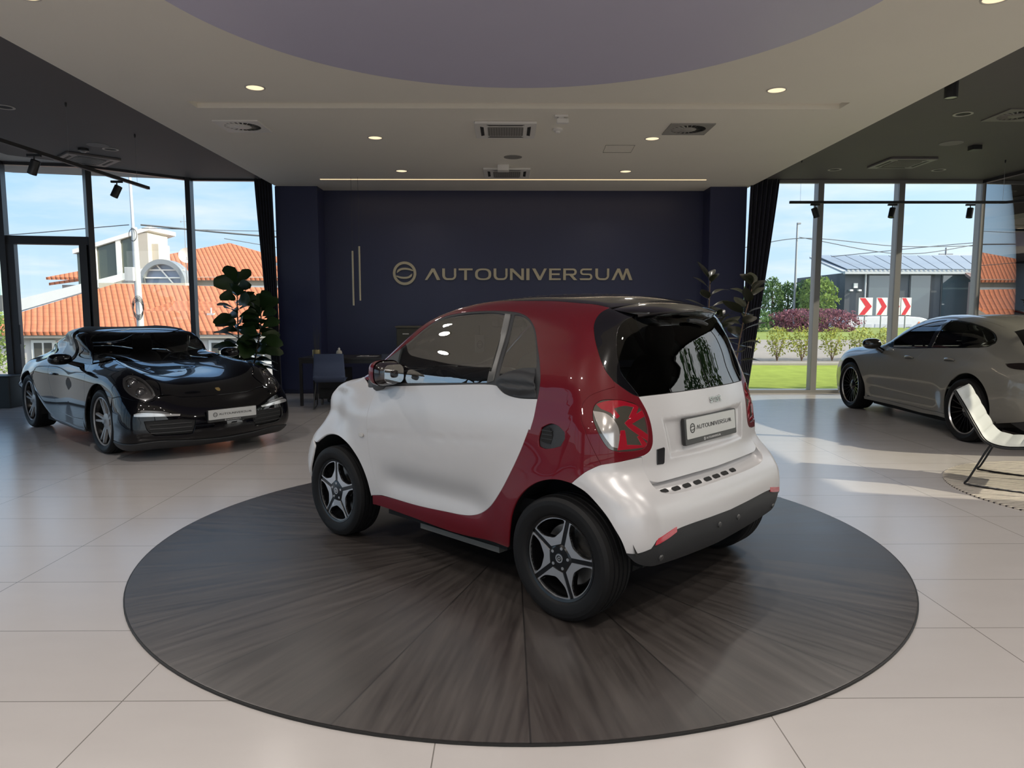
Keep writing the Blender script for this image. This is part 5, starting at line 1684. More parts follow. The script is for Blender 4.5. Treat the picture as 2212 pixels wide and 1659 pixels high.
t = thing('surface_spotlight', 'black cylinder spotlight at the edge of the right dark ceiling', 'ceiling light', (4.42, 7.35, ZD))
MB().lathe([(.062, 0), (.062, -.17), (.055, -.17)], 28).build('body', M_BLK, t)
MB().lathe([(.056, -.166), (.001, -.164)], 24).build('lens', mat('grey_lens', (.30, .30, .29), .3), t, sm=0)
tag(MB().prism(rrect(.13, .13, .01, 3), -.06, 0).build('ceiling_sensor', M_BLK, loc=(6.48, 10.15, ZD), bev=.004), 'small black square sensor box in the right dark ceiling', 'detector')
t = thing('ceiling_camera', 'white camera on a ceiling bracket beside the nearer cassette', 'camera', (.61, 8.23, ZS))
MB().box(-.075, .075, -.05, .05, -.02, 0).build('base', M_WHITE, t, bev=.004)
MB().box(-.05, .085, -.03, .03, -.085, -.03).build('body', M_WHITE, t, bev=.012)
MB().box(-.03, .03, -.02, .02, -.04, -.015).build('bracket', M_WHITE, t)
t = thing('smoke_detector', 'round white smoke detector just below the ceiling camera', 'detector', (.613, 8.80, ZS))
MB().lathe([(.06, 0), (.06, -.02), (.045, -.03)], 28, cap1=True).build('base', M_WHITE, t)
MB().lathe([(.03, -.03), (.026, -.05), (.001, -.056)], 20).build('sensor', M_WHITE, t, sm=50)
hat = MB()
P_ = [(1.30, 9.62), (1.32, 10.06), (1.70, 10.06), (1.68, 9.62)]
for i in range(4):
    hat.tube([(*P_[i], 0), (*P_[(i + 1) % 4], 0)], .003, 4)
tag(hat.build('ceiling_hatch', mat('panel_joint', (.35, .33, .29), .8), loc=(0, 0, ZS - .005), sm=0), 'faint square access hatch outline in the beige ceiling', 'hatch')

# track lighting
def spot(x, y, z, dirv, label, lit, group):
    t = thing('track_spotlight', label, 'spotlight', (x, y, z), 0, group)
    MB().box(-.07, .07, -.016, .016, -.012, .015).build('adapter', M_BLK, t, bev=.003) if abs(dirv[0]) >= 0 else None
    MB().tube([(0, 0, -.01), (0, 0, -.075)], .008, 8).build('stem', M_BLK, t)
    d = Vector(dirv).normalized()
    M = axis_m(Vector((0, 0, -.095)) - d * .05, d)
    MB().lathe([(.001, 0), (.042, 0), (.045, .006), (.045, .148), (.041, .150), (.040, .140)], 28, M).build('head', M_BLK, t)
    MB().lathe([(.0405, .141), (.001, .141)], 24, M).build('lens', emis('spot_lens', (1, .88, .74), 1.1) if lit else mat('dark_lens', (.06, .06, .06), .2), t, sm=0)
    return t
def track(pts, label, wires):
    t = thing('lighting_track', label, 'lighting track', pts[0])
    o = Vector(pts[0])
    b = MB()
    for a, c in zip(pts[:-1], pts[1:]):
        a, c = Vector(a) - o, Vector(c) - o
        d = (c - a).normalized(); n = Vector((-d.y, d.x, 0)) * .018
        u = Vector((0, 0, .019))
        b.add([a - n - u, a + n - u, a + n + u, a - n + u, c - n - u, c + n - u, c + n + u, c - n + u], [(0, 1, 2, 3), (7, 6, 5, 4), (0, 4, 5, 1), (1, 5, 6, 2), (2, 6, 7, 3), (3, 7, 4, 0)])
    b.build('rail', M_BLK, t, sm=0)
    for w_ in wires:
        w_ = Vector(w_) - o
        MB().tube([w_, Vector((w_.x, w_.y, ZD - o.z))], .0016, 6).build('suspension_wire', mat('steel_wire', (.25, .25, .25), .4, metal=.6), t)
        MB().lathe([(.010, 0), (.012, -.02), (.005, -.045)], 12, Matrix.Translation((w_.x, w_.y, ZD - o.z)), cap0=True, cap1=True).build('wire_holder', M_BLK, t)
    return t
track([(-4.90, 5.6, 3.085), (-4.79, 9.86, 3.10)], 'black lighting track on wires under the left dark ceiling', [(-4.835, 8.18, 3.10), (-4.803, 9.59, 3.115)])
for y, lb, dv in ((7.60, 'lit track spotlight nearer the camera on the left track', (-.45, .1, -1)), (9.10, 'lit track spotlight near the end of the left track', (-.40, -.2, -1))):
    spot(-4.90 + .0258 * (y - 5.6), y, 3.048, dv, lb, True, 'spotlights on the left track')
track([(4.30, 11.08, 3.105), (7.60, 11.08, 3.109), (8.35, 10.4, 3.11)], 'black lighting track on wires before the right windows', [(4.46, 11.08, 3.125), (7.55, 11.08, 3.125)])
for x, lb, dv in ((4.69, 'dark track spotlight at the left end of the right track', (.30, -.1, -1)), (5.87, 'dark track spotlight in the middle of the right track', (-.22, -.1, -1)), (7.06, 'dark track spotlight by the corner on the right track', (-.15, -.05, -1))):
    spot(x, 11.08, 3.068, dv, lb, False, 'spotlights on the right track')

# ---------------------------------------------------------------- curtains
def curtain(x0, x1, x0b, x1b, y, label):
    def f(u, v):
        # v 0 top .. 1 bottom; gathered narrower downwards
        a = x0 + (x0b - x0) * v ** 1.1; c = x1 + (x1b - x1) * v
        x = a + (c - a) * u
        return (x, y + .035 * math.sin(u * 2 * PI * 6 + .4 * math.sin(v * 3)) * (1 - .25 * v), (ZD - .02) * (1 - v) + .01)
    o = MB().grid(f, 96, 24).build('curtain', M_CURT, sm=80, solid=.006)
    return tag(o, label, 'curtain')
curtain(-4.33, -4.03, -4.10, -3.97, 12.64, 'dark navy curtain drawn beside the left navy column')
curtain(4.72, 4.22, 4.28, 4.14, 12.64, 'dark navy curtain drawn beside the right navy column')

# ---------------------------------------------------------------- glazed door in the left bay
DR = bpy.data.objects.new('door_1', None); COL.objects.link(DR)
A_, B_ = Vector((-7.80, 11.40, 0)), Vector((-6.62, 11.62, 0))
dd = (B_ - A_).normalized(); nn_ = Vector((dd.y, -dd.x, 0))
DM = Matrix.Translation(A_) @ Matrix(((dd.x, -nn_.x, 0, 0), (dd.y, -nn_.y, 0, 0), (0, 0, 1, 0), (0, 0, 0, 1)))
DL = (B_ - A_).length
b = MB().box(.03, DL, -.07, .05, 2.50, 2.63, DM).box(.04, .15, -.09, .03, 0, 2.5, DM).box(DL - .13, DL - .02, -.09, .03, 0, 2.5, DM).box(.15, DL - .13, -.09, .03, 0, .10, DM)
dj = b.build('door_frame', M_MUL, DR, sm=0)
MB().box(.17, .19, -.16, -.12, .95, 1.25, DM).build('door_handle', M_BLK, DR, sm=0)
struct(DR)

# ---------------------------------------------------------------- desk group
M_DESK = mat('black_oak_top', (.018, .017, .018), .4, var=.2)
DK = thing('desk', 'long black desk before the navy recess', 'desk', (-2.05, 11.45, 0))
MB().box(-1.15, 1.25, -.42, .42, .715, .745).build('desk_top', M_DESK, DK, bev=.003)
for sx, sy in ((-1.12, -.39), (-1.12, .39), (1.22, -.39), (1.22, .39)):
    MB().box(sx - .022, sx + .022, sy - .022, sy + .022, 0, .715).build('leg', M_BLK, DK, bev=.002)
MB().box(-1.10, 1.20, -.41, -.39, .66, .715).build('rail', M_BLK, DK)
t = thing('pedestal', 'low black drawer pedestal on castors under the desk', 'drawer unit', (-2.72, 11.40, 0))
MB().box(-.21, .21, -.26, .26, .10, .56).build('carcass', M_BLK, t, bev=.004)
for z0 in (.12, .27, .42):
    MB().box(-.20, .20, -.272, -.26, z0, z0 + .13).build('drawer', mat('black_drawer', (.016, .016, .018), .5), t, bev=.003)
for sx in (-.17, .17):
    for sy in (-.2, .2):
        MB().lathe([(.001, -.012), (.05, -.012), (.05, .012), (.001, .012)], 20, Matrix.Translation((sx, sy, .05)) @ Matrix.Rotation(PI / 2, 4, 'Y')).build('castor', mat('grey_castor', (.12, .12, .12), .5), t, sm=30)
def office_chair(x, y, rz, label, col):
    m = mat(col[0], col[1], .8, var=.08, vs=30)
    t = thing('visitor_chair', label, 'chair', (x, y, 0), rz, 'upholstered chairs at the black desk')
    # faces local +y; curved shell of seat and back
    pr = catmull(np.array([(.24, .43), (.05, .435), (-.14, .42), (-.215, .46), (-.235, .56), (-.215, .70), (-.235, .83)]), 6)
    n = len(pr)
    def shell(i0, i1, nm):
        b = MB()
        m_ = i1 - i0
        def f(u, v):
            a = 2 * PI * u
            q = pr[i0 + int(round(v * (m_ - 1)))]
            w = .225 + .01 * math.cos(v * 3)
            X = w * math.copysign(abs(math.cos(a)) ** .25, math.cos(a))
            th = .018 * math.copysign(abs(math.sin(a)) ** .5, math.sin(a))
            k = i0 + int(round(v * (m_ - 1)))
            tg = pr[min(k + 1, n - 1)] - pr[max(k - 1, 0)]
            tg = tg / np.linalg.norm(tg)
            cv = .03 * (X / w) ** 2 * (1 if q[1] > .5 else .3)
            return (X, q[0] - tg[1] * th + (cv if q[1] > .5 else 0), q[1] + tg[0] * th + (0 if q[1] > .5 else cv * .3))
        b.grid(f, 36, m_ - 1, True)
        c0 = len(b.v)
        return b.build(nm, m, t, sm=60, fix=True)
    shell(0, 18, 'seat')
    shell(17, n, 'backrest')
    for s_ in (1, -1):
        MB().tube([(s_ * .20, .18, .41), (s_ * .23, .24, .02), (s_ * .23, -.26, .02), (s_ * .20, -.12, .41)], .009, 8).build('sled_leg', M_BLK, t, sm=40)
    return t
office_chair(-2.66, 10.82, .15, 'blue upholstered sled chair at the left end of the black desk', ('slate_blue_fabric', (.062, .085, .155)))
office_chair(-1.62, 10.80, -.05, 'blue-grey chair at the black desk, half behind the two-tone car', ('grey_blue_fabric', (.06, .07, .10)))
t = thing('reed_pot', 'small brass pot with thin dark reeds at the left of the desk', 'potted reeds', (-3.02, 11.42, .745))
MB().lathe([(.001, 0), (.058, 0), (.062, .012), (.062, .105), (.056, .105), (.056, .09), (.001, .09)], 28).build('pot', mat('brass_pot', (.42, .34, .17), .35, metal=.6), t, sm=40)
for k in range(9):
    a = random.uniform(0, 2 * PI); r_ = random.uniform(.01, .04); h_ = random.uniform(.28, .42)
    MB().tube([(r_ * math.cos(a), r_ * math.sin(a), .09), (r_ * 1.3 * math.cos(a), r_ * 1.3 * math.sin(a), .09 + h_ * .6), (r_ * 2.0 * math.cos(a), r_ * 2.0 * math.sin(a), .09 + h_)], [.003, .0025, .001], 5).build('reed', mat('dark_reed', (.05, .05, .04), .7), t, sm=40)
t = thing('hand_gel_bottle', 'cream squat bottle standing on the desk behind the blue chair', 'bottle', (-2.62, 11.25, .745))
MB().lathe([(.001, 0), (.042, 0), (.046, .008), (.046, .075), (.036, .10), (.016, .108), (.016, .125), (.001, .125)], 24).build('body', mat('cream_plastic', (.46, .43, .36), .4), t, sm=40)
MB().lathe([(.018, .118), (.018, .135), (.008, .137), (.008, .15), (.001, .15)], 16).build('pump_cap', M_WHITE, t, sm=40)
tag(MB().box(-.16, .16, -.11, .11, 0, .004).build('paper_sheet', mat('paper', (.22, .22, .23), .6), loc=(-2.20, 11.40, .747)), 'flat papers lying on the desk right of the cream bottle', 'paper')
tag(MB().tube([(-.07, 0, .006), (.07, .01, .006)], .005, 8).build('pen', mat('silver_pen', (.6, .6, .62), .25, metal=.8), loc=(-2.24, 11.33, .752)), 'bright silver pen lying on the papers on the desk', 'pen')
tag(MB().box(-.055, .055, -.035, .035, 0, .010).build('phone', mat('pale_phone', (.35, .35, .36), .4), loc=(-1.86, 11.32, .746), bev=.003), 'small pale card case on the desk left of the dark bag', 'case')
tag(MB().grid(lambda u, v: (.13 * math.copysign(abs(math.cos(2 * PI * u)) ** .6, math.cos(2 * PI * u)) * math.sin(PI * max(v, .001)) ** .5, .06 * math.sin(2 * PI * u) * math.sin(PI * max(v, .001)) ** .5, .13 - .13 * math.cos(PI * v)), 20, 10, True).build('handbag', mat('black_leather', (.006, .006, .008), .5), loc=(-1.50, 11.35, .746), sm=60), 'dark soft bag standing on the desk by the cabinet', 'bag')
CB = thing('filing_cabinet', 'dark olive cabinet standing against the navy wall', 'cabinet', (-1.10, 12.92, 0))
M_OLV = mat('olive_wood', (.040, .038, .025), .5, var=.15)
MB().box(-.84, .84, -.22, .22, 0, 1.17).build('carcass', M_OLV, CB, bev=.003)
MB().box(-.86, .86, -.24, .24, 1.17, 1.20).build('top', mat('olive_top', (.075, .066, .045), .45), CB, bev=.003)
for k in range(4):
    x0 = -.83 + k * .415
    d_ = MB().box(x0 + .005, x0 + .41, -.236, -.22, .05, 1.15).build('cabinet_door', M_OLV, CB, bev=.002)
    MB().box(x0 + .10, x0 + .21, -.246, -.236, 1.055, 1.072).build('handle', mat('pale_handle', (.55, .55, .5), .4), d_)

# ---------------------------------------------------------------- plants
def leaf(mb, p, d, up, L, Wd, lobed=False, droop=.3, fold=.12):
    """one leaf blade starting at p, pointing along d"""
    d = Vector(d).normalized(); s = d.cross(Vector(up)).normalized(); n = s.cross(d)
    nu, nv = 8, 4
    vs = []
    for i in range(nu + 1):
        t = i / nu
        if lobed:
            w = Wd * (math.sin(PI * min(1, t * .96 + .02)) ** .55) * (.62 + .38 * sst(.15, .75, np.float64(t))) * (1 + .07 * math.sin(t * 19))
        else:
            w = Wd * math.sin(PI * (t ** .85)) ** .8
        c = Vector(p) + d * (L * t) - n * 0 + Vector((0, 0, -droop * L * t * t))
        for j in range(nv + 1):
            q = (j / nv - .5) * 2
            vs.append(c + s * (w * q) + n * (fold * w * abs(q) + .03 * L * math.sin(t * 9 + q * 2) * (.5 if lobed else .15)))
    k = nv + 1
    mb.add(vs, [(i * k + j, i * k + j + 1, (i + 1) * k + j + 1, (i + 1) * k + j) for i in range(nu) for j in range(nv)])
M_FIG = mat('fiddle_leaf_green', (.020, .045, .012), .42, var=.3, vs=4, spec=.4)
M_RUB = mat('rubber_leaf_green', (.030, .034, .018), .28, var=.35, vs=5, spec=.6)
M_BARK = mat('grey_bark', (.10, .08, .055), .85, bump=.4, bs=30)
M_BARK2 = mat('brown_stem', (.19, .12, .075), .7)
M_SOIL = mat('potting_soil', (.02, .015, .01), .95, bump=.6)
def planter(t, r, h, m):
    MB().lathe([(.001, 0), (r * .82, 0), (r, h * .95), (r, h), (r * .93, h), (r * .92, h * .9), (.001, h * .9)], 36).build('pot', m, t, sm=35)
    MB().lathe([(r * .92, h * .905), (.001, h * .92)], 24).build('soil', M_SOIL, t, sm=0)
rnd = random.Random(11)
FG = thing('fiddle_leaf_fig', 'tall large-leaved plant by the left curtain behind the black sports car', 'potted plant', (-4.13, 11.35, 0))
planter(FG, .22, .38, mat('white_pot', (.55, .55, .53), .4))
stems = [[(.0, .0, .3), (-.08, 0, .9), (-.10, .02, 1.35), (-.08, .0, 1.88)], [(.03, .05, .3), (.16, .06, .8), (.24, .06, 1.2), (.26, .05, 1.52)]]
for st_ in stems:
    sp_ = catmull(np.array(st_), 8)
    MB().tube([tuple(q) for q in sp_], [.016 - .009 * i / len(sp_) for i in range(len(sp_))], 8).build('stem', M_BARK, FG, sm=50)
    top = st_[-1][2]
    zz = .55
    k = rnd.random() * 6
    while zz < top + .02:
        i = int(np.argmin(np.abs(sp_[:, 2] - zz)))
        a = k * 2.4
        k += 1
        el = .15 + .75 * (zz / top) ** 3
        d = Vector((math.cos(a) * math.cos(el), math.sin(a) * math.cos(el) * .8, math.sin(el)))
        b = MB()
        p0 = Vector(sp_[i])
        b.tube([p0, p0 + d * .05], .004, 5)
        L = rnd.uniform(.28, .40)
        up = Vector((rnd.uniform(-.5, .5), -1.0 if rnd.random() < .6 else .2, .7))
        leaf(b, p0 + d * .045, d, up, L, L * rnd.uniform(.34, .43), True, rnd.uniform(.1, .45), .10)
        b.build('leaf', M_FIG, FG, sm=60)
        zz += rnd.uniform(.022, .042)
def rubber(x, y, label, sts, seed, pot):
    r_ = random.Random(seed)
    t = thing('rubber_plant', label, 'potted plant', (x, y, 0))
    planter(t, .20, .42, pot)
    for st_, lo in sts:
        sp_ = catmull(np.array(st_), 10)
        MB().tube([tuple(q) for q in sp_], [.012 - .007 * i / len(sp_) for i in range(len(sp_))], 8).build('stem', M_BARK2, t, sm=50)
        top = st_[-1][2]
        zz, k = lo, r_.random() * 6
        while zz < top:
            i = int(np.argmin(np.abs(sp_[:, 2] - zz)))
            a = k * 2.4; k += 1
            el = .25 + .7 * ((zz - lo) / (top - lo)) ** 2
            d = Vector((math.cos(a) * math.cos(el), math.sin(a) * math.cos(el), math.sin(el)))
            b = MB()
            p0 = Vector(sp_[i])
            b.tube([p0, p0 + d * .04], .004, 5)
            L = r_.uniform(.20, .30)
            leaf(b, p0 + d * .035, d, (r_.uniform(-.3, .3), r_.uniform(-.3, .3), 1), L, L * .24, False, r_.uniform(.05, .4), .18)
            b.build('leaf', M_RUB, t, sm=60)
            zz += r_.uniform(.03, .05)
        b = MB()
        leaf(b, sp_[-1], Vector(sp_[-1]) - Vector(sp_[-3]), (1, 0, .2), .09, .012)
        b.build('leaf', M_RUB, t, sm=60)
    return t
rubber(2.40, 7.60, 'slender dark-leaved rubber plant leaning right before the lawn window', [([(0, 0, .4), (.03, 0, .75), (.08, 0, 1.2), (.20, 0, 1.76)], .74)], 5, mat('cobalt_pot', (.02, .05, .16), .3))
rubber(2.17, 7.95, 'shorter rubber plant rising behind the roof spoiler of the two-tone car', [([(0, 0, .4), (.0, 0, .9), (.06, 0, 1.4), (.07, 0, 1.84)], 1.15), ([(.03, .03, .4), (.10, .0, .8), (.16, 0, 1.15), (.20, 0, 1.38)], 1.0)], 9, mat('cobalt_pot', (.02, .05, .16), .3))

# ---------------------------------------------------------------- lounge chair, rug, bin
def lounge():
    t = thing('lounge_chair', 'low pale grey ribbed lounge chair on a black sled frame, right', 'chair', (4.05, 6.11, .018), math.atan2(-.65, .76))
    pr = catmull(np.array([(-.11, .785), (-.035, .66), (.05, .505), (.13, .385), (.24, .35), (.45, .37), (.75, .415)]), 10)
    d = np.concatenate([[0], np.cumsum(np.linalg.norm(np.diff(pr, axis=0), axis=1))])
    tt = np.linspace(0, d[-1], 97)
    pr = np.stack([np.interp(tt, d, pr[:, 0]), np.interp(tt, d, pr[:, 1])], 1)
    tg = np.gradient(pr, axis=0); tg /= np.linalg.norm(tg, axis=1, keepdims=True)
    nr = np.stack([-tg[:, 1], tg[:, 0]], 1)
    if nr[0][0] < 0: nr = -nr
    hw = .335
    def top(u, v):
        i = int(round(v * 96))
        rib = abs(math.sin(PI * v * 11)) ** .35
        e = (2 * u - 1)
        th = .020 * rib ** .5 * (1 - abs(e) ** 10) + .006
        q = pr[i] + nr[i] * th
        return (q[0], e * hw, q[1])
    b = MB().grid(top, 24, 96)
    b.build('seat_pad', mat('pale_grey_leather', (.33, .345, .34), .5, var=.04), t, sm=50)
    b = MB()
    def shell(u, v):
        a = 2 * PI * u
        i = int(round(v * 96))
        q = pr[i] + nr[i] * (-.012 + .014 * math.copysign(abs(math.sin(a)) ** .4, math.sin(a)))
        return (q[0], (hw + .008) * math.copysign(abs(math.cos(a)) ** .15, math.cos(a)), q[1])
    b.grid(shell, 32, 96, True)
    b.build('shell', mat('black_shell', (.012, .013, .014), .45), t, sm=40, fix=True)
    for s_ in (1, -1):
        y = s_ * .36
        b = MB().tube([tuple(q) for q in catmull(np.array([(.17, y, .36), (.15, y, .33), (.02, y, .045), (.0, y, .014), (.03, y, .0085), (.70, y, .0085), (.74, y, .03), (.62, y, .36)]), 5)], .0085, 10)
        b.build('sled_leg', mat('black_chrome', (.03, .03, .032), .25, metal=.6), t, sm=50)
    MB().tube([(.17, -.36, .345), (.17, .36, .345)], .008, 8).build('cross_bar', M_BLK, t)
lounge()
def rug_mat():
    m, nt = nodes('striped_weave')
    out = nn(nt, 'ShaderNodeOutputMaterial')
    p = nn(nt, 'ShaderNodeBsdfPrincipled')
    nt.links.new(p.outputs[0], out.inputs[0])
    tc = nn(nt, 'ShaderNodeTexCoord')
    sp = nn(nt, 'ShaderNodeSeparateXYZ')
    nt.links.new(tc.outputs['Object'], sp.inputs[0])
    nz = nn(nt, 'ShaderNodeTexNoise'); nz.inputs['Scale'].default_value = 14
    nt.links.new(tc.outputs['Object'], nz.inputs['Vector'])
    a = math_n(nt, 'ADD', math_n(nt, 'ADD', math_n(nt, 'MULTIPLY', sp.outputs[1], 21.), math_n(nt, 'MULTIPLY', sp.outputs[0], 3.0)), math_n(nt, 'MULTIPLY', nz.outputs[0], .35))
    f = math_n(nt, 'FRACT', math_n(nt, 'ADD', a, 100.))
    nt.links.new(mixc(nt, math_n(nt, 'LESS_THAN', f, .32), (.46, .42, .36), (.045, .038, .036)), p.inputs['Base Color'])
    p.inputs['Roughness'].default_value = .95
    return m
rg = MB().lathe([(1.25, 0), (1.25, .010), (1.235, .012)], 96, cap1=True).build('rug', rug_mat(), sm=30, loc=(4.94, 5.58, 0))
tag(rg, 'round rug with thin dark and cream stripes under the lounge chair', 'rug')
t = thing('bin', 'black square bin standing by the left window at the frame edge', 'bin', (-7.72, 10.98, 0))
b = MB()
b.prism(rrect(.46, .34, .02, 3), 0, .47)
b.build('body', mat('black_bin', (.012, .016, .018), .55), t, bev=.006)
MB().prism(rrect(.47, .35, .02, 3), .47, .49).build('lid', mat('black_bin_lid', (.014, .018, .02), .5), t, bev=.004)
# ---------------------------------------------------------------- outside: ground
def ground_mat(name, c1, c2, sc=3., det=6, rough=.95, bump=0.):
    return mat(name, tuple((a + b_) / 2 for a, b_ in zip(c1, c2)), rough, var=abs(c2[1] - c1[1]) / (c1[1] + c2[1]), vs=sc, bump=bump, bs=80, spec=.1)
M_LAWN = ground_mat('lawn_green', (.15, .21, .03), (.33, .40, .085), 3., bump=.6)
M_ASPH = mat('pale_asphalt', (.27, .25, .225), .9, var=.12, vs=2., spec=.1)
M_KERB = mat('concrete_kerb', (.36, .34, .31), .9, var=.1)
g = MB().box(-90, 90, -60, 120, -2.2, -2.0)
o = g.build('ground', mat('outer_ground', (.20, .19, .17), .95, var=.2, vs=.4), sm=0)
struct(o)
g = MB().box(-11.6, 9.8, -7.8, 13.6, -.9, -.13)
struct(g.build('foundation', M_KERB, sm=0))
g = MB().grid(lambda u, v: (3.6 + 34 * u, 13.02 + 5.0 * v, -.06 + .17 * v + .015 * math.sin(u * 40) * math.sin(v * 9)), 60, 16)
struct(g.build('lawn', M_LAWN, sm=60))
g = MB().box(3.6, 38, 18.0, 18.16, -.3, .16)
struct(g.build('kerb', M_KERB, sm=0))
g = MB().grid(lambda u, v: (3.6 + 40 * u, 18.16 + 5.2 * v, .12 + .42 * v), 4, 4)
struct(g.build('road', M_ASPH, sm=60))
g = MB().grid(lambda u, v: (3.6 + 42 * u, 23.36 + 7.8 * v, .54 + .22 * math.sin(v * PI / 2)), 40, 10)
struct(g.build('verge', ground_mat('verge_grass', (.13, .19, .045), (.27, .31, .10), 2., bump=.5), sm=60))
g = MB().box(3.6, 60, 31.1, 62, -1.2, -.6)
struct(g.build('street_beyond', M_ASPH, sm=0))
struct(MB().box(-60, -11.6, -50, 12.0, -.5, -.14).build('side_street', mat('dark_asphalt', (.085, .085, .088), .9, var=.12, vs=2.), sm=0))
g = MB().prism([(9.8, 13.0), (9.8, -7.9), (-11.6, -7.9), (-11.6, -50), (60, -50), (60, 13.0)], -.5, -.14)
struct(g.build('forecourt', mat('pale_forecourt', (.48, .46, .42), .9, var=.08, vs=.7), sm=0, fix=True))
g = MB().box(-60, 3.4, 13.7, 60, -1.6, -1.3)
struct(g.build('yard_pavement', mat('grey_yard', (.15, .147, .14), .9, var=.1, vs=1.), sm=0))

# ---------------------------------------------------------------- planting outside
def leaf_cloud(mb, n, shape, size, seed):
    r_ = random.Random(seed)
    k = 0
    while k < n:
        p = Vector((r_.uniform(-1, 1), r_.uniform(-1, 1), r_.uniform(-1, 1)))
        q, ok = shape(p, r_)
        if not ok:
            continue
        a = Vector((r_.gauss(0, 1), r_.gauss(0, 1), r_.gauss(0, 1))).normalized()
        b_ = a.cross(Vector((r_.gauss(0, 1), r_.gauss(0, 1), r_.gauss(0, 1)))).normalized()
        s = size * r_.uniform(.6, 1.3)
        q = Vector(q)
        mb.add([q - a * s, q + b_ * s * .5, q + a * s, q - b_ * s * .5], [(0, 1, 2, 3)])
        k += 1
    return mb
def foliage(name, c, var=.45, trans=.25):
    if name in MATS:
        return MATS[name]
    m, nt = nodes(name)
    out = nn(nt, 'ShaderNodeOutputMaterial')
    d = nn(nt, 'ShaderNodeBsdfDiffuse'); t_ = nn(nt, 'ShaderNodeBsdfTranslucent'); mx = nn(nt, 'ShaderNodeMixShader')
    mx.inputs[0].default_value = trans
    geo = nn(nt, 'ShaderNodeNewGeometry')
    cc = mixc(nt, geo.outputs['Random Per Island'], tuple(x * (1 - var) for x in c), tuple(min(1, x * (1 + var)) for x in c))
    nt.links.new(cc, d.inputs[0]); nt.links.new(cc, t_.inputs[0])
    nt.links.new(d.outputs[0], mx.inputs[1]); nt.links.new(t_.outputs[0], mx.inputs[2]); nt.links.new(mx.outputs[0], out.inputs[0])
    MATS[name] = m
    return m
def ellip(rx, ry, rz, cz, inner=.55, pw=2.):
    def f(p, r_):
        l = (abs(p.x) ** pw + abs(p.y) ** pw + abs(p.z) ** pw) ** (1 / pw)
        if l > 1 or l < inner:
            return None, False
        w = 1 + .10 * math.sin(p.x * 9 + p.z * 7) + .08 * math.sin(p.z * 15 + p.y * 8)
        return (p.x * rx * w, p.y * ry * w, cz + p.z * rz), True
    return f
def tree(name, label, cat, x, y, z0, h, rx, n, size, m, seed, group, columnar=False, core=True):
    t = thing(name, label, cat, (x, y, z0), 0, group)
    MB().tube([(0, 0, -.3), (.02, 0, h * .5), (0, .02, h * .8)], [.10 * h / 4, .08 * h / 4, .03], 8).build('trunk', M_BARK, t, sm=50)
    b = MB()
    leaf_cloud(b, n, ellip(rx, rx, h * (.50 if columnar else .40), h * (.52 if columnar else .62), .6, 2.2), size, seed)
    b.build('crown', m, t, sm=0)['kind'] = 'stuff'
    return t
F_CYP = foliage('cypress_green', (.13, .21, .085))
F_TREE = foliage('leafy_green', (.22, .31, .09))
F_PURP = foliage('barberry_purple', (.25, .115, .145), .5)
F_BUSH = foliage('golden_bush', (.34, .36, .09), .5, .35)
for i, (x, y, h, rx, lb) in enumerate([(13.72, 37.2, 2.9, .55, 'columnar green tree left of the street lamp, first in the row'), (15.0, 38.4, 2.75, .55, 'columnar green tree just right of the street lamp'), (16.3, 39.6, 2.85, .5, 'columnar green tree beside the first right mullion'), (12.9, 38.6, 2.5, .6, 'columnar green tree beside the right curtain')]):
    tree('columnar_tree', lb, 'tree', x, y, .3, h, rx, 1700, .085, F_CYP, 20 + i, 'columnar trees beyond the hedge', True)
for i, (x, y, h, rx, lb) in enumerate([(15.4, 35.6, 2.95, .90, 'bright leafy tree left of the dark solar-roofed building')]):
    tree('leafy_tree', lb, 'tree', x, y, .2, h, rx, 1900, .10, F_TREE, 40 + i, None)
HG = thing('barberry_hedge', 'rounded purple hedge between the right curtain and the chevron signs', 'hedge', (11.85, 27.6, .67))
MB().tube([(-1.2, 0, -.1), (-1.2, 0, .5)], .03, 6).build('stem', M_BARK, HG)
leaf_cloud(MB(), 4200, ellip(1.62, .75, .48, .42, .55, 3.2), .055, 60).build('foliage', F_PURP, HG, sm=0)['kind'] = 'stuff'
BW = [(6.28, 'under the rubber plant leaves'), (7.10, 'left of the first right mullion'), (7.75, 'behind the first right mullion'), (8.55, 'right of the first right mullion, with red tips'), (9.30, 'nearest the door mirror of the grey fastback'), (9.95, 'partly hidden by the grey fastback')]
for i, (x, lb) in enumerate(BW):
    t = thing('golden_bush', 'small yellow-green bush by the road kerb ' + lb, 'bush', (x, 18.75, .215), 0, 'small bushes along the kerb')
    b = MB()
    for k in range(5):
        a = k * 1.3
        b.tube([(0, 0, -.05), (.1 * math.cos(a), .1 * math.sin(a), .3), (.18 * math.cos(a), .18 * math.sin(a), .6)], [.012, .008, .003], 5)
    b.build('stems', M_BARK2, t)['kind'] = 'stuff'
    leaf_cloud(MB(), 620, ellip(.33, .28, .42, .46, .25), .034, 80 + i).build('foliage', F_BUSH, t, sm=0)['kind'] = 'stuff'
t = thing('dark_shrub', 'dark green shrub at the left end of the purple hedge', 'bush', (9.55, 27.2, .70))
MB().tube([(0, 0, -.1), (0, 0, .4)], .02, 6).build('stem', M_BARK, t)
leaf_cloud(MB(), 700, ellip(.55, .4, .5, .4, .4), .05, 99).build('foliage', F_CYP, t, sm=0)['kind'] = 'stuff'

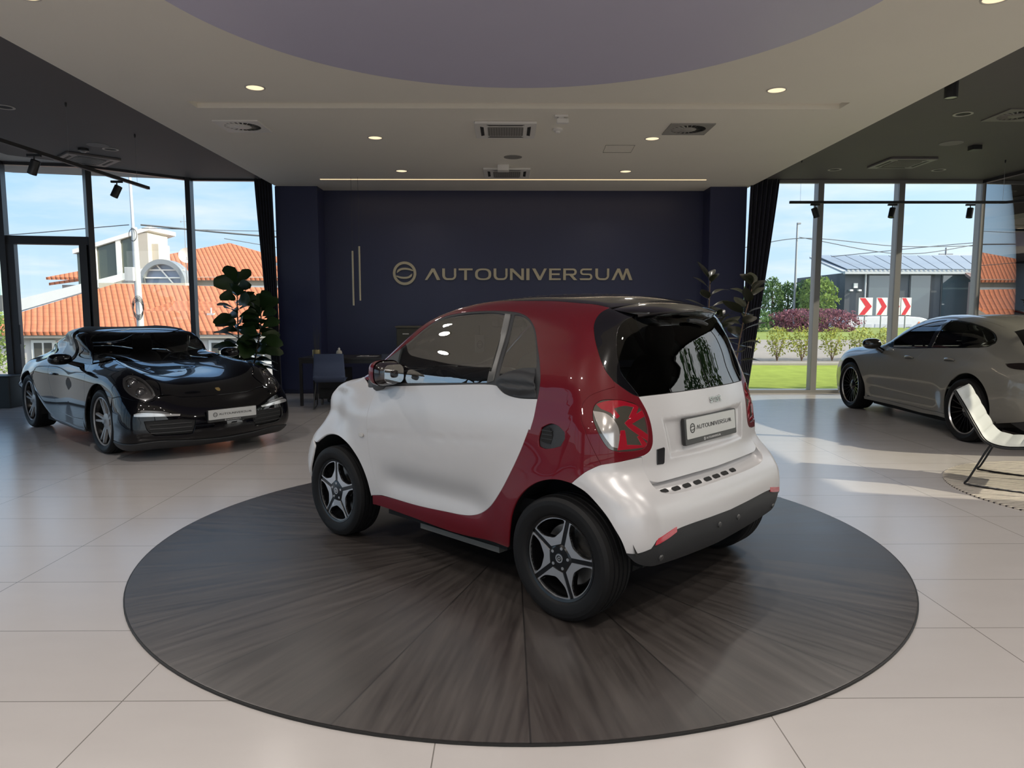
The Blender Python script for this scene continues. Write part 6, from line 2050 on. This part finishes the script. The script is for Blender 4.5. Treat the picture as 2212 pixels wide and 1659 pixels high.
# ---------------------------------------------------------------- chevron signs
M_SWH = mat('sign_white', (.80, .80, .76), .5, var=.02)
M_SRD = mat('sign_red', (.62, .015, .03), .5, var=.03)
M_GALV = mat('galvanised_post', (.30, .31, .32), .5, metal=.5)
for x, w, lb in ((14.98, .58, 'red and white chevron sign, leftmost and largest of the row'), (15.66, .46, 'red and white chevron sign, second from the left'), (16.22, .42, 'red and white chevron sign half hidden by the right mullion'), (16.68, .42, 'red and white chevron sign, last on the right of the row')):
    t = thing('chevron_sign', lb, 'road sign', (x, 30.0, .70), 0, 'chevron signs on the bend')
    z0, h = .60, .73
    b = MB().box(-w / 2, w / 2, -.015, .015, z0, z0 + h).build('plate', M_SWH, t, bev=.004)
    M = Matrix(((1, 0, 0, 0), (0, 0, -1, -.016), (0, 1, 0, z0), (0, 0, 0, 1)))
    c = w / 2
    pts = [(-c * .90, h * .98), (-c * .10, h * .98), (c * .90, h * .5), (-c * .10, h * .02), (-c * .90, h * .02), (-c * .02, h * .5)]
    slab(pts, [], 0, .004, M).build('chevron', M_SRD, t, sm=0)
    MB().tube([(0, .03, -.3), (0, .03, z0 + h * .8)], .028, 10).build('post', M_GALV, t, sm=40)

# ---------------------------------------------------------------- white van on the street beyond
VN = thing('white_van', 'white van passing behind the chevron signs', 'van', (17.6, 33.2, -.6))
pr = catmull(np.array([(-2.3, .35), (-2.3, 1.2), (-2.2, 1.72), (-1.6, 1.80), (1.0, 1.80), (1.5, 1.62), (1.95, 1.15), (2.35, .98), (2.42, .6), (2.38, .35)]), 4)
MB().prism([tuple(q) for q in pr], -.9, .9, Matrix(((1, 0, 0, 0), (0, 0, 1, 0), (0, 1, 0, 0), (0, 0, 0, 1)))).build('body', mat('van_white', (.72, .74, .76), .3, coat=.6), VN, sm=40, bev=.03)
for x in (-1.45, 1.5):
    for s_ in (-1, 1):
        MB().lathe([(.001, -.1), (.33, -.1), (.33, .1), (.001, .1)], 24, Matrix.Translation((x, s_ * .86, .33)) @ Matrix.Rotation(PI / 2, 4, 'X')).build('wheel', M_TYRE, VN, sm=30)
MB().box(1.05, 1.75, -.915, -.90, 1.05, 1.5).build('side_window', mat('dark_window', (.03, .04, .045), .08, coat=1.), VN)
for k, x in enumerate((-1.9, -1.0, -.1)):
    MB().box(x, x + .75, -.912, -.90, .75, 1.5).build('side_panel', mat('van_panel', (.60, .63, .66), .35), VN, sm=0)
tm = text_mesh('rta', .30, .004)
tm.transform(Matrix(((1, 0, 0, .55), (0, 0, -1, -.915), (0, 1, 0, 1.32), (0, 0, 0, 1))))
link('lettering', tm, mat('grey_lettering', (.12, .13, .14), .5), VN)
MB().prism([(0, 0), (.10, .07), (.07, .20), (.0, .30), (-.08, .16), (-.09, .06)], 0, .004, Matrix(((1, 0, 0, .98), (0, 0, -1, -.912), (0, 1, 0, 1.32), (0, 0, 0, 1)))).build('flame_mark', mat('orange_mark', (.80, .22, .06), .5), VN, sm=0)

# ---------------------------------------------------------------- buildings, right
def tiles(name, c1, c2, pitch=.24, row=.34, slant=.0, dark=.45):
    m, nt = nodes(name)
    out = nn(nt, 'ShaderNodeOutputMaterial')
    p = nn(nt, 'ShaderNodeBsdfPrincipled')
    nt.links.new(p.outputs[0], out.inputs[0])
    tc = nn(nt, 'ShaderNodeTexCoord')
    sp = nn(nt, 'ShaderNodeSeparateXYZ')
    nt.links.new(tc.outputs['UV'], sp.inputs[0])
    u = math_n(nt, 'ADD', sp.outputs[0], math_n(nt, 'MULTIPLY', sp.outputs[1], slant))
    fu = math_n(nt, 'FRACT', math_n(nt, 'ADD', math_n(nt, 'MULTIPLY', u, 1 / pitch), 500.))
    fv = math_n(nt, 'FRACT', math_n(nt, 'ADD', math_n(nt, 'MULTIPLY', sp.outputs[1], 1 / row), 500.))
    nz = nn(nt, 'ShaderNodeTexNoise'); nz.inputs['Scale'].default_value = 2.5; nz.inputs['Detail'].default_value = 5
    nt.links.new(tc.outputs['UV'], nz.inputs['Vector'])
    base = mixc(nt, nz.outputs[0], c1, c2)
    ln = math_n(nt, 'LESS_THAN', fu, .22)  # slanted dark lines: shade along the tile edges, painted into the colour
    l2 = math_n(nt, 'MULTIPLY', math_n(nt, 'LESS_THAN', fv, .14), .55)
    k = math_n(nt, 'MULTIPLY', math_n(nt, 'MAXIMUM', ln, l2), dark)
    nt.links.new(mixc(nt, k, base, tuple(a * .25 for a in c1)), p.inputs['Base Color'])
    p.inputs['Roughness'].default_value = .85
    p.inputs['Specular IOR Level'].default_value = .15
    h = math_n(nt, 'SINE', math_n(nt, 'MULTIPLY', fu, PI))
    bn = nn(nt, 'ShaderNodeBump'); bn.inputs['Strength'].default_value = .5; bn.inputs['Distance'].default_value = .05
    nt.links.new(h, bn.inputs['Height']); nt.links.new(bn.outputs[0], p.inputs['Normal'])
    return m
def roof_poly(name, pts, m, parent, th=.14):
    """sloped roof slab with metric UVs: u along the eave (first edge), v up the slope"""
    P = [Vector(p) for p in pts]
    n = (P[1] - P[0]).cross(P[2] - P[0]).normalized()
    if n.z < 0:
        n = -n
    u = (P[1] - P[0]).normalized(); v = n.cross(u)
    b = MB()
    k = len(P)
    b.add([tuple(p) for p in P] + [tuple(p - Vector((0, 0, th))) for p in P], [tuple(range(k)), tuple(range(2 * k - 1, k - 1, -1))] + [(i, k + i, k + (i + 1) % k, (i + 1) % k) for i in range(k)])
    o = b.build(name, m, parent, sm=0, fix=True)
    uv = o.data.uv_layers.new(name='slope')
    for l in o.data.loops:
        c = o.data.vertices[l.vertex_index].co
        d = Vector(c) - P[0]
        uv.data[l.index].uv = (d.dot(u), d.dot(v))
    return o
M_SLATE = mat('dark_metal_cladding', (.062, .072, .085), .55, var=.08, vs=1.)
M_GUTT = mat('pale_gutter', (.52, .54, .55), .5)
M_DGL = mat('reflective_facade_glass', (.055, .085, .10), .04, coat=1., spec=.8)
WB_ = thing('workshop_building', 'dark clad building with solar panels on its roof', 'building', (0, 0, 0))
MB().box(16.9, 23.6, 36, 42, -1.0, 3.38).build('wall', M_SLATE, WB_, sm=0)
roof_poly('roof', [(16.7, 35.8, 3.42), (24.4, 35.8, 3.44), (26.4, 40.4, 4.62), (16.9, 40.4, 4.50)], mat('pale_roof_sheet', (.42, .45, .47), .5), WB_, .10)
MB().box(16.7, 24.4, 35.62, 35.84, 3.30, 3.44).build('gutter', M_GUTT, WB_, sm=0)
b = MB()
for k in range(34):
    x = 16.8 + k * .225
    b.box(x, x + .10, 35.60, 35.80, 3.44, 3.50)
b.build('eave_comb', M_GUTT, WB_, sm=0)['kind'] = 'stuff'
for k in range(11):
    x0, x1 = 17.05 + k * .66, 17.05 + k * .66 + .61
    f = lambda x, t: (x + (x - 16.9) * .22 * t, 36.1 + 4.0 * t, 3.50 + .045 + 1.02 * t)
    b = MB().quad(f(x0, .02), f(x1, .02), f(x1, .97), f(x0, .97))
    b.build('solar_panel', mat('solar_blue_grey', (.20, .235, .265), .35, coat=.3), WB_, sm=0, solid=.03)
for x0, x1 in ((18.0, 19.3), (20.1, 21.2), (21.7, 23.5)):
    fr = MB().box(x0, x1, 35.95, 36.0, .2, 3.3).build('window', mat('dark_frame', (.05, .055, .06), .5), WB_, sm=0)
    MB().box(x0 + .06, x1 - .06, 35.93, 35.95, .26, 3.24).build('pane', M_DGL, fr, sm=0)
MB().tube([(17.85, 35.85, -.6), (17.85, 35.85, 3.35)], .045, 8).build('downpipe', M_GUTT, WB_, sm=40)
MB().box(17.30, 17.50, 35.9, 36.0, 2.62, 2.86).build('alarm_box', M_SWH, WB_, bev=.01)
for x in (17.16, 17.58):
    MB().box(x - .08, x + .08, 35.82, 36.0, 2.46, 2.55).build('floodlight', M_SWH, WB_, bev=.01)
M_BTILE = tiles('brown_roof_tile', (.20, .137, .122), (.26, .187, .168), .26, .30, .35, .4)
BR = thing('brown_tiled_building', 'brown tiled building at the right edge beyond the corner mullion', 'building', (0, 0, 0))
MB().box(22.7, 34, 34.6, 35.4, -1, 2.9).build('wall', mat('rosy_render', (.36, .26, .225), .9), BR, sm=0)
roof_poly('roof', [(22.5, 33.9, 2.55), (34, 33.9, 2.60), (34, 35.55, 3.42), (22.6, 35.55, 3.36)], M_BTILE, BR)
roof_poly('lean_to_roof', [(22.5, 33.0, .70), (34, 33.0, .72), (34, 34.6, 1.85), (22.5, 34.6, 1.80)], M_BTILE, BR)
MB().box(22.6, 34, 34.45, 34.6, 2.0, 2.5).build('window_band', mat('grey_band_glass', (.17, .18, .16), .15, coat=.6), BR, sm=0)
MB().box(22.6, 34, 34.40, 34.6, 1.86, 2.02).build('beam', M_SWH, BR, sm=0)
MB().box(24.2, 27, 32.9, 33.1, .2, 1.15).build('awning', mat('rosy_awning', (.55, .40, .36), .8), BR, sm=0)
LP_ = thing('street_lamp', 'tall slim street lamp beyond the columnar trees', 'street lamp', (14.4, 36.0, -.5))
MB().tube([(0, 0, 0), (0, 0, 6.3)], [.07, .04], 10).build('pole', M_GALV, LP_, sm=40)
MB().box(-.02, .16, -.06, .06, 6.25, 6.33).build('lamp_head', M_GALV, LP_, bev=.01)
t = thing('utility_pole', 'slender utility pole above the brown tiled roof', 'utility pole', (25.2, 41.5, 0))
MB().tube([(0, 0, 2.9), (0, 0, 5.1)], .05, 8).build('pole', M_GALV, t, sm=40)
MB().box(-.4, .4, -.03, .03, 4.7, 4.76).build('crossarm', M_GALV, t, sm=0)
def wire(pts, label, r=.016):
    c = catmull(np.array(pts, float), 12)
    o = MB().tube([tuple(q) for q in c], r, 5).build('hanging_street_wire', mat('overhead_cable', (.10, .11, .12), .7), sm=50)
    tag(o, label, 'cable', 'overhead wires')
wire([(11.5, 35.8, 4.55), (14.4, 35.88, 5.05), (20, 36.8, 4.75), (25, 37.5, 4.85)], 'overhead wire running from the street lamp over the solar roof', .02)
wire([(14.52, 36, 5.12), (20, 36.5, 4.35), (25, 37.5, 5.0), (33, 38, 6.0)], 'overhead wire rising right above the brown tiled roof', .02)
wire([(17.5, 39, 4.4), (25, 37.5, 5.05), (34, 37, 5.3)], 'overhead wire crossing in front of the utility pole', .02)

# ---------------------------------------------------------------- buildings, left
M_OTILE = tiles('orange_roof_tile', (.46, .15, .075), (.56, .22, .12), .26, .36, .54, .42)
M_CREAM = mat('cream_render', (.50, .46, .39), .9, var=.04, vs=1.)
M_WREND = mat('white_render', (.60, .575, .54), .9, var=.04, vs=1.)
HB = thing('low_house', 'long low house with an orange tiled roof behind the black sports car', 'house', (0, 0, 0))
MB().box(-22.4, -8.2, 30.35, 37.5, -2.0, .62).build('wall', M_WREND, HB, sm=0)
roof_poly('roof', [(-22.9, 30.0, .60), (-8.0, 30.0, .66), (-8.0, 34.2, 2.50), (-18.4, 34.2, 2.76)], M_OTILE, HB)
MB().box(-22.8, -8.0, 30.05, 30.35, .36, .56).build('cornice', M_CREAM, HB, sm=0)
for x0 in (-19.83, -16.9, -14.6, -12.40, -10.6):
    fr = MB().box(x0 - .12, x0 + .88, 30.28, 30.36, -.75, .26).build('window', M_SWH, HB, sm=0)
    for k in (0, .42):
        MB().box(x0 + k, x0 + k + .33, 30.26, 30.28, -.6, .15).build('pane', mat('dusky_pane', (.10, .10, .09), .1, coat=.7), fr, sm=0)
MB().tube([(-12.9, 31.6, 1.35), (-12.9, 31.6, 1.62)], .035, 8).box(-13.05, -12.75, 31.5, 31.7, 1.30, 1.38).build('roof_vent', M_GUTT, HB, sm=40)
HT = thing('tall_house', 'taller house with a pyramid orange roof behind the low house', 'house', (0, 0, 0))
MB().box(-19.2, -10.2, 42.3, 50, -1, 3.42).build('wall', M_CREAM, HT, sm=0)
MB().box(-19.3, -10.0, 42.1, 42.35, 2.55, 2.95).build('parapet', M_SWH, HT, sm=0)
MB().box(-19.4, -9.9, 41.95, 42.35, 3.25, 3.45).build('cornice', M_CREAM, HT, sm=0)
roof_poly('roof', [(-26.5, 41.9, 3.42), (-9.4, 41.9, 3.36), (-17.6, 46.4, 5.80)], M_OTILE, HT)
roof_poly('roof', [(-9.4, 41.9, 3.36), (-9.4, 51, 3.36), (-17.6, 46.4, 5.80)], M_OTILE, HT)
MB().box(-13.95, -13.2, 43.4, 43.9, 4.10, 4.35).build('roof_window', mat('sky_pane', (.30, .36, .42), .1, coat=.8), HT, sm=0)
PV = thing('glass_pavilion', 'sloping glazed rooftop pavilion with white frames, behind the utility pole', 'pavilion', (0, 0, 0))
MB().prism([(-21.2, 2.6), (-17.86, 3.3), (-17.86, 5.35), (-21.2, 4.3)], 36.05, 38.5, Matrix(((1, 0, 0, 0), (0, 0, 1, 0), (0, 1, 0, 0), (0, 0, 0, 1)))).build('glazing', mat('olive_glass', (.06, .075, .06), .08, coat=1.), PV, sm=0)
b = MB()
MX = Matrix(((1, 0, 0, 0), (0, 0, 1, 0), (0, 1, 0, 0), (0, 0, 0, 1)))
b.prism([(-21.3, 4.28), (-17.5, 5.42), (-17.5, 5.62), (-21.3, 4.48)], 35.85, 38.7, MX)
b.build('roof', M_SWH, PV, sm=0)
MB().prism([(-24.5, 1.35), (-17.9, 3.28), (-17.9, 3.56), (-24.5, 1.95)], 35.8, 36.05, MX).build('white_beam', M_SWH, PV, sm=0)
for x in (-20.3, -19.1):
    MB().box(x - .10, x + .10, 35.9, 36.05, 2.5, 5.0 + (x + 19.1) * .30).build('post', M_SWH, PV, sm=0)
MB().box(-18.15, -17.62, 35.9, 38, 2.6, 5.30).build('tower', M_CREAM, PV, sm=0)
MB().box(-17.62, -17.30, 36.3, 37.5, 3.6, 4.80).build('chimney', M_CREAM, PV, sm=0)
DM_ = thing('barrel_skylight', 'barrel-vaulted glass skylight with white bars beside the dish', 'skylight', (0, 0, 0))
va = [(-16.55 + 1.12 * math.cos(a), 2.80 + 1.15 * math.sin(a)) for a in np.linspace(0, PI, 25)]
vb = [(-16.55 + .92 * math.cos(a), 2.80 + .92 * math.sin(a)) for a in np.linspace(PI, 0, 25)]
MB().prism(va + vb, 34.9, 35.7, MX).build('vault_rim', mat('grey_zinc', (.30, .33, .34), .45, metal=.4), DM_, sm=30)
MB().prism(va[::1], 35.25, 35.3, MX).build('glazing', mat('blue_skylight_glass', (.16, .21, .32), .08, coat=1.), DM_, sm=0)
b = MB().box(-17.5, -15.5, 35.1, 35.2, 3.05, 3.11).box(-17.45, -15.55, 35.1, 35.2, 3.42, 3.48)
b.build('glazing_bar', M_SWH, DM_, sm=0)
b = MB().tube([(-17.0, 35.12, 3.85), (-16.1, 35.12, 2.8)], .035, 6).build('diagonal_bar', M_SWH, DM_, sm=40)
MB().box(-19.3, -15.2, 34.4, 35.7, 2.55, 2.80).build('base', mat('pale_parapet', (.62, .58, .45), .85), DM_, sm=0)
SD = thing('satellite_dish', 'round satellite dish on a mast at the edge of the orange roof', 'satellite dish', (-15.05, 34.5, 2.805))
dm = axis_m((0, -.12, 1.25), (.35, -1, .25))
MB().lathe([(.001, 0), (.15, .02), (.28, .07), (.37, .13), (.375, .12), (.28, .05), (.15, 0), (.001, -.02)], 32, dm).build('reflector', mat('dish_grey', (.48, .47, .45), .5), SD, sm=60)
MB().tube([(0, 0, 0), (0, 0, 1.25)], .035, 8).build('mast', M_GALV, SD, sm=40)
MB().tube([(0, -.1, 1.05), (.12, -.45, 1.2)], .012, 6).build('feed_arm', M_GALV, SD, sm=40)
t = thing('roof_antenna', 'thin aerial mast rising above the satellite dish', 'antenna', (-15.3, 34.8, 2.805))
MB().tube([(0, 0, 0), (0, 0, 3.2)], [.02, .012], 6).build('mast', M_GALV, t, sm=40)
for dx in (-.16, .16):
    MB().tube([(dx, 0, 2.86), (dx, 0, 2.94)], .02, 6).build('element', M_GALV, t, sm=40)
MB().tube([(-.2, 0, 2.9), (.2, 0, 2.9)], .006, 5).build('crossbar', M_GALV, t, sm=40)
UP = thing('concrete_pole', 'pale concrete utility pole with cables outside the left windows', 'utility pole', (-12.18, 24.0, -1.4))
MB().tube([(.06, 0, 0), (-.02, 0, 5.6)], [.125, .095], 14).build('pole', mat('pale_concrete', (.50, .52, .52), .8, var=.08), UP, sm=50)
MB().tube([(-.05, 0, 5.4), (-.10, 0, 9.5)], [.05, .035], 10).build('mast', mat('pale_mast', (.55, .58, .60), .5), UP, sm=50)
MB().box(-.30, -.02, -.22, -.08, 3.85, 4.30).build('junction_box', mat('pale_box', (.50, .51, .50), .6), UP, bev=.01)
b = MB()
for k in range(4):
    r_ = random.Random(k)
    pts = [(.05 + .16 * math.cos(a) * (1 + .2 * k / 4), -.14, 2.9 + .32 * math.sin(a) + .05 * k) for a in np.linspace(0, 2 * PI, 16)[:-1]]
    b.tube(pts, .010, 5, closed=True)
b.build('cable_coil', M_BLK, UP, sm=50)
b = MB().tube([(-.02 + .13 * math.cos(a), -.1, 5.35 + .2 * math.sin(a)) for a in np.linspace(0, 2 * PI, 16)[:-1]], .010, 5, closed=True)
b.build('cable_loop', M_BLK, UP, sm=50)
wire([(-24, 26, 4.05), (-18, 25, 4.0), (-12.36, 24, 4.28)], 'overhead wire running left from the concrete pole', .016)
wire([(-11.98, 24, 4.28), (-8, 25.5, 4.05), (-3, 27, 4.05)], 'thick overhead wire running right from the concrete pole', .03)
wire([(-11.98, 24.05, 4.18), (-8, 25.5, 4.25), (-3, 27.5, 4.65)], 'upper thin overhead wire right of the concrete pole', .012)
wire([(-9.5, 24.6, 3.9), (-7, 26, 3.55), (-3, 27.5, 3.2)], 'lower sagging overhead wire right of the concrete pole', .012)
FR_ = thing('distant_house', 'small orange-roofed house seen through the glazed door', 'house', (0, 0, 0))
MB().box(-23.4, -21.4, 38.3, 40.5, -1, 2.85).build('wall', M_WREND, FR_, sm=0)
roof_poly('roof', [(-23.9, 38, 2.95), (-21.2, 38, 3.32), (-21.2, 40, 3.62), (-23.6, 40, 3.25)], M_OTILE, FR_)
TB = thing('teal_building', 'pale teal building at the left edge of the view', 'building', (0, 0, 0))
MB().prism([(-52, 60), (-41.7, 60), (-49.2, 71), (-56, 71)], -2, 6.4).build('wall', mat('pale_teal_render', (.42, .60, .56), .7), TB, sm=0)
MB().box(-52, -41.6, 59.8, 60.0, 6.3, 6.9).build('parapet', mat('grey_parapet', (.35, .38, .40), .7), TB, sm=0)
for k in range(3):
    MB().box(-44.5 + k * 1.1, -43.8 + k * 1.1, 59.9, 60.0, 1.5, 2.8).build('window', mat('dusky_pane', (.10, .10, .09), .1), TB, sm=0)
tree('street_tree', 'green street tree before the teal building at the left edge', 'tree', -19.5, 27.5, -1.6, 3.1, .9, 1200, .09, F_TREE, 71, None)

for i, (x, y, h, rx) in enumerate([(14.8, 7.0, 5.6, 1.5), (15.6, 10.6, 6.0, 1.7), (14.2, -3.6, 4.6, 1.3)]):
    tree('forecourt_tree', 'leafy tree on the forecourt outside the right glass wall', 'tree', x, y, -.14, h, rx, 1500, .16, F_CYP, 120 + i, 'forecourt trees')
